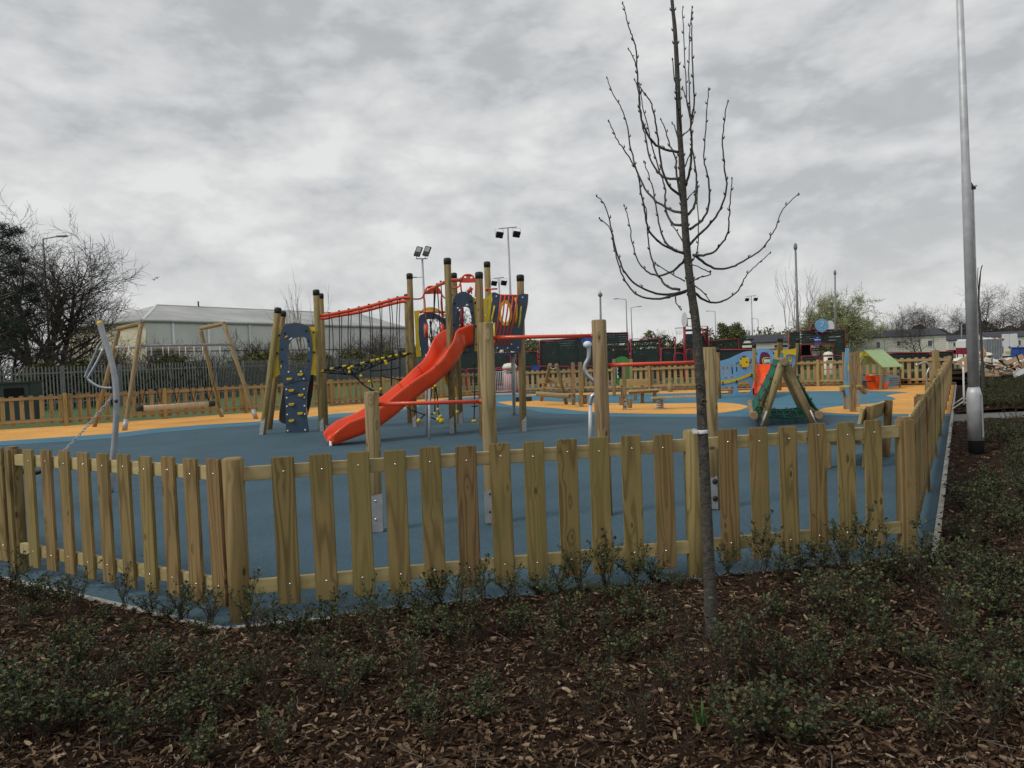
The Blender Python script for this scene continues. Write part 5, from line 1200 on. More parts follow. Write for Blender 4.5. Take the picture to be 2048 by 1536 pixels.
# ================================================================== WAREHOUSE, PALISADE, COURT
wh = thing('warehouse', 'large pale grey warehouse with hipped weathered roof beyond the palisade fence', 'warehouse', gp2(520,120))
C0, R0_, L0_ = D(290,641,92), D(816,655,139), D(128,655,101); ez = C0.z
C0.z = R0_.z = L0_.z = 7.9
rg0, rg1 = D(313,610,113), D(724,629,152); rg0.z = rg1.z = (rg0.z+rg1.z)/2; R1_ = R0_+(L0_-C0)
def dn(p, z_=-.06): return Vector((p.x,p.y,z_))
b = MB(); b.add([dn(L0_),dn(C0),C0-Vector((0,0,.0)),L0_], [(0,1,2,3)], 'cladbeige'); b.add([dn(C0),dn(R0_),R0_,C0], [(0,1,2,3)], 'clad'); b.add([dn(R0_),dn(R1_),R1_,R0_,dn(L0_+(R0_-C0)),L0_+(R0_-C0),dn(L0_),L0_], [(0,1,2,3),(1,4,5,2),(4,6,7,5)], 'clad')
b.build('walls', wh)
def ov(p, d=.5): c_ = (C0+R1_)/2; v_ = (p-c_); v_.z = 0; return p+v_.normalized()*d+Vector((0,0,.02))
LB_ = L0_+(R0_-C0); b = MB(); b.add([ov(C0),ov(R0_),rg1,rg0,ov(L0_),ov(R1_)], [(0,1,2,3),(4,0,3),(1,5,2),(5,4,3,2)], 'roofsheet'); b.build('roof', wh)
b = MB(); b.tube([ov(C0),ov(R0_)], .22, 'roofsheet', 5); b.tube([ov(C0),ov(L0_)], .22, 'roofsheet', 5); b.build('gutter', wh)
MB().tube([ov(C0), rg0], .22, 'white', 4).build('ridge_cap', wh)
MB().tube([rg0, rg1], .15, 'roofsheet', 4).build('ridge_cap', wh)
wd_ = (R0_-C0); wn = Vector((wd_.y,-wd_.x,0)).normalized()
for f_ in (.07,.17,.30,.44,.58,.72,.86): q = C0+wd_*f_+wn*.12; b = MB(); b.tube([dn(q), dn(q,7.7)], .16, 'white' if f_ < .2 else 'clad', 5); b.build('downpipe', wh)
b = MB()
for z_ in (2.0,4.2): b.tube([dn(C0+wn*.05,z_), dn(R0_+wn*.05,z_)], .05, 'roofgrey', 4)
b.build('cladding_joint', wh)
MB().tube([rg0+(rg1-rg0)*.16, rg0+(rg1-rg0)*.16+Vector((0,0,.9))], .12, 'roofgrey', 5).build('roof_vent', wh)
b = MB()
for f_ in (.08,.12,.17,.40,.62): c_ = C0+wd_*f_+wn*.3
# palisade
def palis(path, label):
    P = [Vector(p) for p in path]; t = thing('palisade_fence', label, 'fence', P[len(P)//2]); T0 = MX(t).translation
    b = MB(); n_ = 0
    for A, B in zip(P, P[1:]):
        d = (B-A).normalized(); Ln = (B-A).length; nn = Vector((d.y,-d.x,0)); k_ = int(Ln/.17)
        for i in range(k_):
            p = A+d*(i*.17); w_ = .034; z1_ = 2.12
            vs = [p-d*w_, p+nn*.022, p+d*w_, ]; 
            lo = [Vector((q.x,q.y,.03)) for q in vs]; hi = [Vector((q.x,q.y,z1_)) for q in vs]; tp = p+nn*.015+Vector((0,0,z1_+.09))
            b.add(lo+hi+[tp], [(0,1,4,3),(1,2,5,4),(3,4,6),(4,5,6),(3,6,5),(0,3,5,2)], 'palisade'); n_ += 1
    o = b.build('pales', t); o['kind'] = 'stuff'; k2 = 0
    for A, B in zip(P, P[1:]):
        d = (B-A).normalized(); Ln = (B-A).length; nn = Vector((d.y,-d.x,0)); nb = max(1, round(Ln/2.75))
        for i in range(nb): p = A+d*(Ln*i/nb)-nn*.05; plank('post', p-Vector((0,0,.05)), p+Vector((0,0,2.2)), .09, .11, 'palisade', t, bevel=0)
        for z_ in (.35,1.85): plank('rail', A-nn*.03+Vector((0,0,z_)), B-nn*.03+Vector((0,0,z_)), .05, .06, 'palisade', t, bevel=0)
palis(pal, 'long grey steel palisade fence in front of the hedge')
K['shade'] = K['court']
# green utility cabinet
ub = thing('utility_cabinet', 'dark green utility cabinet with an open dark front behind the far left fence', 'cabinet', gp2(38,29.5))
p = D(38,800,29.5); p.z = 0; MB().box(p+Vector((0,0,.72)), (1.35,.8,1.5), 'court').build('body', ub, .02); MB().box(p+Vector((.08,-.42,1.08)), (.72,.04,.42), 'holdblack').build('opening', ub)
MB().box(p+Vector((0,-.02,1.50)), (1.42,.9,.07), 'court').build('lid', ub, .01)
# court
def court(label, Y, x0, x1, yt, yb=752, slits=(), frame=True, mid=(), yt2=None, tone='court'):
    yt2 = yt if yt2 is None else yt2
    A = D(x0,yb,Y); B = D(x1,yb,Y); zA = D(x0,yt,Y).z; zB = D(x1,yt2,Y).z; A.z = B.z = -.05
    t = thing('court_wall', label, 'court wall', (A+B)/2, 'dark green slatted court walls'); d = (B-A).normalized(); Ln = (B-A).length
    b = MB(); z_ = .12; zt = min(zA, zB); i = 0
    while z_ < zt-.02:
        h_ = .135; zc_ = z_+h_/2; skip = any(abs(zc_-D(x0,s_,Y).z) < .07 for s_ in slits)
        if not skip: b.beam(A+Vector((0,0,zc_+.05))+d*.03, B+Vector((0,0,zc_+.05))-d*.03, .035, h_-.004, tone)
        z_ += h_; i += 1
    b.build('slats', t)
    for m_ in mid: q = A+d*(Ln*m_); plank('stile', q-Vector((0,.03,0)), q+Vector((0,-.03,zt+.03)), .05, .06, tone, t, bevel=0)
    if frame:
        b = MB(); r_ = .045; ya = Vector((0,-.05,0))
        b.tube([A+ya, A+ya+Vector((0,0,zA+.07)), B+ya+Vector((0,0,zB+.07)), B+ya], r_, 'crimson', 6); b.build('frame', t)
    return t
court('long tall court wall section left of the second tall chin-up post', 45, 1082, 1200, 683, slits=(), mid=(.3,.62), yt2=672)
court('court wall section with dark see-through top, right behind the third tall post', 46, 1206, 1258, 666, slits=(690.5,698.5), mid=(.6,))
court('court wall section with two bright horizontal slits', 45, 1264, 1320, 678.5, slits=(689.5,697), mid=(.45,))
court('low court wall section beside the red round sign', 46, 1324, 1369, 697, mid=(.5,))
court('tall slatted court wall under the white basketball board', 45.5, 1370, 1418, 653, slits=(656.5,664), mid=(.5,.98))
court('court wall section between the sapling trunk and blue play unit', 46, 1420, 1478, 683, slits=(690,), yt2=678)
court('court wall section with bright slits above the blue play unit', 47, 1474, 1510, 680, slits=(685,692), frame=False)
court('low court wall section seen over the play unit', 44, 1440, 1560, 700, mid=(.5,))
court('small court wall section under the porthole board', 44, 984, 1022, 706)
court('small court wall section right of the deck leg', 44.5, 1034, 1076, 704)
court('grey-green court wall glimpsed under the slide tower', 46, 905, 980, 706, frame=True)
rc = thing('court_wall', 'tall dark green court end wall with an open window and blue sign', 'court wall', gp2(1634,46), 'dark green slatted court walls')
YR = 46
def rbox(x0, x1, y0, y1, Y, th, mt, nm, par):
    a = D(x0,y0,Y); c_ = D(x1,y1,Y); return MB().box(Vector(((a.x+c_.x)/2, Y, (a.z+c_.z)/2)), (abs(c_.x-a.x), th, abs(a.z-c_.z)), mt).build(nm, par)
for x0, x1, y0, y1 in ((1579,1602,664,738),(1602,1667,662,688.5),(1667,1690,661,736),(1602,1667,712,737)): 
    a = D(x0,y0,YR); c_ = D(x1,y1,YR); b = MB(); z_ = c_.z
    while z_ < a.z-.02: h_ = min(.13, a.z-z_); b.box(Vector(((a.x+c_.x)/2, YR, z_+h_/2)), (abs(c_.x-a.x)-.004, .04, h_-.012), 'court'); z_ += .13
    b.build('slats', rc)
b = MB()
b.tube([D(1578,740,YR-.1), D(1578,662,YR-.1), D(1622,660,YR-.1), D(1690,658.5,YR-.1), D(1691,736,YR-.1)], .035, 'crimson', 6); b.tube([D(1602,711,YR-.1),D(1602,689,YR-.1),D(1668,688,YR-.1),D(1668,711,YR-.1)], .04, 'crimson', 6)
b.tube([D(1622,711,YR-.1),D(1622,690,YR-.1)], .04, 'crimson', 6); b.build('frame', rc)
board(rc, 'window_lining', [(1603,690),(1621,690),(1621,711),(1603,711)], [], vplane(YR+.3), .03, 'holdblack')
b = MB()
for x0, x1, y in ((1600,1605,669),(1600,1604,675),(1657,1670,674.2),(1671,1681,673.6),(1657,1672,680.5)): b.tube([D(x0,y,YR-.04), D(x1,y-.3,YR-.04)], .018, 'white', 4)
each(b, 'slit', rc)
sg = board(rc, 'sign', [(1628.5,671),(1642,670.5),(1642.5,687),(1629,687.5)], [], vplane(YR-.08), .02, 'blue'); b = MB()
for x0, x1, y, r_ in ((1633.5,1636.5,675.8,.028),(1629.5,1641.5,680,.034)): b.tube([D(x0,y,YR-.09), D(x1,y-.2,YR-.09)], r_, 'white', 4)
each(b, 'lettering', sg)
# basketball goals
def goal(label, cx, cy, rx, ry, Y, mt, hexa=False, mark=False, hoop=None, stand=()):
    t = thing('basketball_goal', label, 'basketball goal', gp2(cx, Y))
    pts = ell((cx,cy), rx, ry, 28) if not hexa else [(cx-13.5,cy+4),(cx-13.8,cy-3),(cx-10,cy-9),(cx-3,cy-13),(cx,cy-14),(cx+4,cy-13),(cx+9.5,cy-10),(cx+13,cy-4),(cx+14,cy+3),(cx+12.5,cy+7),(cx+6,cy+11),(cx+1,cy+14),(cx-4,cy+12.5),(cx-10,cy+9)]
    o = board(t, 'backboard', pts, [], vplane(Y), .05, mt)
    if mark: b = MB(); b.tube(spl([D(x,y,Y-.02) for x,y in ((cx-2,cy-5),(cx,cy-7),(cx+2.8,cy-6),(cx+2.5,cy-3),(cx-.5,cy-.5),(cx-1,cy+1.5),(cx+1.5,cy+2.5))],3), .02, 'white', 5); b.build('marking', o)
    if hoop:
        c_ = D(*hoop, Y-.35); b = MB(); b.tube([c_+Vector((math.cos(a)*.23, math.sin(a)*.23, 0)) for a in [2*math.pi*i/16 for i in range(17)]], .012, 'holdblack', 5, caps=False); o2_ = b.build('hoop', t); b = MB()
        for i in range(10): a = 2*math.pi*i/10; b.tube([c_+Vector((math.cos(a)*.23,math.sin(a)*.23,0)), c_+Vector((math.cos(a+.4)*.12,math.sin(a+.4)*.12,-.38))], .006, 'white', 3)
        b.build('net', o2_)
    b = MB()
    for pl_ in stand: b.tube([D(x,y,Y+.15) for x,y in pl_], .05, 'crimson', 6)
    if stand: b.build('support', t)
goal('white oval basketball board on a crimson tower behind the sapling trunk', 1369, 639, 5.8, 15, 45.2, 'white', hoop=(1357.5,656), stand=([(1370,652),(1370,637),(1398,637),(1398,740)], [(1370,650),(1370,740)], [(1374,637),(1374,652)], [(1403,655),(1414,690)]))
goal('pale blue hexagonal basketball board above the court end wall', 1644, 651, 14, 14, 45.6, 'skyblue', hexa=True, mark=True, stand=([(1623,664),(1623,648),(1632,648)], [(1644,660),(1644,671)], [(1630,664),(1660,664)]))
goal('white round-topped basketball board behind the pale blue one', 1661, 652.5, 7.5, 11.5, 50, 'white', stand=([(1662,651),(1662,661)],))
rs = thing('court_sign', 'small red oval sign on a post above the low court wall', 'sign', gp2(1349,46)); o = board(rs, 'sign_face', ell((1349.3,680), 3.1, 7.3, 18), [], vplane(45.4), .03, 'crimson'); MB().tube([D(1350,688,45.5), D(1350.5,745,45.5)], .03, 'crimson', 6).build('sign_post', rs)
b = MB(); b.tube([D(1349.4,677,45.36), D(1349.8,684,45.36)], .02, 'white', 4); b.build('lettering', o)
# crimson hoop barriers in front of the court
def hoopb(x0, x1, yt, Y, n_, lab):
    t = thing('hoop_barrier', lab, 'barrier', gp2((x0+x1)/2, Y), 'crimson hoop barriers before the court'); b = MB(); a = D(x0,yt,Y); c_ = D(x1,yt,Y); h_ = a.z
    b.tube(spl([Vector((a.x,Y,-.05)), Vector((a.x,Y,h_*.6)), Vector((a.x,Y,h_-.12)), Vector((a.x+.12,Y,h_)), Vector((c_.x-.12,Y,c_.z)), Vector((c_.x,Y,c_.z-.12)), Vector((c_.x,Y,h_*.6)), Vector((c_.x,Y,-.05))],3), .035, 'crimson', 6); b.build('rail', t)
    q0 = Vector((a.x,Y,.35)); q1 = Vector((c_.x,Y,.35)); MB().tube([q0,q1], .025, 'crimson', 6).build('lower_rail', t)
for x0, x1, yt, lab in ((917,932,739,'short crimson hoop barrier left of the low chin-up bar post'),(934,982,738,'crimson hoop barrier behind the second chin-up post'),(991,1022,736,'crimson hoop barrier above the gate'),(1024,1076,734.5,'crimson hoop barrier beside the thin deck leg'),(1079,1138,733,'crimson hoop barrier behind the wooden A-frame trail'),(1145,1186,732,'crimson hoop barrier left of the third tall post'),(1348,1368,707,'crimson hoop rail beside the sapling trunk, left one'),(1372,1386,699,'crimson hoop rail beside the sapling trunk, right one'),(1603,1640,713,'crimson hoop barrier under the court window, left one'),(1644,1688,711.5,'crimson hoop barrier under the court window, right one')): hoopb(x0, x1, yt, 42.5, 0, lab)
court('low dark court wall before the long caravan, left half', 44, 1772, 1860, 706, 724, slits=())
court('low dark court wall before the long caravan, right half', 44, 1862, 1905, 704, 724)
bl_ = thing('plastic_crate', 'small blue plastic crate by the crimson hoop barriers', 'crate', gp2(1070,43)); MB().box(D(1071,736,42.2), (.42,.3,.26), 'blue').build('body', bl_, .03); MB().box(D(1071,731.5,42.2), (.46,.34,.03), 'blue').build('rim', bl_)

# ================================================================== POLES AND LAMPS
def pole_(name, label, top, Y, r0, r1, mt='steel', group=None, base_px=None):
    q = D(*top, Y); bx = D(base_px, 740, Y).x if base_px else q.x
    t = thing(name, label, 'lamp post' if 'lamp' in name or 'flood' in name else 'pole', (bx, Y, -.06), group); b = MB(); b.tube([Vector((bx,Y,-.06)), Vector(((bx+q.x)/2,Y,q.z/2)), q], [r0,(r0+r1)/2,r1], mt, 12); b.build('pole', t); return t, q
def street(label, top, h_, arm, group='street lamps beyond the playground'):
    hor = 717-(top[0]-1024)*.0402; Y = (h_-EYE)*FPX/(hor-top[1]); t, q = pole_('street_lamp', label, top, Y, .09, .05, 'palisade', group)
    e_ = q+Vector((arm*.9,0,.12)); MB().tube([q-Vector((0,0,.1)), q, e_], .035, 'palisade', 6).build('arm', t)
    b = MB(); b.box(e_+Vector((arm*.25,0,0)), (.62,.22,.09), 'palisade'); b.build('lantern', t, .02)
for top, h_, arm, lab in (((1252,599),8,-1,'grey street lamp with arm to the left, tallest above the court wall'),((1262,615.5),8,1,'grey street lamp with short arm to the right beside the taller one'),((1430,623),8,-1,'grey street lamp right of the sapling trunk'),((1516,638),8,-1,'grey street lamp right of the twin floodlight pole'),((1468.5,648),8,1,'faint small street lamp above the dark bush'),((1540,656),8,1,'smallest faint street lamp left of the slim dark pole'),((86,478),10,1,'grey street lamp standing among the branches of the big bare tree')): street(lab, top, h_, arm)
def flood(label, top, Y, heads, style):
    t, q = pole_('floodlight_pole', label, top, Y, .09, .055, 'steel' if style != 'up' else 'steel', 'floodlight poles round the court')
    if style == 'tee':
        w_ = heads; MB().tube([q+Vector((-w_,0,-.02)), q+Vector((w_,0,.04))], .03, 'palisade', 6).build('crossarm', t)
        for s_ in (-1,1):
            c_ = q+Vector((s_*w_*.93,-.02,-.42)); mx_ = Matrix.Translation(c_) @ Matrix.Rotation(R(40),4,'X') @ Matrix.Rotation(R(12),4,'Y')
            o = MB().box(None, (.46,.12,.42), 'black', mx=mx_).build('floodlight', t, .02); MB().tube([c_+Vector((-.26,0,0)), c_+Vector((-.26,0,.38)), c_+Vector((.26,0,.38)), c_+Vector((.26,0,0))], .012, 'palisade', 5).build('bracket', o)
    if style == 'up':
        MB().tube([q+Vector((-.36,0,0)), q+Vector((.30,0,-.02))], .03, 'palisade', 6).build('crossarm', t)
        for s_ in (-.27,.22):
            c_ = q+Vector((s_+.06,0,.40)); mx_ = Matrix.Translation(c_) @ Matrix.Rotation(R(-28),4,'X') @ Matrix.Rotation(R(17),4,'Y')
            o = MB().box(None, (.36,.10,.66), 'black', mx=mx_).build('floodlight', t, .02); MB().box(None, (.26,.012,.32), 'corr', mx=mx_ @ Matrix.Translation((0,-.058,.10))).build('lens', o)
            MB().tube([q+Vector((s_-.06,0,0)), c_+Vector((-.10,-.02,-.25))], .018, 'palisade', 5).build('bracket', o)
        MB().tube([q+Vector((0,0,-1.05)), q+Vector((-.45,0,-1.07))], .02, 'steel', 6).build('side_arm', t); MB().box(q+Vector((-.52,0,-1.05)), (.34,.12,.07), 'steel').build('side_lantern', t, .02)
flood('floodlight pole with two upturned lamps and a small side lantern', (844.5,517), 44, 0, 'up')
flood('tallest floodlight pole with two black lamps hung from a crossarm', (1015.5,456), 49, .58, 'tee')
flood('short floodlight pole with two lamps just left of the tallest one', (997.5,556), 62, .42, 'tee')
flood('twin-headed floodlight pole standing over the blue play unit', (1502.5,592), 92, .55, 'tee')
def campole(label, top, Y, base_px, ball):
    t, q = pole_('camera_pole', label, top, Y, .10, .06, 'palisade' if Y > 20 else 'steel', None, base_px); 
    if ball: MB().ball(q+Vector((0,0,.05)), .16, 'palisade', 10).build('camera_dome', t); MB().tube([q, q+Vector((0,0,.3))], .03, 'palisade', 6).build('mount', t)
    else: MB().lathe([(.06,0),(.12,.1),(.10,.35),(.04,.42)], Matrix.Translation(q), 'palisade', 10).build('camera_dome', t)
campole('slim pole with a round dome camera above the third tall post', (1200.5,591), 52, 1203, True)
campole('slim dark pole with a pointed head beside the court end wall', (1591,500), 48, 1598, False)
campole('slim dark pole rising through the crown of the budding tree', (1670,550), 66, 1671, False)
campole('thin short lamp pole far off left of the silver lamp post', (1923,645), 90, 1924, True)
# silver lamp column at the right
lc = thing('lamp_column', 'thick silver galvanised lamp column with service door rising past the top of the photo', 'lamp post', G(1953,912)); LPt = G(1953,912)
Yl = LPt.y; topq = D(1910,-260,Yl); j0 = D(1947.5,777,Yl); mid1 = D(1932,372,Yl)
def lcp(z_): 
    f_ = (z_-j0.z)/(topq.z-j0.z); return j0.lerp(topq, f_)
MB().tube([lcp(j0.z-.05), lcp(mid1.z), lcp(mid1.z+.3), lcp(topq.z)], [.072,.060,.054,.036], 'galv', 28).build('shaft', lc)
ob_ = LPt.copy(); b = MB(); mxl = frame(ob_, j0); hL = (j0-ob_).length
b.lathe([(.098,.20),(.100,hL-.10),(.094,hL-.06),(.072,hL+.02)], mxl, 'galv', 32); base_o = b.build('base_tube', lc)
MB().lathe([(.085,-.1),(.095,.02),(.1015,.225)], mxl, 'holdblack', 24).build('buried_foot', lc)
dr = MB(); hd = .60; 
V = []; F_ = []
for i in range(9):
    a = R(-62+i*9.5-10); 
    for z_ in (.27, .27+hd): V.append(mxl @ Vector((math.cos(a)*.104, math.sin(a)*.104, z_)))
for i in range(8): F_.append((2*i,2*i+2,2*i+3,2*i+1))
dr.add(V, F_, 'galv', True); d_o = dr.build('door', base_o)
b = MB(); edge = [V[0]]+[V[2*i+1] for i in range(9)]+[V[16-2*i] for i in range(9)]; b.tube(edge, .0028, 'palisade', 4); b.build('door_seam', d_o)
MB().lathe([(.009,0),(.007,.004)], frame((V[15]+V[17])/2-Vector((0,0,.03)), (V[15]+V[17])/2-Vector((-.3,.3,.03))), 'bolt', 10).build('door_lock', d_o)
b = MB(); bq = lcp(D(1940,373,Yl).z)+Vector((.055,0,0))
b.tube([bq+Vector((0,0,.07)), bq+Vector((.045,0,0)), bq+Vector((.09,0,.008))], .008, 'black', 5); b.box(bq+Vector((.035,0,-.025)), (.07,.03,.035), 'black'); b.box(bq+Vector((.01,0,.0)), (.03,.03,.05), 'black'); b.build('cable_bracket', lc)
b = MB(); b.tube([bq+Vector((.035,0,-.04)), D(1952,560,Yl)+Vector((.02,.04,0)), D(1958,730,Yl)+Vector((.02,.04,0)), D(1960,780,Yl)+Vector((.01,.05,0))], .014, 'galv', 8); b.build('conduit', lc)
# young tree stake right of the lamp
sp_ = thing('thin_sapling', 'very thin dark sapling whip just right of the silver lamp column', 'tree', G(1968,792)); p = G(1968,792)
b = MB(); b.tube(spl([p, D(1965,740,p.y), D(1961,650,p.y), D(1957,600,p.y), D(1961,545,p.y), D(1965,530,p.y)],3), [.05]*4+[.035]*4+[.025]*4+[.015]*3+[.01], 'barkfar', 6); b.build('stem', sp_); MB().tube([D(1958,610,p.y), D(1955,560,p.y), D(1956,535,p.y)], .012, 'barkfar', 4).build('side_shoot', sp_)

# ================================================================== CARAVANS, VAN, RUBBLE
def caravan(label, Y, x0, x1, yr, ye, yb, wins, dx=6, yaw=0):
    t = thing('caravan', label, 'caravan', gp2((x0+x1)/2, Y)); a = D(x0,ye,Y); c_ = D(x1,yb,Y); zt = D((x0+x1)/2, ye-(0), Y).z; zb = -.02+.45; w_ = c_.x-a.x; cx_ = (a.x+c_.x)/2
    MB().box(Vector((cx_, Y+1.9, (zb+zt)/2)), (w_, 3.8, zt-zb), 'offwhite').build('body', t, .03)
    MB().box(Vector((cx_, Y+1.9, .22)), (w_-.3, 3.4, .42), 'holdblack').build('skirt', t)
    rz = D((x0+x1)/2, yr, Y).z; b = MB(); e_ = .15; hw = w_/2+e_
    vs = [Vector((cx_+sx*hw, Y+yy, zz2)) for yy, zz2 in ((-e_,zt),(1.9,rz+.35),(3.8+e_,zt)) for sx in (-1,1)]
    vs += [v_+Vector((0,0,.09)) for v_ in vs]
    b.add(vs, [(0,1,3,2),(2,3,5,4),(6,8,9,7),(8,10,11,9),(0,6,7,1),(4,5,11,10),(0,2,8,6),(2,4,10,8),(1,7,9,3),(3,9,11,5)], 'roofgrey'); b.add([Vector((cx_-hw+e_,Y,zt)),Vector((cx_-hw+e_,Y+3.8,zt)),Vector((cx_-hw+e_,Y+1.9,rz+.33)),Vector((cx_+hw-e_,Y,zt)),Vector((cx_+hw-e_,Y+3.8,zt)),Vector((cx_+hw-e_,Y+1.9,rz+.33))], [(0,1,2),(3,4,5)], 'offwhite'); b.build('roof', t)
    b = MB()
    for k_ in range(1, 9): z_ = zb+(zt-zb)*k_/9; b.tube([Vector((cx_-w_/2,Y-.002,z_)), Vector((cx_+w_/2,Y-.002,z_))], .008, 'kerb', 4)
    b.build('cladding_joint', t)
    for wx0, wx1, wy0, wy1 in wins:
        p = D(wx0,wy0,Y); q = D(wx1,wy1,Y); cc = (p+q)/2; f_ = MB().box(Vector((cc.x,Y-.02,cc.z)), (abs(q.x-p.x)+.12,.05,abs(p.z-q.z)+.12), 'white').build('window', t)
        MB().box(Vector((cc.x,Y-.05,cc.z)), (abs(q.x-p.x)-.03,.03,abs(p.z-q.z)-.03), 'glass').build('pane', f_)
    return t
caravan('long cream caravan with dark roof and four windows behind the playhouse', 74, 1686, 1893, 668.5, 674.5, 704, [(1692,1702,686,702),(1752,1760,683.5,695.5),(1793,1800,682,691.5),(1855,1864,681,692)])
caravan('pale caravan partly hidden behind the silver lamp column', 100, 1896, 1972, 676, 680, 699, [(1906,1910,685,692),(1921,1925,684,691),(1930,1934,684,691)])
caravan('grey-roofed caravan glimpsed above the blue play unit', 80, 1506, 1582, 677, 685, 705, [(1548,1575,690,694)])
caravan('caravan at the right edge behind the white van', 90, 1976, 2080, 669.5, 674, 700, [(2036,2041,680,690)])
# temporary mesh fence panels in front of the caravan
for i, (x0, x1) in enumerate(((1735,1770),(1774,1822),(1826,1868),(1700,1732))):
    Yf = 60; h_ = 1.9; a = D(x0,700,Yf); c_ = D(x1,700,Yf); t = thing('mesh_fence_panel', ['temporary mesh fence panel under the second caravan window','temporary mesh fence panel under the third caravan window','temporary mesh fence panel behind the small bare tree','temporary mesh fence panel beside the play panel posts'][i], 'fence panel', (a.x, Yf, 0), 'temporary mesh fence panels'); b = MB()
    b.tube([Vector((a.x,Yf,0)), Vector((a.x,Yf,h_)), Vector((c_.x,Yf,h_)), Vector((c_.x,Yf,0))], .022, 'palisade', 5); b.build('frame', t); b = MB()
    for k_ in range(1, 9): q = a.x+(c_.x-a.x)*k_/9; b.tube([Vector((q,Yf,.1)), Vector((q,Yf,h_))], .003, 'palisade', 3)
    for k_ in range(1, 6): b.tube([Vector((a.x,Yf,h_*k_/6)), Vector((c_.x,Yf,h_*k_/6))], .003, 'palisade', 3)
    b.build('mesh', t)
# white van
vn = thing('van', 'white panel van seen from behind among the rubble at the right', 'van', gp2(2019,46)); Yv = 46; p0 = D(2003,712,Yv); p1 = D(2035.5,674,Yv); p0.z = 0; wv = p1.x-p0.x; zt = p1.z; cx_ = (p0.x+p1.x)/2
MB().box(Vector((cx_,Yv+2.4,(zt+.35)/2)), (wv,4.8,zt-.35), 'white').build('body', vn, .10)
MB().box(Vector((cx_,Yv-.05,.52)), (wv*.96,.14,.20), 'black').build('bumper', vn, .03)
o = MB().box(Vector((cx_-wv*.24,Yv-.02,1.25)), (wv*.46,.05,1.35), 'white').build('rear_door', vn, .02); MB().box(Vector((cx_-wv*.06,Yv-.06,1.15)), (.12,.04,.05), 'black').build('handle', o)
MB().box(Vector((cx_+wv*.24,Yv-.02,1.25)), (wv*.46,.05,1.35), 'white').build('rear_door', vn, .02)
for s_ in (-1,1): MB().box(Vector((cx_+s_*wv*.47,Yv-.03,1.0)), (.10,.08,.40), 'crimson').build('tail_light', vn, .01); MB().lathe([(.33,-.1),(.34,0),(.33,.1)], Matrix.Translation((cx_+s_*wv*.42,Yv+.9,.33)) @ Matrix.Rotation(R(90),4,'Y'), 'black', 18).build('wheel', vn)
MB().box(Vector((cx_-.05,Yv-.08,.85)), (.5,.02,.11), 'yellow').build('number_plate', vn)
# corrugated bin with red and white top
cs = thing('storage_container', 'grey corrugated container with red and white sacks on its top, left of the van', 'container', gp2(1986,40)); Yc = 40; a = D(1967.5,728,Yc); c_ = D(2003,677,Yc); a.z = 0; b = MB(); nC = 14
for i in range(nC): w1 = (c_.x-a.x)/nC; b.box(Vector((a.x+w1*(i+.5),Yc-(.03 if i % 2 else 0),c_.z/2)), (w1-.002,.08,c_.z), 'corr')
for i in range(8): b.box(Vector((a.x+.04+(.03 if i % 2 else 0),Yc+.1+.2*i,c_.z/2)), (.08,.198,c_.z), 'corr')
b.box(Vector((c_.x-.04,Yc+.9,c_.z/2)), (.08,1.7,c_.z), 'corr'); b.build('body', cs)
b = MB(); rr_ = random.Random(8)
def blob(c_, sx_, sy_, sz_, mt, seed, n_=10):
    r = random.Random(seed); b = MB(); V = []; F_ = []; nr = 7
    for i in range(nr+1):
        ph_ = math.pi*i/nr
        for j in range(n_):
            th_ = 2*math.pi*j/n_; k = 1+r.uniform(-.22,.22); V.append(Vector(c_)+Vector((math.sin(ph_)*math.cos(th_)*sx_*k, math.sin(ph_)*math.sin(th_)*sy_*k, max(-.0,-math.cos(ph_)*.5+.5)*sz_*1.25*(1+r.uniform(-.12,.12)))))
    for i in range(nr):
        for j in range(n_): q = (j+1) % n_; F_.append((i*n_+j,i*n_+q,(i+1)*n_+q,(i+1)*n_+j))
    b.add(V, F_, mt, False); return b
K['redsack'] = M('red_and_white_sack', (1,1,1), .6, var=.1, island=[(0,(.6,.6,.58)),(1,(.5,.02,.02))])
for i, (x, m_) in enumerate(((1973,'redsack'),(1979,'sack'),(1986,'crimson'),(1993,'sack'),(1998,'crimson'))): o = blob(D(x,679.5,Yc+.5)-Vector((0,0,.1)), .20, .25, .16, 'sack' if m_ in('sack','redsack') else 'crimson', i).build('top_sack', cs)
bx_ = thing('waste_bin', 'blue waste bin at the right edge beside the van', 'bin', gp2(2044,36)); p = D(2045,710,36); p.z = 0; MB().box(p+Vector((0,0,.6)), (.7,.7,1.15), 'blue').build('body', bx_, .04); MB().box(p+Vector((0,0,1.20)), (.76,.76,.07), 'blue').build('lid', bx_, .02)
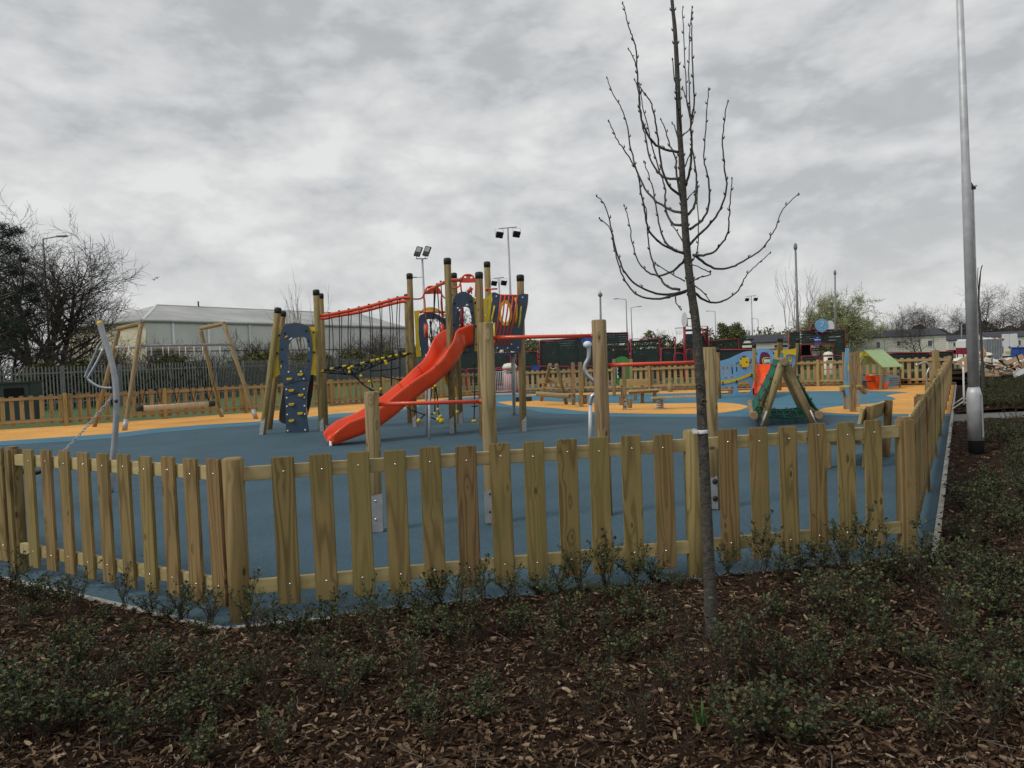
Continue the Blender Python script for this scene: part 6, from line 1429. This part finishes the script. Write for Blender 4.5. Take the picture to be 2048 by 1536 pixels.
# rubble pile: planks, sacks, boxes each a thing
pl_g = 'scrap planks in the rubble pile'; sc_g = 'white plastic sacks in the rubble pile'
mound = blob(Vector((D(2010,760,30).x,31,-.06)), 5.6, 2.4, .42, 'soil', 5, 22).build('rubble_mound'); mound['kind'] = 'structure'
for i, (x0, y0, x1, y1, Y0, Y1_, w_, m_) in enumerate(((1985,738,2047,712,28.6,28.2,.22,'card'),(1966,742,2012,738,29,28.4,.24,'white'),(1962,747,2040,750,28,27.8,.20,'card'),(2018,740,2048,730,28.2,27.6,.30,'card'),(1975,735,2010,727,30,29.4,.28,'card'),(1995,744,2048,742,28,28,.18,'plankold'),(2028,752,2048,741,27,27.2,.20,'white'),(1958,728,1969,700,31,30.5,.5,'card'),(1940,741,1925,716,29.5,29.8,.55,'card'),(2010,727,2046,722,30.4,30,.22,'plankold'),(1968,750,2000,755,27.4,27.2,.2,'plankold'),(1990,728,2030,736,29.2,28.2,.22,'plankold'),(2002,718,2022,730,30,28.6,.16,'plankold'),(1972,722,1998,733,29.5,28.8,.14,'white'),(2032,728,2048,745,27.9,27.6,.2,'card'),(1950,752,1975,746,28,28.4,.18,'card'))):
    a = D(x0,y0,Y0); c_ = D(x1,y1,Y1_); o = plank('scrap_plank', a, c_, w_*.35 if m_ == 'plankold' else .05, w_*.8, m_, None, up=(.1,.3,1), bevel=.004)
    tag(o, ['long tan board sticking up to the right across the rubble','white board lying near the front of the rubble','low tan board along the foot of the rubble','tan board at the right edge of the rubble','short tan board on the middle of the rubble','thin timber at the right front of the rubble','white board end at the right foot of the rubble','tall tan sheet leaning behind the lamp column','orange-tan sheet leaning between the barrier and lamp column','thin timber high on the rubble','thin timber at the left foot of the rubble','timber slanting down across the middle of the rubble','short timber poking out of the rubble','narrow white strip leaning on the left of the rubble','short tan board dropping at the right edge','tan board end beside the silver lamp column'][i], 'plank', pl_g)
for i, (x, y, Y, sx_, sz_, lab) in enumerate(((1925,718,31,.42,.26,'cream rubble sack left of the lamp column'),(1970,722,30.4,.62,.40,'large cream rubble sack right of the lamp column'),(2016,722,30,.62,.38,'big grey-white sack on the middle of the rubble'),(2043,741,27.5,.34,.26,'white sack at the right edge of the rubble'),(1990,727,30.6,.30,.28,'small crumpled white sack on the rubble'),(2041,720,31,.4,.2,'flat white sheet at the back right of the rubble'),(1958,708,32,.5,.24,'dark-topped pale sack behind the lamp column'))):
    o = blob(D(x,y,Y)-Vector((0,0,sz_)), sx_, sx_*.8, sz_, 'sack' if i % 3 else 'offwhite', 20+i, 12).build('plastic_sack'); tag(o, lab, 'sack', sc_g)
rj = random.Random(77); V = []; F_ = []; b = MB()
for _ in range(420):
    p = D(rj.uniform(1958,2075), rj.uniform(722,758), rj.uniform(27.2,31.5)); p.z = min(max(.02, p.z), .75); d = Vector((rj.gauss(0,1),rj.gauss(0,.6),rj.gauss(0,.3))).normalized(); L__ = rj.uniform(.06,.42)
    b.beam(p, p+d*L__, rj.uniform(.02,.12), rj.uniform(.012,.04), rj.choice(('plankold','card','plankold','soil','white','holdblack','corr')))
o = b.build('rubble'); tag(o, 'loose broken rubble and scraps heaped between the planks and sacks', 'rubble', None, 'stuff')
cbx = thing('cardboard_box', 'tall cream box standing upright in the rubble beside the thin sapling', 'box', D(1972,744,28.6)); p = D(1973,743,28.6); MB().box(p+Vector((0,0,.24)), (.20,.25,.50), 'offwhite').build('body', cbx, .01); MB().box(p+Vector((.14,0,.24)), (.07,.26,.48), 'plankold').build('side_flap', cbx, .005)
dk = thing('timber_pallet', 'dark low pallet under the front of the rubble', 'pallet', D(2005,757,27)); b = MB(); a = D(1965,752,27.2); c_ = D(2050,757,26.8)
for k_ in range(3): b.box(Vector(((a.x+c_.x)/2, 27.2+k_*.35, .30)), (c_.x-a.x,.12,.05), 'holdblack')
b.box(Vector(((a.x+c_.x)/2, 27.5, .14)), ((c_.x-a.x)*.97,.8,.24), 'holdblack'); b.build('deck', dk)
rb = thing('red_barrier', 'low red plastic barriers beyond the rubble, left of the lamp column', 'barrier', gp2(1927,40))
for x in (1917,1926,1935): o = MB().box(D(x,702,40), (.22,.12,.34), 'crimson').build('board', rb, .01)
MB().tube([D(1914,706,40), D(1940,705,40)], .03, 'crimson', 6).build('rail', rb)
for x in (1915,1927,1939): MB().tube([D(x,703,40.05), Vector((D(x,703,40).x,40.05,-.05))], .03, 'crimson', 6).build('leg', rb)
# white crowd barrier beside the right fence
cb_ = thing('crowd_barrier', 'white tubular crowd barrier standing edge-on against the right side fence', 'barrier', (9.9,17,0)); A_ = G(1925,823); A_ = FR+RD*((A_-FR).dot(RD))+RN*.42; B_ = A_+RD*2.1
def cz(p, z_): return Vector((p.x,p.y,z_))
MB().tube(spl([cz(A_,.18), cz(A_,.9), cz(A_,1.04)+RD*.05, cz(A_,1.10)+RD*.15, cz(B_,1.10)-RD*.15, cz(B_,1.04)-RD*.05, cz(B_,.9), cz(B_,.18), cz(A_,.18)],3), .021, 'white', 8).build('frame', cb_)
b = MB()
for i in range(1,16): q = A_.lerp(B_, i/16); b.tube([cz(q,.18), cz(q,1.10)], .008, 'white', 5)
b.build('bars', cb_)
for q in (A_+RD*.35, B_-RD*.35): MB().tube(spl([cz(q,.45), cz(q,.22), cz(q+RN*.08,.16), cz(q+RN*.38,.02)],3), .018, 'white', 6).build('foot', cb_); MB().tube([cz(q,.22), cz(q-RN*.25,.02)], .018, 'white', 6).build('foot', cb_)
# two gulls far off
for (x, y, lab) in ((308,560,'tiny dark bird in flight left of the climbing wall, lower one'),(314,556.5,'tiny dark bird in flight left of the climbing wall, upper one')):
    p = D(x,y,110); b = MB(); b.tube([p+Vector((-.38,0,.12)), p+Vector((-.15,0,.16)), p, p+Vector((.16,0,.18)), p+Vector((.40,0,.10))], [.01,.05,.07,.05,.01], 'black', 5); b.tube([p+Vector((0,.2,0)), p, p+Vector((0,-.2,0))], [.02,.08,.02], 'black', 5); o = b.build('bird'); tag(o, lab, 'bird', 'birds in the sky')
# ================================================================== FOREGROUND SAPLING
tr = thing('sapling_tree', 'slender bare sapling with upswept leafless branches standing before the fence', 'tree', G(1425,1272,.05)); YT_ = G(1425,1272,.05).y
zt_ = ZR(1180,0,2.4)
tp = [(1333,-190),(1340,-80),(1344,0),(1350,62),(1354.5,146),(1358.5,250),(1362.5,312),(1367,396),(1372,479),(1378,542),(1384,592),(1392,650),(1400,750),(1405,860),(1412,1000),(1419,1150),(1425,1272)][::-1]
tw = [14.5,11.8,10.9,10.3,9.6,8.8,8.2,7.8,7.4,6.6,5.6,5.2,4.6,4.0,3.2,2.6,2.0]
bz = bedz(tr.location.x, tr.location.y)
P = [D(x,y,YT_) for x,y in tp]; P[0].z = bz-.06; rs_ = [w_*YT_/FPX for w_ in tw]; rs_[0] *= 1.12
Q = spl(P, 6); RR = []
for i in range(len(P)-1): RR += [rs_[i]+(rs_[i+1]-rs_[i])*j/6 for j in range(6)]
RR.append(rs_[-1]); jr = random.Random(2); RR = [r_*(1+jr.uniform(-.03,.03)) for r_ in RR]
MB().tube(Q, RR, 'bark', 18).build('trunk', tr)
BR = [
 [(425,730),(350,715),(300,680),(265,620),(245,560),(235,450),(225,330),(222,250),(205,180),(185,130),(170,60),(155,12)],
 [(221,320),(205,270),(185,235)],
 [(430,855),(380,858),(330,830),(285,750),(262,640),(240,540),(232,440),(213,380)],
 [(435,935),(390,905),(355,840),(335,740),(320,620),(305,540),(285,480),(250,430),(235,400)],
 [(440,1020),(380,1005),(310,960),(255,890),(215,790),(190,680),(175,590),(150,520),(110,450),(82,372)],
 [(450,1080),(400,1075),(375,1040),(360,980),(362,910),(340,840),(300,710),(280,620),(250,500),(245,430)],
 [(450,1212),(400,1200),(330,1160),(280,1100),(262,1010),(240,900),(225,820),(160,715),(125,660),(90,580)],
 [(445,1215),(400,1195),(350,1140),(320,1010),(300,900),(275,820),(258,775)],
 [(450,1255),(400,1300),(330,1322),(270,1300),(225,1240),(200,1150),(185,1050),(165,985)],
 [(465,1395),(400,1410),(320,1410),(230,1370),(170,1310),(130,1220),(105,1110),(92,1050),(65,975),(30,940)],
 [(460,1400),(380,1425),(300,1435),(220,1410),(160,1330),(120,1210),(97,1100),(45,1048)],
 [(430,1390),(370,1375),(320,1310),(290,1220),(275,1100),(272,1020),(240,930)],
 [(495,1225),(545,1225),(600,1205),(645,1150),(665,1100),(668,1010),(675,930),(685,855)],
 [(510,1230),(560,1270),(610,1290),(680,1282),(750,1245),(820,1200),(870,1130),(900,1070),(930,1000),(1003,930)],
 [(500,1400),(540,1435),(590,1453),(650,1440),(710,1395),(740,1340),(780,1290),(865,1215)],
 [(475,1180),(520,1130),(580,1070),(630,990),(655,900),(645,800),(637,670),(647,560),(662,485)],
 [(480,1100),(530,1065),(565,1010),(573,900),(565,840),(548,770),(553,650),(563,500),(570,425)],
 [(470,1030),(500,990),(510,900),(505,800),(490,700),(480,560),(475,300),(480,150),(492,60)],
 [(460,890),(480,820),(490,700),(485,600),(500,500),(497,400),(490,250),(487,100),(490,35)],
 [(445,650),(480,615),(497,560),(501,480)],
 [(455,800),(475,750),(490,690)],
 [(440,640),(420,500),(405,380),(395,285)],
 [(486,600),(465,480),(462,400),(450,200),(446,35)],
 [(438,960),(418,850),(410,760),(385,700),(360,620),(340,572)],
 [(470,1360),(520,1335),(580,1315),(540,1290),(490,1270)],
 [(500,1370),(540,1400),(575,1445)],
 [(485,1265),(515,1200),(520,1100),(515,900),(507,800)],
 [(455,1350),(380,1310),(310,1262)],
 [(410,1425),(415,1455),(437,1487)],
 [(445,1160),(415,1110),(390,1080)],
 [(465,960),(500,920)], [(437,700),(410,620),(392,590)], [(485,560),(470,500),(445,420)]]
for i, pl_ in enumerate(BR):
    px = zt_(pl_); L_ = len(px); sgn = (1 if (i*7) % 3 else -1); amp = .12+.25*((i*37 % 10)/10)
    Pp = [D(x, y, YT_+sgn*amp*math.sin(min(1, j/(L_-1))*1.8)) for j, (x, y) in enumerate(px)]
    if L_ <= 3: Pp = [D(x, y, YT_+(.0 if L_ > 3 else sgn*.05*j)) for j, (x, y) in enumerate(px)]
    Pn = spl(Pp, 5); kj = random.Random(i+50); Pn = [Pn[0]]+[q_+Vector((kj.gauss(0,.0016),kj.gauss(0,.0016),kj.gauss(0,.0010))) for q_ in Pn[1:]]; n_ = len(Pn); ra = .0082 if L_ > 5 else .0042; rb_ = .0024
    rr = [ra+(rb_-ra)*(j/(n_-1))**.65 for j in range(n_)]
    b = MB(); b.tube(Pn, rr, 'bark', 8)
    acc = 0; br = random.Random(i); sd = 1
    for j in range(1, n_-1):
        acc += (Pn[j]-Pn[j-1]).length
        if acc > .085 and j > 3:
            acc = br.uniform(-.02,.02); t_v = (Pn[j+1]-Pn[j]).normalized(); s_ = Vector((sd,br.uniform(-.4,.4),0)); sd = -sd
            b.tube([Pn[j], Pn[j]+(t_v*.5+s_*.6).normalized()*.010, Pn[j]+(t_v+s_*.6).normalized()*.021], [rr[j]*1.1,.0042,.0012], 'bark', 5)
    b.ball(Pn[-1], .0042, 'bark', 6, (1,1,1.8)); b.build('branch', tr)
b = MB(); br = random.Random(9)
for y in range(20, 640, 36):
    for s_ in (-1,1):
        if br.random() < .65:
            k = min(range(len(Q)), key=lambda a_: abs(Q[a_].z-D(1360,y,YT_).z)); c_ = Q[k]+Vector((s_*RR[k]*.8,0,0)); b.tube([c_, c_+Vector((s_*.007,0,.008)), c_+Vector((s_*.009,0,.018))], [.0045,.004,.0012], 'bark', 5)
each(b, 'bud', tr)
kt = D(1402.5,862,YT_); mxk = frame(kt-Vector((0,0,.01)), kt+Vector((-.001,0,.02)))
MB().lathe([(.0345,-.004),(.036,0),(.036,.013),(.0345,.017)], mxk, 'white', 20).build('tree_tag', tr)
MB().panel([kt+Vector(p_) for p_ in ((-.028,-.034,.012),(-.05,-.036,.020),(-.062,-.036,.008),(-.052,-.036,-.012),(-.036,-.036,-.004),(-.028,-.034,0))], [], FWD, .002, 'white').build('tag_end', tr)
b = MB()      # knots and old scars low on the trunk
for x, y, r_ in ((1404,803,.016),(1394,772,.014),(1400,822,.010)): b.tube([D(x,y,YT_)+Vector((0,-.034,0))+Vector((math.cos(a)*r_, 0, math.sin(a)*r_*.8)) for a in [2*math.pi*i/10 for i in range(11)]], .0045, 'bark', 5)
each(b, 'branch_scar', tr)

# ================================================================== SHRUBS
def shrub_mesh(seed, h_, w_, nst, nl, dry=False):
    r = random.Random(seed); st = MB(); V = []; F_ = []
    for s_ in range(nst):
        a = r.uniform(0, 2*math.pi); le = r.uniform(.3,1)*w_; hh = h_*r.uniform(.45,1.05); P = [Vector((r.gauss(0,.02),r.gauss(0,.02),-.02))]
        for k_ in range(1,6):
            f = k_/5; P.append(Vector((math.cos(a)*le*f**1.2+r.gauss(0,.012), math.sin(a)*le*f**1.2+r.gauss(0,.012), hh*f**.85)))
        st.tube(P, [.0035,.003,.0026,.0022,.0016,.001], 'stem', 4, caps=False)
        sub = [P]
        for _ in range(3):
            k_ = r.randint(1,4); d = Vector((r.gauss(0,1),r.gauss(0,1),r.uniform(.2,1.2))).normalized()*r.uniform(.05,.13); Q_ = [P[k_], P[k_]+d*.5+Vector((0,0,.008)), P[k_]+d+Vector((0,0,.02))]; st.tube(Q_, [.002,.0015,.0009], 'stem', 3, caps=False); sub.append(Q_)
        for _ in range(0 if dry and r.random() < .8 else nl):
            Q_ = sub[0] if r.random() < .55 else r.choice(sub); f = r.random()**.6*(len(Q_)-1); k_ = min(len(Q_)-2, int(f)); p = Q_[k_].lerp(Q_[k_+1], f-k_)
            d = Vector((r.gauss(0,1),r.gauss(0,1),r.gauss(.5,.6))).normalized(); n_ = Vector((r.gauss(0,.5),r.gauss(0,.5),1)).normalized(); s2 = d.cross(n_).normalized(); ln = r.uniform(.012,.024); wd2 = ln*r.uniform(.30,.42); up_ = s2.cross(d)*ln*.12
            b0 = p+d*.003; k = len(V)
            V += [b0, b0+d*ln*.35+s2*wd2+up_, b0+d*ln*.75+s2*wd2*.8+up_, b0+d*ln, b0+d*ln*.75-s2*wd2*.8+up_, b0+d*ln*.35-s2*wd2+up_]; F_ += [(k,k+1,k+2,k+3),(k,k+3,k+4,k+5)]
    return st, V, F_
variants = []
for i, (h_, w_, nst, nl, dry) in enumerate(((.34,.17,9,40,False),(.26,.22,11,38,False),(.42,.15,8,38,False),(.20,.24,13,36,False),(.30,.20,9,30,False),(.36,.16,10,20,True),(.16,.20,13,34,False))):
    st, V, F_ = shrub_mesh(100+i, h_, w_, nst, nl, dry); sm_ = st.build('stems'); 
    a = np.array(st.v); sm_.data.transform(Matrix.Translation(Vector(((a[:,0].min()+a[:,0].max())/2, (a[:,1].min()+a[:,1].max())/2, a[:,2].min()))))
    lm = MB(); lm.add(V, F_, 'leaf') if V else None; lo = lm.build('leaves') if V else None
    if lo: a = np.array([tuple(v_) for v_ in V]); lo.data.transform(Matrix.Translation(Vector(((a[:,0].min()+a[:,0].max())/2, (a[:,1].min()+a[:,1].max())/2, a[:,2].min()))))
    variants.append((sm_.data, lo.data if lo else None))
    for o in (sm_, lo):
        if o: bpy.data.objects.remove(o)
JOBS = []
def shrub(x, y, k_, s_, lab, grp): JOBS.append((x, y, k_, s_, lab, grp))
def make_shrub(x, y, k_, s_, lab, grp, cat='shrub'):
    t = thing('shrub', lab, cat, (x, y, bedz(x, y)), grp); t.rotation_euler.z = rng.uniform(0,6.28); t.scale = (s_, s_, s_*rng.uniform(.85,1.12))
    for nm, me in zip(('stems','leaves'), variants[k_]):
        if me: o = bpy.data.objects.new(nm, me); C.objects.link(o); o.parent = t
placed = []
def okp(x, y, dmin): return all((x-a)**2+(y-b_)**2 > dmin*dmin for a, b_ in placed)
LABS = {'front': ('small dark-leaved shrub in the bark bed in front of the fence', 'shrubs in the front bark bed'), 'side': ('small dark-leaved shrub in the bed right of the side fence', 'shrubs in the right hand bed'), 'far': ('low dark shrub in the bed beyond the grey path at the right', 'shrubs beyond the path'), 'dry': ('almost leafless brown shrub in the front bark bed', 'nearly leafless shrubs in the front bed')}
def put(px, py, k_, s_, kind='front'):
    p = G(px, py)
    for _ in range(30):
        if edge_dist(p.x, p.y) > .02: break
        p -= Vector((0,.03,0)) if p.x < FR.x else Vector((-.03,.0,0))
    placed.append((p.x, p.y)); shrub(p.x, p.y, k_, s_, *LABS[kind])
for i, (x, y, s_) in enumerate(((25,1195,1.1),(70,1215,1.1),(120,1225,1.0),(160,1235,1.0),(255,1215,.75),(300,1245,.8),(335,1245,.7),(385,1225,1.05),(420,1255,1.0),(500,1272,1.0),(545,1280,.9),(600,1290,1.1),(655,1275,1.0),(700,1300,.9),(745,1245,.75),(800,1240,.75),(840,1235,.8),(880,1225,1.15),(920,1240,1.0),(965,1215,.95),(1020,1205,.9),(1075,1200,.9),(1120,1190,.9),(1160,1185,1.0),(1210,1180,1.1),(1265,1170,1.05),(1300,1165,.9),(1350,1190,.6),(1455,1160,.9),(1530,1155,1.15),(1560,1175,1.0),(1600,1150,.9),(1640,1150,1.1),(1690,1150,1.2),(1735,1140,1.2),(1780,1150,1.1),(1830,1160,1.1),(1870,1180,1.1))):
    put(x, y, (i*3) % 5, s_*.92)
for x, y, k_, s_, kind in ((150,1385,0,1.0,'front'),(175,1345,1,1.0,'front'),(60,1440,1,1.1,'front'),(15,1420,3,1.1,'front'),(90,1500,0,1.1,'front'),(150,1475,3,1.2,'front'),(20,1510,1,1.2,'front'),(210,1450,4,1.0,'front'),(240,1525,1,1.1,'front'),(300,1400,4,.9,'front'),(330,1370,1,.8,'front'),(390,1430,3,1.0,'front'),(430,1460,0,.9,'front'),(365,1490,1,.9,'front'),(470,1430,4,.7,'front'),(535,1430,5,1.1,'dry'),(655,1420,5,1.0,'dry'),(690,1440,4,.8,'front'),(640,1340,3,.8,'front'),(560,1535,4,.8,'front'),(400,1545,1,.8,'front'),(760,1330,2,.8,'front'),(820,1370,4,.7,'front'),(900,1300,3,1.0,'front'),(960,1290,4,1.0,'front'),(1040,1290,1,.9,'front'),(1090,1340,4,.8,'front'),(1130,1300,0,1.0,'front'),(1250,1255,1,.9,'front'),(1290,1250,4,.8,'front'),(1330,1400,4,.7,'front'),(1440,1410,5,1.1,'dry'),(1465,1385,4,.9,'front'),(1510,1380,4,.9,'front'),(1560,1390,0,.8,'front'),(1615,1395,4,1.0,'front'),(1650,1410,2,.9,'front'),(1530,1500,1,1.1,'front'),(1600,1520,3,1.1,'front'),(1480,1530,4,1.0,'front'),(1280,1500,5,.9,'dry'),(1200,1420,4,.7,'front'),(1700,1290,0,1.1,'front'),(1640,1260,4,1.0,'front'),(1745,1250,1,1.1,'front')):
    put(x, y, k_, s_, kind)
r_ = random.Random(77); n_p = 0
while n_p < 46:
    y = r_.uniform(3.1, 5.6); x = r_.uniform(-.68,.45)*y
    if edge_dist(x, y) < .10 or not okp(x, y, .20) or (x-1.13)**2+(y-4.46)**2 < .04: continue
    placed.append((x,y)); k_ = r_.choice((4,5,5,6,3)); shrub(x, y, k_, r_.uniform(.5,.85), *LABS['dry' if k_ == 5 else 'front']); n_p += 1
# dense cover to the right
n_p = 0; r_ = random.Random(21); tries = 0
while n_p < 78 and tries < 6000:
    tries += 1; y = 3.0+r_.random()**.8*5.2; x = y*r_.uniform(.36,.74)
    if edge_dist(x, y) < .16 or not okp(x, y, .21): continue
    if y < 4.9 and x < y*.52 and r_.random() < .85: continue
    if r_.random() > .5+.3*math.sin(x*3.1+y*2.3): continue
    placed.append((x,y)); shrub(x, y, r_.choice((0,1,3,4,3,6,2,5)), r_.uniform(.75,1.15), *LABS['side']); n_p += 1
n_p = 0; tries = 0
while n_p < 250 and tries < 9000:
    tries += 1; y = 7.6+r_.random()**1.1*7.2; x = FR.x+(y-FR.y)*RD.x/RD.y+r_.uniform(.35, 1.0+max(.5, y*.84-(FR.x+(y-FR.y)*RD.x/RD.y)))
    if edge_dist(x, y) < .45 or not okp(x, y, .22) or y > PA.y-2.4 or (abs(x/y-LPt.x/LPt.y) < .045 and LPt.y-2.2 < y < LPt.y+.2): continue
    if (x-LPt.x)**2+(y-LPt.y)**2 < .16 or r_.random() > .65+.35*math.sin(x*2.3-y*1.9): continue
    placed.append((x,y)); shrub(x, y, r_.choice((0,1,3,4,3,6,2)), r_.uniform(.7,1.1), *LABS['side']); n_p += 1
n_p = 0; tries = 0
while n_p < 160 and tries < 9000:
    tries += 1; y = PC2.y+.3+r_.random()*8.5; x = y*r_.uniform(.585,.70)
    if edge_dist(x, y) < .5 or not okp(x, y, .34): continue
    placed.append((x,y)); shrub(x, y, r_.choice((0,1,3,4,6)), r_.uniform(1.0,1.5), *LABS['far']); n_p += 1
JOBS.sort(key=lambda j_: (j_[1]-0)/j_[3]**.5)
for j_ in JOBS[:290]: make_shrub(*j_)
V0 = []; F0_ = []; MI = []; tot = 0      # the rest, smaller and farther, as one mass of ground cover
for x, y, k_, s_, lab, grp in JOBS[290:]:
    mx_ = np.array(Matrix.Translation((x, y, bedz(x, y))) @ Matrix.Rotation(rng.uniform(0,6.28),4,'Z') @ Matrix.Scale(s_,4))
    for mi_, me in enumerate(variants[k_]):
        if not me: continue
        n_ = len(me.vertices); co = np.empty(n_*3); me.vertices.foreach_get('co', co); co = co.reshape(-1,3) @ mx_[:3,:3].T + mx_[:3,3]
        V0.append(co); F0_ += [tuple(tot+v_ for v_ in p.vertices) for p in me.polygons]; MI += [mi_]*len(me.polygons); tot += n_
if V0:
    me = bpy.data.meshes.new('ground_cover'); me.from_pydata(np.concatenate(V0).tolist(), [], F0_); me.materials.append(K['stem']); me.materials.append(K['leaf']); me.polygons.foreach_set('material_index', MI)
    o = bpy.data.objects.new('ground_cover', me); C.objects.link(o); tag(o, 'low dark leafy ground cover in the far part of the right hand bed', 'ground cover', None, 'stuff')
# grass tufts by the fence foot, and one daffodil-like clump
def tufts(cs_, n_, h_, name, lab, spread):
    r = random.Random(4); V = []; F_ = []
    for px, py in cs_:
        c_ = G(px, py)
        for _ in range(n_):
            p = c_+Vector((r.gauss(0,spread),r.gauss(0,spread*.35),0)); p.z = bedz(p.x,p.y)-.005; a = r.uniform(0,6.28); hh = h_*r.uniform(.4,1.1); ln = Vector((math.cos(a),math.sin(a),0))*hh*r.uniform(.1,.6); w_ = Vector((math.sin(a),-math.cos(a),0))*(.0015 if h_ < .1 else .006); k = len(V)
            V += [p-w_, p+w_, p+ln*.4+Vector((0,0,hh*.6))+w_*.7, p+ln*.4+Vector((0,0,hh*.6))-w_*.7, p+ln+Vector((0,0,hh))]; F_ += [(k,k+1,k+2,k+3),(k+3,k+2,k+4)]
    o = MB().add(V, F_, 'grassblade').build(name); return o
o = tufts([(1095,1188),(1120,1182),(1180,1176),(1205,1178),(1230,1172),(1320,1158),(1345,1155),(1360,1152),(1150,1182)], 170, .075, 'grass', '', .06); tag(o, 'bright green grass tufts at the foot of the front fence', 'grass', None, 'stuff')
o = tufts([(1405,1480)], 16, .13, 'leaf_clump', '', .018); tag(o, 'single green clump of strap-like leaves in the bark bed', 'plant')

# blown bark and leaf litter lying on the rubber near the fence
lr = random.Random(31); b = MB()
for _ in range(150):
    s_ = lr.random(); p = (FC.lerp(FR, s_) if lr.random() < .7 else FL.lerp(FC, s_)) + Vector((lr.gauss(0,.1), abs(lr.gauss(0,.5))-.08, 0)); p.z = .003
    if edge_dist(p.x, p.y) > -.03: continue
    a = lr.uniform(0,6.28); u = Vector((math.cos(a),math.sin(a),0))*lr.uniform(.006,.022); w_ = Vector((-math.sin(a),math.cos(a),0))*lr.uniform(.002,.007); h_ = Vector((0,0,lr.uniform(.002,.006)))
    b.add([p-u, p+w_, p+u, p-w_, p-u*.8+h_, p+w_*.8+h_, p+u*.8+h_, p-w_*.8+h_], [(4,5,6,7),(0,1,5,4),(1,2,6,5),(2,3,7,6),(3,0,4,7)], 'chip')
o = b.build('litter'); tag(o, 'scattered bark crumbs on the blue surface along the near fence', 'litter', None, 'stuff')
